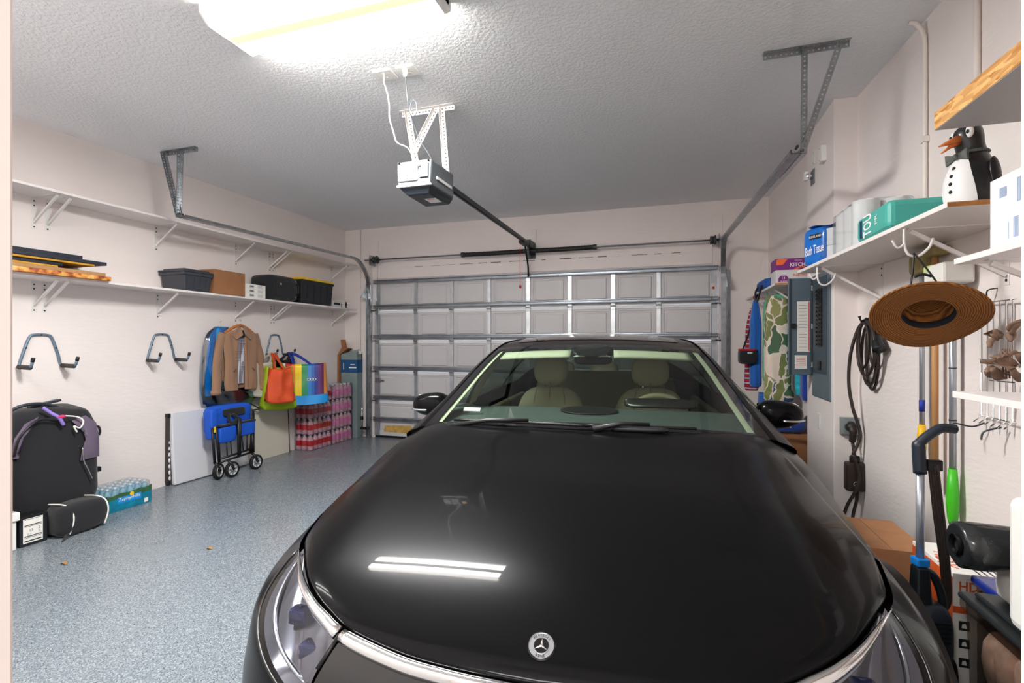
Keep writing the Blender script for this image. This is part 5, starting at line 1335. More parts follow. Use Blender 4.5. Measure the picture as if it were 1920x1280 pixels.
# ---------------- chase: breaker panel, switches, charger ----------------
mat('panel_grey', (96, 112, 122), .45, .2, var=.05); mat('panel_dark', (66, 80, 90), .5, .2); mat('cable_brown', (48, 38, 34), .5)
mat('box_green_grey', (150, 160, 160), .4, .5); mat('print_red', (206, 60, 50), .6)
t = thing('breaker_panel', 'grey electrical breaker panel with its door swung open on the chase', 'breaker panel', (CX, 4.36, 1.0))
b = MB(); b.box(CX - .012, CX + .01, 4.14, 4.60, 1.0, 1.965); pn = b.build('trim_cover', 'panel_grey', t, bevel=.004)
b = MB(); b.box(CX - .016, CX - .011, 4.20, 4.56, 1.19, 1.93); b.build('dead_front', 'panel_dark', t)
for k in range(14):
    for yy in (4.33, 4.41):
        b = MB(); z_ = 1.40 + k * .032; b.box(CX - .026, CX - .015, yy - .035, yy + .035, z_, z_ + .028); b.box(CX - .034, CX - .026, yy - .01, yy + .01, z_ + .008, z_ + .02); b.build('breaker', 'black_plastic', t)
b = MB(); b.box(CX - .026, CX - .015, 4.33, 4.41, 1.22, 1.29); b.build('main_breaker', 'black_plastic', t, bevel=.003)
# open door, hinged on the far edge and standing out into the room
DA = math.radians(6); dY = 4.585
du = Vector((-math.cos(DA), -math.sin(DA), 0)); dn = Vector((math.sin(DA), -math.cos(DA), 0))
o = Vector((CX - .014, dY, 0)); DW = .178
b = MB(); P = [o, o + du * DW, o + du * DW - dn * .018, o - dn * .018]
b.hexa([p + Vector((0, 0, 1.165)) for p in P][::-1], [p + Vector((0, 0, 1.955)) for p in P][::-1]); dr_ = b.build('door', 'panel_grey', t, bevel=.004)
def dF(u, z, e=.0012): p = o + du * u + dn * e; return frame((p.x, p.y, z), -du, (0, 0, 1))
b = MB()
for u0, u1, z0, z1 in ((.004, .012, 1.17, 1.95), (DW - .012, DW - .004, 1.17, 1.95)):
    p, q = o + du * u0, o + du * u1; b.hexa([Vector((p.x, p.y, z0)), Vector((q.x, q.y, z0)), Vector((q.x, q.y, z0)) + dn * .012, Vector((p.x, p.y, z0)) + dn * .012], [Vector((p.x, p.y, z1)), Vector((q.x, q.y, z1)), Vector((q.x, q.y, z1)) + dn * .012, Vector((p.x, p.y, z1)) + dn * .012])
b.build('door_lip', 'panel_dark', dr_)
patch('paper_white', dF(.066, 1.56), .095, .41, dr_, 'circuit_chart')
b = MB()
for k in range(14):
    M = dF(.07, 1.73 - k * .026, .0024); b.prism([(-.03, 0), (.03, 0), (.03, .002), (-.03, .002)], 0, .0003, M)
b.build('chart_print', 'ink', dr_)
patch('print_red', dF(.025, 1.56, .0022), .006, .40, dr_, 'chart_margin')
patch('paper_white', dF(.085, 1.27), .09, .11, dr_, 'warning_label')
b = MB()
for k in range(5): b.prism([(-.035, 0), (.035, 0), (.035, .003), (-.035, .003)], 0, .0003, dF(.085, 1.30 - k * .014, .0024))
b.build('label_print', 'print_red', dr_)
p = o + du * (DW - .03) + dn * .006; b = MB(); b.box(p.x - .02, p.x + .02, p.y - .012, p.y + .006, 1.545, 1.585); b.build('latch', 'black_plastic', dr_, bevel=.003)
for zz in (1.25, 1.56, 1.87):
    b = MB(); b.cyl((CX - .018, dY - .012, zz - .02), (CX - .018, dY - .012, zz + .02), .007, n=10); b.build('hinge', 'galv', t)
# small things on the chase side
def wall_box(name, label, cat, y, z, sy, sz, d, m='white_plastic', extra=None):
    t = thing(name, label, cat, (CX, y, z - sz / 2)); b = MB(); b.box(CX - d, CX, y - sy / 2, y + sy / 2, z - sz / 2, z + sz / 2); bx_ = b.build('cover', m, t, bevel=.004)
    if extra == 'slot': b = MB(); b.box(CX - d - .002, CX - d, y - sy * .22, y + sy * .22, z - sz * .32, z + sz * .32); b.build('switch_rocker', 'white_metal', t, bevel=.002)
    if extra == 'screw':
        b = MB()
        for s in (-1, 1): b.cyl((CX - d - .003, y, z + s * sz * .38), (CX - d, y, z + s * sz * .38), .005, n=8)
        b.build('screw', 'galv', t)
    return t
wall_box('sensor_box', 'white sensor box high on the chase above the breaker panel', 'sensor', 4.29, 2.85, .09, .12, .035, extra='screw')
wall_box('blank_plate', 'plain white blank plate high on the chase', 'plate', 4.585, 2.93, .07, .115, .006, extra='screw')
wall_box('wall_jack', 'small white switch low on the chase under the breaker panel', 'switch', 4.44, .815, .075, .12, .006, extra='slot')
t = thing('wall_bracket', 'small chrome and white bracket on the chase below the sensor box', 'bracket', (CX, 4.62, 2.74))
b = MB(); b.box(CX - .008, CX, 4.56, 4.66, 2.72, 2.84); b.build('base_plate', 'steel', t, bevel=.003)
b = MB(); b.cyl((CX - .06, 4.61, 2.79), (CX - .008, 4.61, 2.79), .03, n=16); b.build('barrel', 'chrome', t, smooth=True)
b = MB(); b.box(CX - .07, CX - .04, 4.585, 4.635, 2.755, 2.825); b.build('cap', 'white_plastic', t, bevel=.006)
# EV outlet, charging box and cable on the chase front
t = thing('power_outlet', 'grey steel industrial power outlet with a thick black plug', 'outlet', (1.215, CY0, .78))
b = MB(); b.box(1.155, 1.275, CY0 - .035, CY0, .775, .90); b.build('plate', 'box_green_grey', t, bevel=.006)
for sx in (-1, 1):
    for sz in (-1, 1): b = MB(); b.cyl((1.215 + sx * .048, CY0 - .037, .8375 + sz * .05), (1.215 + sx * .048, CY0 - .034, .8375 + sz * .05), .005, n=8); b.build('screw', 'galv', t)
b = MB(); b.cyl((1.215, CY0 - .036, .838), (1.215, CY0 - .028, .838), .038, n=20); b.build('socket_ring', 'panel_dark', t, smooth=True)
t = thing('charging_cable', 'brown car charging cable with control box, coiled on a wall hook', 'charging cable', (1.22, 3.98, 0))
b = MB(); b.cyl((1.215, CY0 - .037, .838), (1.215, CY0 - .075, .832), .032, .026, n=16); b.tube(spline([(1.215, CY0 - .07, .832), (1.215, CY0 - .085, .80), (1.215, CY0 - .07, .74)], 5), [.026] * 5 + [.022] * 6, 10); b.build('plug', 'cable_brown', t, smooth=True)
bx0, bx1, by = 1.165, 1.285, CY0 - .085
b = MB(); b.box(bx0, bx1, by - .035, by + .04, .40, .60); cb = b.build('control_box', 'cable_brown', t, bevel=.018, seg=3)
b = MB(); b.box(1.195, 1.255, by - .02, by + .025, .595, .645); b.build('strain_relief', 'black_plastic', t, bevel=.012)
Ms = frame((1.225, by - .0355, .455), (1, 0, 0), (0, 0, 1))
b = MB(); b.lathe([(.018, .0), (.018, .001), (.0155, .001), (.0155, 0)], 24, Ms, cap=False)
for q in range(3):
    R = Ms @ Matrix.Rotation(q * 2 * PI / 3, 4, 'Z'); b.add([R @ Vector(p) for p in ((-.002, 0, .0008), (.002, 0, .0008), (0, .0165, .0008))], [(0, 1, 2)])
b.build('star_emblem', 'white_metal', cb)
b = MB(); b.tube(spline([(1.215, CY0 - .07, .74), (1.22, by, .68), (1.225, by, .62)], 5), .011, 8); b.build('supply_cable', 'cable_brown', t, smooth=True)
b = MB(); b.tube(spline([(1.20, by - .045, .66), (1.245, by - .04, .80), (1.205, 4.02 - .05, .98), (1.185, 3.98, 1.15), (1.19, 3.96, 1.35), (1.225, 3.93, 1.52), (1.25, 3.85, 1.585)], 8), .011, 8); b.build('hanging_cable', 'cable_brown', t, smooth=True)
b = MB(); b.tube(spline([(1.20, by - .045, .66), (1.235, by - .05, .52), (1.215, by - .055, .42), (1.17, by - .03, .30), (1.14, by - .03, .18), (1.12, by - .02, .04)], 6), .011, 8); b.build('lower_cable', 'cable_brown', t, smooth=True)
b = MB(); b.tube(spline([(1.24, by, .40), (1.235, by, .33), (1.21, by - .01, .22), (1.20, by - .02, .05)], 6), .011, 8); b.build('lower_cable', 'cable_brown', t, smooth=True)
b = MB(); pts = []
for k in range(5):
    ry, rz_ = .085 + .022 * ((k * 3) % 4), .150 + .026 * ((k * 5) % 4)
    for q in range(20):
        a = PI / 2 + 2 * PI * q / 20; f = (k * 20 + q) / 100
        pts.append((xr(3.76) - .028 - .022 * ((k * 2) % 3) , 3.76 + ry * math.cos(a) + .012 * k, 1.575 - rz_ + rz_ * math.sin(a) - .012 * (k % 3)))
b.tube(pts, .009, 8); b.build('cable_coil', 'cable_brown', t, smooth=True)
b = MB(); b.tube(spline([(xr(3.68) - .03, 3.70, 1.56), (xr(3.68) - .045, 3.69, 1.48), (xr(3.68) - .06, 3.64, 1.43), (xr(3.68) - .06, 3.60, 1.38)], 5), [.02 + .0012 * k for k in range(16)], 10); b.build('charge_connector', 'black_plastic', t, smooth=True)
b = MB(); b.tube([(xr(3.8) + .002, 3.79, 1.60), (xr(3.8) - .09, 3.79, 1.565), (xr(3.8) - .10, 3.79, 1.60)], .009, 8); b.build('cable_hook', 'black_plastic', t)

# ---------------- shelves on the right wall ----------------
def rshelf(name, label, xa, ya, xb, yb, z, th, ys, m='shelf_white', hooks=(), endm=None, wall=True):
    """front edge from far (xa, ya) to near (xb, yb); back edge on the right wall"""
    t = thing(name, label, 'shelf', ((xa + xr(ya)) / 2, (ya + yb) / 2, z - th))
    b = MB(); f = lambda y: xr(y) if wall else xr(y)
    b.hexa([(xb, yb, z - th), (f(yb), yb, z - th), (f(ya), ya, z - th), (xa, ya, z - th)], [(xb, yb, z), (f(yb), yb, z), (f(ya), ya, z), (xa, ya, z)]); b.build('board', m, t, bevel=.0015)
    if endm: b = MB(); b.box(xb + .002, f(yb) - .01, yb - .0012, yb, z - th + .001, z - .001); b.build('raw_edge', endm, t)
    for k, y in enumerate(ys):
        xf = xa + (xb - xa) * (ya - y) / (ya - yb); xw = f(y); zz = z - th; b = MB()
        b.box(xw - .003, xw, y - .016, y + .016, zz - .26, zz); b.box(xf + .04, xw, y - .013, y + .013, zz - .004, zz); b.beam((xw - .006, y, zz - .22), (xf + .05, y, zz - .012), .013, .016); br = b.build('bracket', 'white_metal', t)
        b = MB()
        for q in (.03, .07, .24): b.cyl((xw - .006, y, zz - q), (xw - .002, y, zz - q), .006, n=8)
        b.build('screw', 'ink', br)
        if k in hooks:
            b = MB(); y_ = y - .02
            b.tube(spline([(xf + .02, y_, zz), (xf + .02, y_, zz - .07), (xf + .035, y_, zz - .115), (xf + .07, y_, zz - .125), (xf + .11, y_, zz - .09), (xf + .125, y_, zz - .05)], 5), .0055, 8)
            b.tube(spline([(xf + .02, y_, zz - .07), (xf - .005, y_, zz - .085), (xf - .025, y_, zz - .05)], 4), .005, 8); b.build('utility_hook', 'white_metal', t, smooth=True)
    return t
mat('raw_wood', (178, 122, 68), .7, var=.2, vscale=20)
rshelf('wall_shelf', 'long white shelf on the right wall holding paper rolls and the penguin', .885, 4.06, .985, 2.25, 1.947, .02, (3.72, 2.62), hooks=(0, 1), endm='raw_wood')
rshelf('wall_shelf', 'white corner shelf beyond the chase holding the trash bag carton', .865, 6.44, .878, 4.83, 1.95, .02, (6.1, 5.1), endm='raw_wood')
rshelf('wall_shelf', 'short white shelf on the right wall carrying the white carton', .93, 2.08, .95, 1.0, 1.71, .02, (1.98, 1.3))
rshelf('wall_shelf', 'lowest short white shelf on the right wall in front of the wire rack', .93, 2.09, .95, 1.0, 1.257, .022, (1.3,))
m = mat('osb', (214, 160, 92), .8); nt = m.node_tree
_t = nt.nodes.new('ShaderNodeTexCoord'); _v = nt.nodes.new('ShaderNodeTexVoronoi'); _v.inputs['Scale'].default_value = 60; _mp = nt.nodes.new('ShaderNodeMapping'); _mp.inputs['Scale'].default_value = (.6, .35, 1.6)
_r = nt.nodes.new('ShaderNodeValToRGB'); _r.color_ramp.elements[0].color = s2l(176, 112, 48) + (1,); _r.color_ramp.elements[1].color = s2l(236, 190, 124) + (1,)
nt.links.new(_t.outputs['Object'], _mp.inputs[0]); nt.links.new(_mp.outputs[0], _v.inputs['Vector']); _s = nt.nodes.new('ShaderNodeSeparateColor'); nt.links.new(_v.outputs['Color'], _s.inputs[0]); nt.links.new(_s.outputs[0], _r.inputs[0]); nt.links.new(_r.outputs[0], nt.nodes['Principled BSDF'].inputs['Base Color'])
mat('melamine_grey', (176, 172, 172), .5)
t = thing('wall_shelf', 'topmost thick particle board shelf on the right wall above the penguin', 'shelf', (1.15, 1.6, 2.205))
b = MB(); b.hexa([(.95, 1.0, 2.205), (xr(1), 1.0, 2.205), (xr(2.21), 2.21, 2.205), (.93, 2.21, 2.205)], [(.95, 1.0, 2.268), (xr(1), 1.0, 2.268), (xr(2.21), 2.21, 2.268), (.93, 2.21, 2.268)]); b.build('board', 'osb', t)
b = MB(); b.hexa([(.952, 1.0, 2.203), (xr(1), 1.0, 2.203), (xr(2.21), 2.209, 2.203), (.932, 2.209, 2.203)], [(.952, 1.0, 2.2052), (xr(1), 1.0, 2.2052), (xr(2.21), 2.209, 2.2052), (.932, 2.209, 2.2052)]); b.build('underside', 'melamine_grey', t)
for y in (1.9, 1.3): b = MB(); b.beam((xr(y) - .004, y, 1.98), (1.05, y, 2.19), .013, .016); b.box(xr(y) - .003, xr(y), y - .015, y + .015, 1.95, 2.203); b.build('bracket', 'white_metal', t)

# ---------------- on the long right shelf ----------------
ZR = 1.947
mat('tissue_blue', (24, 110, 200), .3, var=.15, vscale=9, coat=.3); mat('roll_white', (240, 236, 230), .8, bump=.3, bscale=60); mat('teal', (74, 172, 160), .4); mat('navy', (20, 40, 90), .5)
glass('clear_film', (240, 244, 248), .9, .07, .08)
def pack(name, label, x0, x1, y0, y1, h, film):
    t = thing(name, label, 'paper goods', ((x0 + x1) / 2, (y0 + y1) / 2, ZR)); return t
t = pack('bath_tissue_pack', 'blue plastic pack of bath tissue at the far end of the right shelf', .92, 1.16, 3.60, 4.03, .31, None)
for ix in range(2):
    for iy in range(3):
        for iz in range(2):
            b = MB(); b.lathe([(.02, .004), (.063, 0), (.066, .006), (.066, .118), (.063, .124), (.02, .12)], 18, Matrix.Translation((.985 + ix * .118 - .005, 3.68 + iy * .132, ZR + .008 + iz * .125))); b.build('roll', 'roll_white', t, smooth=True)
b = MB(); b.ell((1.035, 3.815, ZR + .145), .135, .225, .143, 32, 18, p=6)
for i, v in enumerate(b.v): b.v[i] = v + Vector((1, 1, 1)) * noise.noise(v * 12) * .008
b.v = [Vector((v.x, v.y, max(v.z, ZR + .001))) for v in b.v]
b.build('film', 'clear_film', t, smooth=True)
b = MB(); b.ell((1.035, 3.93, ZR + .145), .1365, .115, .145, 28, 18, p=6)
for i, v in enumerate(b.v): b.v[i] = v + Vector((1, 1, 1)) * noise.noise(v * 12) * .006
b.v = [Vector((v.x, v.y, max(v.z, ZR + .0012))) for v in b.v]
b.build('printed_wrap', 'tissue_blue', t, smooth=True)
b = MB(); b.grid(lambda i, j: (.92 + .24 * i, 3.60 + .40 * j, ZR + .29 + .012 * math.sin(9 * j + 3 * i)), 6, 10); b.build('top_wrap', 'tissue_blue', t, smooth=True)
FX = lambda y, z, x=.892: frame((x, y, z), (0, -1, 0), (0, 0, 1))
text('Bath Tissue', 'print_white', FX(3.92, ZR + .12, .893) @ Matrix.Rotation(.12, 4, 'Z'), .065, t, width=.17, shear=.25, bold=.012)
patch('ink', FX(3.91, ZR + .215, .8935), .10, .035, t); text('KIRKLAND', 'print_white', FX(3.91, ZR + .215, .8924), .016, t)
t.rotation_euler.z = math.radians(33); t.scale = (.86, .86, .92); t.location.x += .05
t = pack('tissue_rolls', 'clear pack of white paper rolls in the middle of the right shelf', .95, 1.2, 3.17, 3.58, .26, None)
for iy in range(3):
    for ix in range(2):
        b = MB(); b.lathe([(.02, .004), (.063, 0), (.066, .006), (.066, .25), (.063, .256), (.02, .252)], 18, Matrix.Translation((1.03 + ix * .135, 3.19 + iy * .135, ZR + .001))); b.build('roll', 'roll_white', t, smooth=True)
b = MB(); b.box(.958, 1.238, 3.118, 3.532, ZR + .0005, ZR + .262); b.build('film', 'clear_film', t, bevel=.03, seg=3)
t = pack('paper_towel_pack', 'teal labelled pack of paper towels lying on the right shelf', .96, 1.2, 2.72, 3.14, .13, None)
for k in range(2):
    b = MB(); M = Matrix.Translation((1.02 + k * .128, 2.70, ZR + .066)) @ Matrix.Rotation(-PI / 2, 4, 'X'); b.lathe([(.02, .004), (.060, 0), (.063, .006), (.063, .27), (.060, .276), (.02, .27)], 18, M); b.build('roll', 'roll_white', t, smooth=True)
b = MB(); b.box(.953, 1.215, 2.685, 3.09, ZR + .001, ZR + .135); b.build('printed_wrap', 'teal', t, bevel=.03, seg=3)
text('TOU', 'print_white', frame((.952, 2.93, ZR + .068), (0, 0, 1), (0, 1, 0)), .11, t, width=.11, bold=.02); text('PR', 'print_white', frame((.952, 2.82, ZR + .075), (0, 0, 1), (0, 1, 0)), .03, t)
b = MB(); b.box(.9515, .9528, 3.00, 3.03, ZR + .02, ZR + .11); b.build('navy_band', 'navy', t)
# penguin figure
mat('penguin_black', (26, 27, 29), .35, coat=.3); mat('penguin_white', (226, 226, 226), .5); mat('beak_orange', (214, 120, 60), .5); mat('bow_grey', (80, 84, 80), .6, var=.4, vscale=60)
PX, PYy = 1.095, 2.335
t = thing('penguin_figure', 'black and white penguin figure with a bow tie standing on the right shelf', 'figurine', (PX, PYy, ZR), math.radians(20))
def rings(tab, m, name, par, fn=None, n=28):
    zs = [r[0] for r in tab]; b = MB()
    def f(i, j):
        z = zs[0] + (zs[-1] - zs[0]) * i; a = 2 * PI * j
        rx, ry, ox = (interp(z, zs, [r[k] for r in tab]) for k in (1, 2, 3)); p = Vector((ox + rx * math.cos(a), ry * math.sin(a), z))
        return fn(p) if fn else p
    b.grid(f, 26, n); return b.build(name, m, par, smooth=True, local=True)
# local -x is the front of the bird
TAB = [(0, .070, .075, .01), (.03, .078, .082, .005), (.10, .074, .078, 0), (.16, .058, .062, .004), (.20, .045, .046, .006), (.23, .044, .044, -.002), (.26, .046, .046, -.008), (.295, .036, .036, -.008), (.315, .006, .006, -.006)]
rings(TAB, 'penguin_black', 'body', t)
b = MB(); ZT = [r[0] for r in TAB]
def belly(i, j):
    z = .004 + .19 * i; a = PI + (j - .5) * 2 * (.95 - .45 * i ** 2); rx, ry, ox = (interp(z, ZT, [r[k] for r in TAB]) for k in (1, 2, 3)); return (ox + (rx + .0022) * math.cos(a), (ry + .0022) * math.sin(a), z)
b.grid(belly, 14, 14, flip=True); b.build('belly', 'penguin_white', t, smooth=True, local=True)
for s in (-1, 1):
    b = MB(); b.ell((-.034, s * .030, .268), .011, .017, .023, 14, 10); ey = b.build('eye', 'penguin_white', t, smooth=True, local=True)
    b = MB(); b.ell((-.0445, s * .034, .268), .004, .006, .008, 10, 8); b.build('pupil', 'ink', ey, smooth=True, local=True)
    b = MB(); b.ell((.02, s * .078, .10), .022, .008, .065, 14, 10, Matrix.Rotation(s * .12, 3, 'X')); b.build('flipper', 'penguin_black', t, smooth=True, local=True)
    b = MB(); b.hexa([(-.056, s * .004, .176), (-.056, s * .045, .160), (-.046, s * .045, .160), (-.046, s * .004, .176)], [(-.060, s * .004, .190), (-.060, s * .045, .205), (-.048, s * .045, .205), (-.048, s * .004, .190)]); b.build('bow_wing', 'bow_grey', t, local=True, bevel=.003)
b = MB(); b.ell((-.058, 0, .184), .010, .010, .012, 10, 8); b.build('bow_knot', 'bow_grey', t, smooth=True, local=True)
b = MB(); b.tube([(-.045, 0, .252), (-.085, 0, .238), (-.125, 0, .222)], [.018, .010, .002], 10); b.build('upper_beak', 'beak_orange', t, smooth=True, local=True)
b = MB(); b.tube([(-.045, 0, .240), (-.080, 0, .222), (-.115, 0, .196)], [.012, .007, .002], 10); b.build('lower_beak', 'beak_orange', t, smooth=True, local=True)
for z_ in (.05, .08, .11, .14):
    x_ = interp(z_, ZT, [r[3] - r[1] for r in TAB]); b = MB(); b.ell((x_ - .003, 0, z_), .004, .007, .007, 10, 6); b.build('button', 'ink', t, smooth=True, local=True)
b = MB(); b.tube([(.006 + .048 * math.cos(a), .049 * math.sin(a), .196) for a in [2 * PI * k / 24 for k in range(24)]], .006, 6, closed=True); b.build('collar', 'bow_grey', t, smooth=True, local=True)
# white carton on the short shelf
t = thing('white_carton', 'white carton with a blue barcode on the short right shelf', 'box', (1.09, 1.75, 1.7105))
b = MB(); b.hexa([(.962, 1.52, 1.7105), (1.24, 1.52, 1.7105), (1.24, 1.93, 1.7105), (.955, 1.93, 1.7105)], [(.962, 1.52, 1.925), (1.24, 1.52, 1.925), (1.24, 1.93, 1.925), (.955, 1.93, 1.925)]); b.build('carton_body', 'paper_white', t, bevel=.003)
mat('ink_blue', (168, 188, 218), .6); b = MB()
for k in range(7): b.box(.9548, .9553, 1.880 - k * .005, 1.8825 - k * .005, 1.86, 1.89)
b.build('barcode', 'ink_blue', t)
for (y0, y1, z0, z1) in ((1.79, 1.81, 1.83, 1.90), (1.74, 1.745, 1.78, 1.88), (1.84, 1.845, 1.73, 1.78), (1.80, 1.825, 1.73, 1.79), (1.75, 1.78, 1.73, 1.80)):
    b = MB(); n = max(1, int((y1 - y0) / .006))
    for k in range(n): b.box(.9555, .958, y0 + k * .006, y0 + k * .006 + .002, z0, z1)
    b.build('print', 'ink_blue', t)

# ---------------- corner shelf: carton, blue bag, hanging towels ----------------
mat('purple', (120, 36, 120), .5); mat('orange_print', (240, 110, 40), .5); mat('light_grey', (206, 206, 208), .6)
t = thing('trash_bag_carton', 'purple and white kitchen trash bag carton on the corner shelf', 'box', (1.04, 5.02, 1.95))
kx0, kx1, ky0, ky1, kz0, kz1 = .895, 1.185, 4.87, 5.10, 1.951, 2.165
b = MB(); b.box(kx0, kx1, ky0, ky1, kz0, kz1); b.build('carton_body', 'light_grey', t, bevel=.003)
b = MB(); b.box(kx0 - .0008, kx1 + .0008, ky0 - .0008, ky1 + .0008, kz0 + .115, kz1 + .0008); b.build('purple_band', 'purple', t)
b = MB(); b.prism([(0, 0), (.05, 0), (.09, .05), (0, .05)], 0, .001, frame((kx0 + .003, ky0 - .0012, kz1 - .055), (1, 0, 0), (0, 0, 1))); b.build('orange_flash', 'orange_print', t)
KF = lambda x, z, e=.0022: frame((x, ky0 - e, z), (1, 0, 0), (0, 0, 1))
text('KITCHEN', 'print_white', KF(1.09, kz1 - .055), .032, t, width=.165, bold=.015); text('KIRKLAND', 'print_white', KF(1.07, kz1 - .018), .008, t)
b = MB(); b.prism([(-.04, 0), (.04, 0), (.04, .035), (.022, .058), (-.022, .058), (-.04, .035)], 0, .001, KF(.955, kz0 + .008, .0012)); b.build('count_flash', 'purple', t)
text('13', 'print_white', KF(.955, kz0 + .045), .022, t); text('200 BAGS', 'print_white', KF(.955, kz0 + .017), .010, t, width=.06)
text('FLEX-TECH', 'orange_print', KF(1.09, kz0 + .068), .020, t, width=.12, bold=.03)
b = MB(); b.prism([(-.05, 0), (-.01, .02), (.05, .03), (.04, .018), (0, .012), (-.02, -.004)], 0, .001, KF(1.08, kz0 + .118, .0016)); b.build('red_ribbon', 'orange_print', t)
mat('nylon_blue', (22, 78, 160), .6, bump=.3, bscale=30, bdist=.005)
t = thing('folded_bag', 'blue nylon bag with a black strap at the front of the corner shelf', 'bag', (.93, 5.75, 1.95))
b = MB(); b.ell((.945, 5.55, 2.005), .075, .30, .055, 24, 12, p=4)
for i, v in enumerate(b.v): b.v[i] = v + Vector((1, 1, 1)) * noise.noise(v * 9) * .016; b.v[i].z = max(b.v[i].z, 1.9508)
b.build('bag_body', 'nylon_blue', t, smooth=True)
b = MB(); b.tube(spline([(.872, 5.62, 2.0), (.845, 5.61, 1.95), (.84, 5.58, 1.87), (.845, 5.5, 1.85), (.85, 5.44, 1.9), (.872, 5.42, 2.0)], 6), .010, 6); b.build('strap', 'black_fabric', t, smooth=True)
# hanging towels and bags, hooks under the corner shelf
def leaf_mat():
    m = mat('leaf_print', (222, 206, 190), .7); nt = m.node_tree; tc = nt.nodes.new('ShaderNodeTexCoord'); mp = nt.nodes.new('ShaderNodeMapping'); mp.inputs['Scale'].default_value = (1, 1, .55); mp.inputs['Rotation'].default_value = (0, .6, 0)
    dn_ = nt.nodes.new('ShaderNodeTexNoise'); dn_.inputs['Scale'].default_value = 7; dv = nt.nodes.new('ShaderNodeVectorMath'); dv.operation = 'MULTIPLY_ADD'; dv.inputs[1].default_value = (.14, .14, .14)
    nt.links.new(tc.outputs['Object'], dn_.inputs['Vector']); nt.links.new(dn_.outputs['Color'], dv.inputs[0]); nt.links.new(tc.outputs['Object'], dv.inputs[2]); mp_src = dv.outputs[0]
    nt.links.new(mp_src, mp.inputs[0]); v = nt.nodes.new('ShaderNodeTexVoronoi'); v.inputs['Scale'].default_value = 11; nt.links.new(mp.outputs[0], v.inputs['Vector'])
    sp = nt.nodes.new('ShaderNodeSeparateColor'); nt.links.new(v.outputs['Color'], sp.inputs[0]); r = nt.nodes.new('ShaderNodeValToRGB'); r.color_ramp.interpolation = 'CONSTANT'
    cols = [(0, (120, 128, 74)), (.3, (74, 104, 76)), (.48, (52, 88, 128)), (.62, (150, 150, 96)), (.76, (222, 206, 190))]
    while len(r.color_ramp.elements) < 5: r.color_ramp.elements.new(.5)
    for e, (p, c) in zip(r.color_ramp.elements, cols): e.position = p; e.color = s2l(*c) + (1,)
    nt.links.new(sp.outputs[0], r.inputs[0])
    v2 = nt.nodes.new('ShaderNodeTexVoronoi'); v2.feature = 'DISTANCE_TO_EDGE'; v2.inputs['Scale'].default_value = 11; nt.links.new(mp.outputs[0], v2.inputs['Vector'])
    lt = nt.nodes.new('ShaderNodeMath'); lt.operation = 'LESS_THAN'; lt.inputs[1].default_value = .055; nt.links.new(v2.outputs[0], lt.inputs[0])
    mx = nt.nodes.new('ShaderNodeMix'); mx.data_type = 'RGBA'; mx.inputs[7].default_value = s2l(226, 212, 198) + (1,); nt.links.new(lt.outputs[0], mx.inputs[0]); nt.links.new(r.outputs[0], mx.inputs[6]); nt.links.new(mx.outputs[2], nt.nodes['Principled BSDF'].inputs['Base Color'])
leaf_mat()
mat('towel_blue', (28, 96, 180), .95, bump=.4, bscale=90, sheen=.4); mat('towel_royal', (20, 60, 150), .95, bump=.4, bscale=90, sheen=.4); mat('towel_mint', (90, 176, 150), .9, bump=.3, bscale=60)
mat('towel_aqua', (40, 176, 196), .9, var=.5, vscale=26); m = mat('towel_stripe', (180, 50, 60), .95); nt = m.node_tree
_t = nt.nodes.new('ShaderNodeTexCoord'); _w = nt.nodes.new('ShaderNodeTexWave'); _w.bands_direction = 'Z'; _w.inputs['Scale'].default_value = 6; _w.inputs['Distortion'].default_value = 1; _r = nt.nodes.new('ShaderNodeValToRGB'); _r.color_ramp.interpolation = 'CONSTANT'
while len(_r.color_ramp.elements) < 4: _r.color_ramp.elements.new(.5)
for e, (p, c) in zip(_r.color_ramp.elements, ((0, (170, 36, 46)), (.35, (30, 40, 80)), (.6, (190, 40, 50)), (.85, (180, 200, 220)))): e.position = p; e.color = s2l(*c) + (1,)
nt.links.new(_t.outputs['Object'], _w.inputs['Vector']); nt.links.new(_w.outputs['Color'], _r.inputs[0]); nt.links.new(_r.outputs[0], nt.nodes['Principled BSDF'].inputs['Base Color'])
def drape(name, label, cat, y, x0, x1, z0, z1, d, m, seed, group='towels and bags hanging under the corner shelf', pinch=.5, wob=.018, lean=0):
    t = thing(name, label, cat, ((x0 + x1) / 2, y, z0), group=group); w = (x1 - x0); xc = (x0 + x1) / 2
    b = MB()
    def fn(i, j):
        a = 2 * PI * j; k = 1 - (1 - pinch) * max(0, 1 - i / .35) ** 2; c, s = math.cos(a), math.sin(a); q = (abs(c) ** 3 + abs(s) ** 3) ** (-1 / 3)
        n = noise.noise(Vector((c * 2.2 + seed, s * 2.2, i * 1.6))) * wob
        kk = k * (1 if i < .97 else .8)
        return (xc + lean * i + w / 2 * kk * q * c * (1 + n * 3), y + d / 2 * kk * q * s + n, z1 + (z0 - z1) * i)
    b.grid(fn, 28, 32, flip=True); b.build('cloth_body', m, t, smooth=True)
    b = MB(); b.tube([(xc, y, z1 - .03), (xc, y, 1.93)], .006, 6); b.build('hanging_loop', m, t)
    return t
lt_ = drape('print_bag', 'long bag with green and blue leaf print hanging under the corner shelf', 'bag', 5.25, .865, 1.09, .88, 1.87, .17, 'leaf_print', 2, pinch=.75)
b = MB(); b.ell((1.0, 5.25, 1.86), .085, .07, .035, 16, 8); b.build('mint_top', 'towel_mint', lt_, smooth=True)
b = MB(); b.ell((.985, 5.24, .93), .13, .09, .09, 20, 12, p=2.4); b.build('bottom_gather', 'leaf_print', lt_, smooth=True)
drape('mint_towel', 'mint green towel hanging just left of the leaf print bag', 'towel', 5.45, .885, .96, 1.05, 1.85, .10, 'towel_mint', 5)
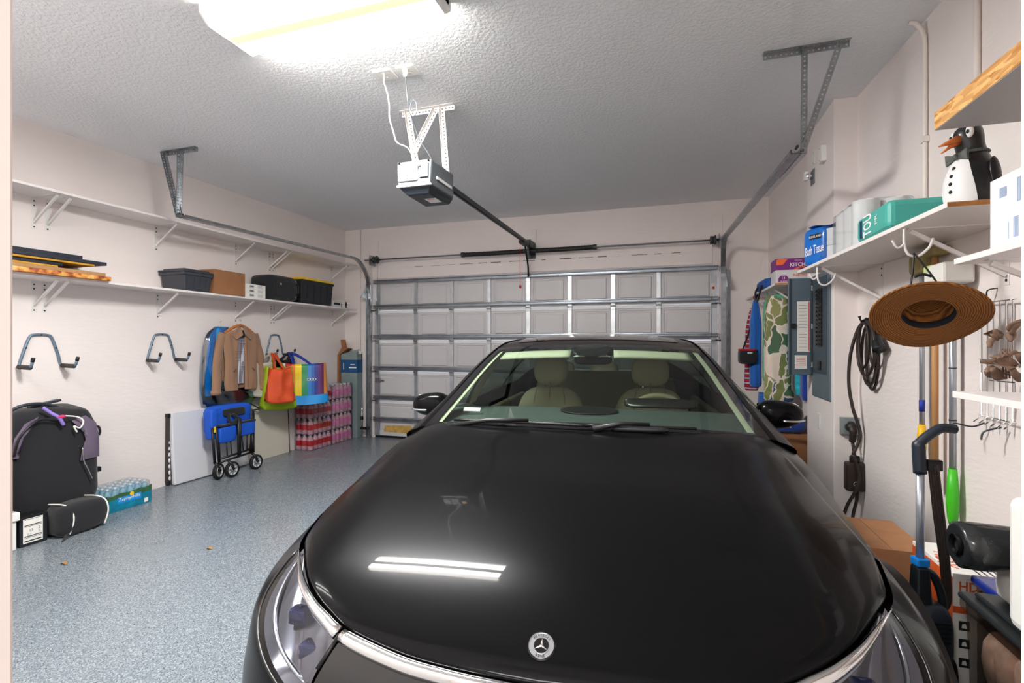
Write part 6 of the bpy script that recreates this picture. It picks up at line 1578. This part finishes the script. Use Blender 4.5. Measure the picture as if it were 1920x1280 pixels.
drape('blue_towel', 'bright blue towel hanging beside the black lunch bag', 'towel', 5.62, .79, .90, .98, 1.86, .12, 'towel_blue', 8, pinch=.35)
drape('striped_towel', 'red and navy striped towel hanging behind the lunch bag', 'towel', 5.85, .79, .93, .92, 1.80, .10, 'towel_stripe', 11, pinch=.4, lean=-.02)
drape('aqua_towel', 'aqua patterned towel hanging between leaf print bag and breaker door', 'towel', 5.12, 1.105, 1.155, .95, 1.85, .12, 'towel_aqua', 14)
drape('royal_towel', 'royal blue towel hanging behind the breaker panel door', 'towel', 4.98, 1.115, 1.20, .92, 1.84, .12, 'towel_royal', 17)
t = thing('lunch_bag', 'small black lunch bag with red trim hanging by its strap', 'bag', (.765, 5.62, 1.20))
b = MB(); b.ell((.765, 5.60, 1.285), .085, .09, .075, 22, 14, p=5); b.build('bag_body', 'black_fabric', t, smooth=True)
b = MB(); b.ell((.765, 5.60, 1.355), .084, .089, .014, 22, 8, p=4); b.build('red_top', 'towel_stripe', t, smooth=True)
b = MB(); b.tube(spline([(.72, 5.60, 1.35), (.80, 5.62, 1.6), (.845, 5.64, 1.86), (.87, 5.64, 1.93)], 6), .010, 6); b.build('shoulder_strap', 'black_fabric', t, smooth=True)
b = MB(); b.box(.755, .80, 5.505, 5.512, 1.32, 1.335); b.build('print', 'light_grey', t)
# boxes and a ball under the corner shelf
drape('blue_cushion', 'blue stuffed cushion resting on the cartons under the towels', 'cushion', 5.45, .84, 1.02, .66, .93, .2, 'towel_blue', 20, group=None, pinch=.9)
for o in list(bpy.data.objects):
    if o.name.startswith('hanging_loop') and o.parent and o.parent.name.startswith('blue_cushion'): bpy.data.objects.remove(o)
carton('cardboard_box', 'brown cardboard box on the floor in the corner behind the chase', .80, 1.16, 5.25, 5.62, 0, .655, 'cardboard_dark')
carton('cardboard_box', 'brown cardboard box beside the chase, below the blue towels', .86, 1.18, 4.86, 5.22, 0, .62, 'cardboard_dark', rz=.08)
t = thing('folded_towel', 'folded blue towel lying on the cardboard box beside the chase', 'towel', (1.03, 5.04, .63))
b = MB(); b.ell((1.03, 5.04, .70), .12, .13, .078, 22, 10, p=4)
for i, v in enumerate(b.v): b.v[i] = v + Vector((1, 1, .4)) * noise.noise(v * 12) * .012; b.v[i].z = max(b.v[i].z, .6235)
b.build('cloth_body', 'towel_royal', t, smooth=True)
b = MB(); b.ell((1.04, 5.03, .80), .09, .10, .05, 20, 10, p=3); b.build('rolled_edge', 'towel_stripe', t, smooth=True)
t = thing('golf_trolley', 'small chrome framed cart handle standing by the cardboard boxes', 'cart', (.80, 4.75, 0))
b = MB(); b.tube(spline([(.84, 4.70, 0.02), (.82, 4.72, .4), (.80, 4.74, .62), (.86, 4.72, .70), (.98, 4.70, .72)], 6), .013, 8); b.build('frame_tube', 'chrome', t, smooth=True)
b = MB(); b.tube([(.80, 4.74, .55), (.89, 4.72, .62)], .022, 10); b.build('grip', 'black_plastic', t, smooth=True)
b = MB(); b.lathe([(.02, -.015), (.055, -.015), (.06, 0), (.055, .015), (.02, .015)], 18, Matrix.Translation((.87, 4.70, .062)) @ Matrix.Rotation(PI / 2, 4, 'Y')); b.build('wheel', 'rubber', t, smooth=True)

# ---------------- right wall: pipes, hat, poles, rack ----------------
t = thing('conduit_pipe', 'thin painted pipe running down the right wall from the ceiling', 'pipe', (xr(3.2), 3.21, 1.98))
b = MB(); b.tube(spline([(1.235, 3.21, HC - .015), (1.27, 3.21, HC - .03), (xr(3.21) - .02, 3.21, HC - .09), (xr(3.21) - .013, 3.21, HC - .2), (xr(3.21) - .013, 3.21, 2.4), (xr(3.21) - .013, 3.21, 1.97)], 6), .012, 8); b.build('tube', 'trim_paint', t, smooth=True)
b = MB(); b.box(xr(3.2) - .028, xr(3.2) - .001, 3.19, 3.23, 2.5, 2.53); b.build('strap', 'trim_paint', t)
t = thing('conduit_pipe', 'second painted pipe on the right wall nearer the particle board shelf', 'pipe', (xr(2.79), 2.79, 2.4))
b = MB(); b.tube([(xr(2.79) - .013, 2.79, HC - .001), (xr(2.79) - .013, 2.79, 1.97)], .014, 8); b.build('tube', 'trim_paint', t, smooth=True)
# straw hat
m = mat('straw', (168, 112, 52), .75); nt = m.node_tree
_t = nt.nodes.new('ShaderNodeTexCoord'); _v = nt.nodes.new('ShaderNodeVectorMath'); _v.operation = 'MULTIPLY'; _v.inputs[1].default_value = (1, 1, 0)
_l = nt.nodes.new('ShaderNodeVectorMath'); _l.operation = 'LENGTH'; nt.links.new(_t.outputs['Object'], _v.inputs[0]); nt.links.new(_v.outputs[0], _l.inputs[0])
_m = nt.nodes.new('ShaderNodeMath'); _m.operation = 'MULTIPLY'; _m.inputs[1].default_value = 800; nt.links.new(_l.outputs['Value'], _m.inputs[0])
_n = nt.nodes.new('ShaderNodeTexNoise'); _n.inputs['Scale'].default_value = 24; nt.links.new(_t.outputs['Object'], _n.inputs['Vector'])
_a = nt.nodes.new('ShaderNodeMath'); _a.operation = 'MULTIPLY_ADD'; _a.inputs[1].default_value = 9; nt.links.new(_n.outputs['Fac'], _a.inputs[0]); nt.links.new(_m.outputs[0], _a.inputs[2])
_s = nt.nodes.new('ShaderNodeMath'); _s.operation = 'SINE'; nt.links.new(_a.outputs[0], _s.inputs[0])
_r = nt.nodes.new('ShaderNodeValToRGB'); _r.color_ramp.elements[0].color = s2l(98, 58, 24) + (1,); _r.color_ramp.elements[1].color = s2l(166, 108, 48) + (1,)
_k = nt.nodes.new('ShaderNodeMapRange'); _k.inputs[1].default_value = -1; nt.links.new(_s.outputs[0], _k.inputs[0]); nt.links.new(_k.outputs[0], _r.inputs[0]); nt.links.new(_r.outputs[0], nt.nodes['Principled BSDF'].inputs['Base Color'])
_b = nt.nodes.new('ShaderNodeBump'); _b.inputs['Strength'].default_value = .4; _b.inputs['Distance'].default_value = .003; nt.links.new(_s.outputs[0], _b.inputs['Height']); nt.links.new(_b.outputs[0], nt.nodes['Principled BSDF'].inputs['Normal'])
HX = Vector((1.064, 2.58, 1.545))
t = thing('straw_hat', 'wide brimmed brown straw hat hanging from a white hook under the right shelf', 'hat', HX)
vd = Vector((0 - HX.x, 0 - HX.y, 0)).normalized()
nrm = (vd * .68 + Vector((0, 0, -1)) * .72 + Vector((.10, 0, 0))).normalized()   # opening looks down and towards the door
zl = -nrm; xl = Vector((.86, -.42, -.42)); xl = (xl - zl * xl.dot(zl)).normalized(); yl = zl.cross(xl)
MHt = Matrix(((xl.x, yl.x, zl.x, 0), (xl.y, yl.y, zl.y, 0), (xl.z, yl.z, zl.z, 0), (0, 0, 0, 1)))
def hat_part(name, mt, prof, par, wav=True):
    b = MB(); n = 56; vs = []; fs = []
    for r, z in prof:
        for k in range(n):
            a = 2 * PI * k / n; w = (.010 * math.sin(2 * a + .6) + .006 * math.sin(3 * a)) * max(0, r - .1) / .12 if wav else 0
            vs.append(Vector((r * 1.06 * math.cos(a), r * .97 * math.sin(a), z + w)))
    for i in range(len(prof) - 1):
        for k in range(n): fs.append((i * n + k, i * n + (k + 1) % n, (i + 1) * n + (k + 1) % n, (i + 1) * n + k))
    b.add([v * .84 for v in vs], fs); o = b.build(name, mt, par, smooth=True, local=True); o.matrix_local = MHt; return o
hat_part('brim', 'straw', [(.104, 0), (.13, -.002), (.17, -.008), (.205, -.012), (.228, -.010), (.232, -.004), (.228, .002), (.17, -.002), (.104, .006)], t)
hat_part('crown', 'straw', [(.104, .0), (.103, .04), (.098, .085), (.085, .108), (.05, .115), (.001, .112)], t, False)
hat_part('sweat_band', 'garment_dark', [(.1035, -.001), (.1005, .004), (.099, .04), (.1015, .042)], t, False)
bo = MB(); bo.tube([MHt @ (Vector((.243 * math.cos(a), .223 * math.sin(a), -.006 + .010 * math.sin(2 * a + .6) + .006 * math.sin(3 * a))) * .84) for a in [2 * PI * k / 56 for k in range(56)]], .006, 6, closed=True); bo.build('brim_edge', 'straw', t, smooth=True, local=True)
hk = Vector((1.02, 2.60, 1.815)) - HX
for q, z_ in ((-.08, .02), (.085, -.01)):
    e = MHt @ Vector((q, -.03, .01)); b = MB(); b.tube(spline([hk + Vector((.0, 0, .0)), (hk * .62 + e * .38) + Vector((0, -.01, 0)), e], 6), .004, 6); b.build('chin_cord', 'black_plastic', t, smooth=True, local=True)
b = MB(); b.tube(spline([hk * .6 + Vector((-.03, -.03, 0)), hk * .6 + Vector((0, -.03, .01)), hk * .6 + Vector((.03, -.03, 0))], 5), .006, 6); b.build('cord_knot', 'black_plastic', t, smooth=True, local=True)
# poles hung on the wall with heads up
mat('pole_silver', (176, 182, 192), .3, .6); mat('grip_yellow', (238, 184, 30), .45); mat('grip_green', (70, 190, 40), .4); mat('mop_lime', (196, 214, 140), .9, bump=.4, bscale=80); mat('mop_white', (226, 226, 220), .9, bump=.5, bscale=90)
mat('bristle', (150, 136, 90), .95, bump=.6, bscale=120)
def pole(name, label, cat, y, z0, z1, r, m, d=.05):
    t = thing(name, label, cat, (xr(y) - d, y, z0)); b = MB(); b.cyl((xr(y) - d, y, z0), (xr(y) - d, y, z1), r, n=12); b.build('shaft', m, t, smooth=True); return t
t = pole('dust_mop', 'silver pole with yellow grip hanging head up on the right wall', 'mop', 3.17, .98, 1.80, .012, 'pole_silver', .045)
b = MB(); b.lathe([(.006, .78), (.012, .80), (.020, .87), (.021, .93), (.015, .99)], 14, Matrix.Translation((xr(3.17) - .045, 3.17, 0))); b.build('grip', 'grip_yellow', t, smooth=True)
b = MB(); b.cyl((xr(3.17) - .045, 3.17, 1.06), (xr(3.17) - .045, 3.17, 1.12), .0135, n=12); b.build('sticker', 'strap_blue', t, smooth=True)
b = MB(); b.box(xr(3.26) - .07, xr(3.26) - .004, 3.10, 3.26, 1.79, 1.90); b.build('head', 'bristle', t, bevel=.02)
t = pole('push_broom', 'wooden broom handle hanging head up beside the yellow grip pole', 'broom', 3.04, .70, 1.88, .0145, 'wood', .05)
b = MB(); b.box(xr(3.04) - .085, xr(3.04) - .012, 2.98, 3.085, 1.86, 1.91); b.build('head', 'bristle', t, bevel=.012)
t = pole('flat_mop', 'silver pole with green grip and a pale mop head against the right wall', 'mop', 2.905, .80, 1.72, .014, 'pole_silver', .045)
b = MB(); b.lathe([(.012, .545), (.020, .58), (.026, .65), (.024, .72), (.017, .82)], 14, Matrix.Translation((xr(2.905) - .045, 2.905, 0))); b.build('grip', 'grip_green', t, smooth=True)
b = MB(); b.box(xr(2.98) - .13, xr(2.98) - .004, 2.79, 2.975, 1.70, 1.80); hd = b.build('mop_head', 'mop_white', t, bevel=.012)
b = MB(); b.box(xr(2.98) - .132, xr(2.98) - .003, 2.91, 2.978, 1.762, 1.803); b.build('lime_pad', 'mop_lime', t, bevel=.012)
for z_ in (1.05, 1.30): b = MB(); b.cyl((xr(2.905) - .045, 2.905, z_), (xr(2.905) - .045, 2.905, z_ + .006), .0155, n=12); b.build('joint_ring', 'dark_steel', t)
# wire rack on the wall
t = thing('wire_rack', 'chrome wire rack hanging on the right wall behind the dried flowers', 'rack', (xr(2.6), 2.6, 1.05))
X_ = xr(2.6) - .03
for k in range(6):
    b = MB(); y_ = 2.74 - k * .042; b.tube([(X_ - .03, y_, 1.07), (X_, y_, 1.10), (X_, y_, 1.60)], .003, 6); b.build('wire', 'chrome', t, smooth=True)
for z_ in (1.10, 1.35, 1.60): b = MB(); b.tube([(X_, 2.76, z_), (X_, 2.51, z_)], .003, 6); b.build('cross_wire', 'chrome', t, smooth=True)
b = MB(); b.tube(spline([(X_ + .025, 2.68, 1.66), (X_ - .01, 2.68, 1.65), (X_, 2.70, 1.61)], 4), .003, 6); b.tube([(X_, 2.76, 1.605), (X_ - .05, 2.78, 1.62)], .003, 6); b.build('hanger_hook', 'dark_steel', t)
b = MB(); b.tube(spline([(X_, 2.72, 1.07), (X_ - .04, 2.73, 1.05), (X_ - .10, 2.74, 1.06), (X_ - .11, 2.73, 1.03)], 5), .004, 6); b.tube(spline([(X_, 2.60, 1.07), (X_ - .05, 2.62, 1.045), (X_ - .06, 2.62, 1.01)], 5), .004, 6); b.build('lower_hook', 'dark_steel', t, smooth=True)
b = MB(); b.tube([(X_, 2.56, 1.18), (X_ - .09, 2.56, 1.18), (X_ - .09, 2.56, 1.30)], .003, 6); b.build('side_hook', 'chrome', t)
b = MB(); b.tube([(X_ - .06, 2.40, 1.27), (X_ - .07, 2.54, 1.27), (X_ - .01, 2.54, 1.27)], .003, 6); b.build('ledge_wire', 'chrome', t)
# dried flowers
mat('dry_brown', (130, 104, 88), .85, var=.3, vscale=30)
t = thing('dried_flowers', 'bunch of dry brown leaves and flowers held in the wire rack', 'dried flowers', (1.26, 2.40, 1.28))
random.seed(4)
for k in range(22):
    c = Vector((1.235 + random.uniform(-.05, .05), 2.415 + random.uniform(-.09, .05), 1.40 + random.uniform(-.10, .10))); a = random.uniform(0, 6.28); e = random.uniform(-.8, .8)
    M = Matrix.Translation(c) @ Matrix.Rotation(a, 4, 'Z') @ Matrix.Rotation(e * 2.2, 4, 'X') @ Matrix.Rotation(e * 1.7 + a, 4, 'Y'); s = random.uniform(.022, .042)
    b = MB(); b.grid(lambda i, j: M @ Vector(((i - .5) * 2 * s, (j - .5) * 1.2 * s * (1 - (2 * i - 1) ** 2 * .9), s * .5 * ((2 * j - 1) ** 2 - .4 * (2 * i - 1) ** 2))), 6, 4); b.build('leaf', 'dry_brown', t, smooth=True, solid=.001)
for k in range(4):
    b = MB(); b.tube([(1.24 + .01 * k, 2.42, 1.285), (1.235 + .012 * k, 2.415 + .01 * k, 1.40)], .003, 5); b.build('stem', 'dry_brown', t)
# pan on the wall
t = thing('frying_pan', 'black frying pan hanging below the lowest short shelf', 'pan', (1.30, 2.16, .96))
Mp = Matrix.Translation((1.245, 2.13, 1.06)) @ Matrix.Rotation(-PI / 2, 4, 'Y')
b = MB(); b.lathe([(.0, .0), (.085, 0), (.105, .04), (.108, .04), (.09, -.004), (0, -.004)], 32, Mp, cap=False); b.build('pan_body', 'black_gloss', t, smooth=True)
b = MB(); b.tube([(1.24, 2.13, 1.16), (1.25, 2.13, 1.234)], .011, 8); b.build('handle', 'black_plastic', t, smooth=True)

# ---------------- floor things on the right ----------------
# upright vacuum
mat('vac_navy', (34, 42, 52), .4); mat('vac_dark', (26, 32, 36), .3); mat('vac_blue', (20, 120, 200), .4); glass('vac_bin', (70, 78, 76), .9, .06)
t = thing('upright_vacuum', 'dark upright vacuum cleaner with blue collar and wrapped brown cord', 'vacuum', (.868, 2.165, 0), math.radians(10))
def vb(name, m, fn, par=None, **kw): b = MB(); fn(b); return b.build(name, m, par or t, local=True, **kw)
vb('wand', 'pole_silver', lambda b: b.cyl((0, 0, .63), (0, .0, .97), .013, n=14), smooth=True)
vb('handle', 'vac_navy', lambda b: b.tube(spline([(0, 0, .95), (-.004, 0, 1.03), (.0, 0, 1.06), (.045, 0, 1.10), (.075, 0, 1.115), (.115, 0, 1.112)], 5), [.021] * 10 + [.017] * 16, 10), smooth=True)
vb('collar', 'vac_blue', lambda b: b.box(-.022, .022, -.022, .022, .615, .645), bevel=.006)
vb('neck', 'vac_dark', lambda b: b.hexa([(-.03, -.03, .40), (.03, -.03, .40), (.03, .03, .40), (-.03, .03, .40)], [(-.022, -.022, .615), (.022, -.022, .615), (.022, .022, .615), (-.022, .022, .615)]), bevel=.008)
vb('carry_grip', 'vac_dark', lambda b: b.tube(spline([(.008, 0, .60), (.04, 0, .585), (.066, 0, .53), (.076, 0, .46), (.072, 0, .40)], 6), .014, 10), smooth=True)
vb('motor_body', 'vac_navy', lambda b: b.ell((.03, 0, .36), .058, .06, .13, 26, 16, p=3.5), smooth=True)
vb('dust_bin', 'vac_bin', lambda b: b.ell((.036, -.02, .20), .054, .056, .13, 24, 14, p=4), smooth=True)
vb('cyclone', 'vac_dark', lambda b: b.lathe([(.03, .09), (.05, .12), (.045, .24), (.03, .30)], 18, Matrix.Translation((.036, -.02, 0)) @ Matrix.Diagonal((.8, .8, 1, 1))), smooth=True)
vb('release_tab', 'vac_blue', lambda b: b.ell((-.035, -.04, .30), .014, .03, .028), smooth=True)
for k in range(5): vb('vent_slot', 'black_plastic', lambda b: b.box(.0, .06, -.064, -.056, .37 + k * .016, .377 + k * .016))
vb('floor_head', 'vac_dark', lambda b: b.hexa([(-.09, -.15, .005), (.13, -.15, .005), (.13, .05, .005), (-.09, .05, .005)], [(-.08, -.13, .06), (.12, -.13, .06), (.11, .04, .10), (-.07, .04, .10)]), bevel=.012)
for sx in (-.085, .12): vb('wheel', 'rubber', lambda b: b.lathe([(.01, -.012), (.035, -.012), (.035, .012), (.01, .012)], 16, Matrix.Translation((sx, .04, .036)) @ Matrix.Rotation(PI / 2, 4, 'Y')), smooth=True)
vb('cord_hook', 'black_plastic', lambda b: b.box(.02, .07, -.012, .012, .96, 1.0), bevel=.005)
for k in range(4):
    vb('power_cord', 'cable_brown', lambda b: b.tube(spline([(.03 + .006 * k, -.004 * k, .985), (.042 + .009 * k, -.01, .80), (.062 + .008 * k, -.01, .64), (.08 + .006 * k, 0, .50), (.085, 0, .46)], 6), .0055, 6), smooth=True)
# cartons
carton('cardboard_box', 'large plain cardboard box on the floor below the hanging poles', .80, 1.10, 2.62, 3.05, 0, .50, 'cardboard', tape=False)
mat('hdx_orange', (214, 92, 40), .5)
t = thing('orange_carton', 'orange and white printed carton standing behind the clear tote', 'box', (1.06, 2.37, 0))
b = MB(); b.box(.995, 1.20, 2.235, 2.55, 0, .575); b.build('carton_body', 'paper_white', t, bevel=.002)
b = MB(); b.box(.994, .9955, 2.235, 2.55, .0, .56); b.build('side_print', 'hdx_orange', t)
b = MB(); b.box(.995, 1.2, 2.233, 2.2345, .0, .16); b.build('base_print', 'hdx_orange', t)
OF = lambda x, z: frame((x, 2.2332, z), (1, 0, 0), (0, 0, 1))
text('HDX', 'hdx_orange', OF(1.06, .53), .035, t, width=.09, bold=.02); b = MB(); b.box(.996, 1.04, 2.2328, 2.2340, .43, .455); b.build('orange_bar', 'hdx_orange', t)
for z_ in (.385, .32, .25): patch('ink', frame((1.03, 2.2340, z_), (1, 0, 0), (0, 0, 1)), .032, .034, t, 'icon')
for z_ in (.385, .32, .25):
    b = MB(); b.prism([(-.008, -.008), (.008, -.008), (.004, .009), (-.006, .006)], 0, .0003, frame((1.03, 2.2330, z_), (1, 0, 0), (0, 0, 1))); b.build('icon_mark', 'paper_white', t)
text('HDX', 'hdx_orange', frame((1.03, 2.36, .5756), (-.3, -1, 0), (1, -.3, 0)), .06, t, width=.16); b = MB()
for k in range(4): b.box(1.08 + k * .02, 1.086 + k * .02, 2.24, 2.50, .5752, .5757)
b.build('top_print', 'ink', t)
# totes
glass('clear_plastic', (214, 210, 206), .9, .07, .1); mat('lid_black', (30, 34, 36), .4); mat('lid_grey', (132, 150, 158), .5); mat('fabric_mix', (214, 182, 164), .9, var=.4, vscale=14); mat('lid_blue', (20, 44, 130), .25, coat=.3)
tote('storage_tote', 'grey plastic tote with grey lid at the bottom of the stack', .86, 1.27, 1.32, 2.00, 0.0, .285, 'lid_grey', 'lid_grey', rib=False)
t = tote('storage_tote', 'clear plastic tote with black lid full of folded fabric', .895, 1.26, 1.36, 1.985, .2855, .345, 'clear_plastic', 'lid_black', tap=.02, rib=False)
for k in range(7):
    b = MB(); random.seed(20 + k); c = (1.075 + random.uniform(-.01, .01), 1.45 + k * .077, .42 + random.uniform(0, .04)); b.ell(c, .150, .055, .115, 18, 10, p=3)
    for i, v in enumerate(b.v): b.v[i] = v + Vector((1, 1, 1)) * noise.noise(v * 14) * .012
    b.build('folded_fabric', 'fabric_mix', t, smooth=True)
for zz in (1.55, 1.80): b = MB(); b.box(.96, 1.2, zz, zz + .012, .630, .634); b.build('lid_rib', 'lid_black', t)
t = thing('food_container', 'tall clear container with a glossy blue lid beside the orange carton', 'container', (1.16, 2.09, 0))
b = MB(); b.box(1.03, 1.29, 2.02, 2.17, .001, .57); b.build('body', 'clear_plastic', t, bevel=.02, seg=3)
b = MB(); b.box(1.02, 1.30, 2.01, 2.18, .57, .60); b.build('lid', 'lid_blue', t, bevel=.010, seg=3)
# white bundle, black roll and white jug on the totes
b = MB(); b.ell((1.10, 1.87, .682), .14, .075, .052, 24, 10, p=5); b.v = [Vector((v.x, v.y, max(v.z, .632))) for v in b.v]; b.one('paper_bundle', 'roll_white', 'white padded paper bundle under the black plastic roll', 'bundle', smooth=True)
mat('bin_liner', (34, 36, 38), .22, coat=.4, bump=.6, bscale=22, bdist=.008)
t = thing('plastic_roll', 'roll of shiny black plastic film lying on the totes', 'roll', (1.05, 1.82, .733))
b = MB(); M = Matrix.Translation((.835, 1.86, .806)) @ Matrix.Rotation(PI / 2, 4, 'Y')
b.lathe([(.025, .01), (.055, .0), (.068, .008), (.070, .05), (.066, .15), (.070, .25), (.066, .36), (.04, .40)], 30, M); b.build('film_roll', 'bin_liner', t, smooth=True)
b = MB(); b.lathe([(.030, -.004), (.030, .012), (.026, .012), (.026, -.004)], 20, M, cap=False); b.build('core', 'black_plastic', t, smooth=True)
t = thing('white_jug', 'white plastic jug standing in front of the black plastic roll', 'jug', (1.0, 1.66, .632))
b = MB(); b.box(.90, 1.08, 1.58, 1.75, .632, 1.0); b.build('jug_body', 'white_plastic', t, bevel=.03, seg=3)
b = MB(); b.cyl((.97, 1.66, 1.0), (.97, 1.66, 1.04), .03, n=18); b.build('cap', 'white_metal', t, smooth=True)
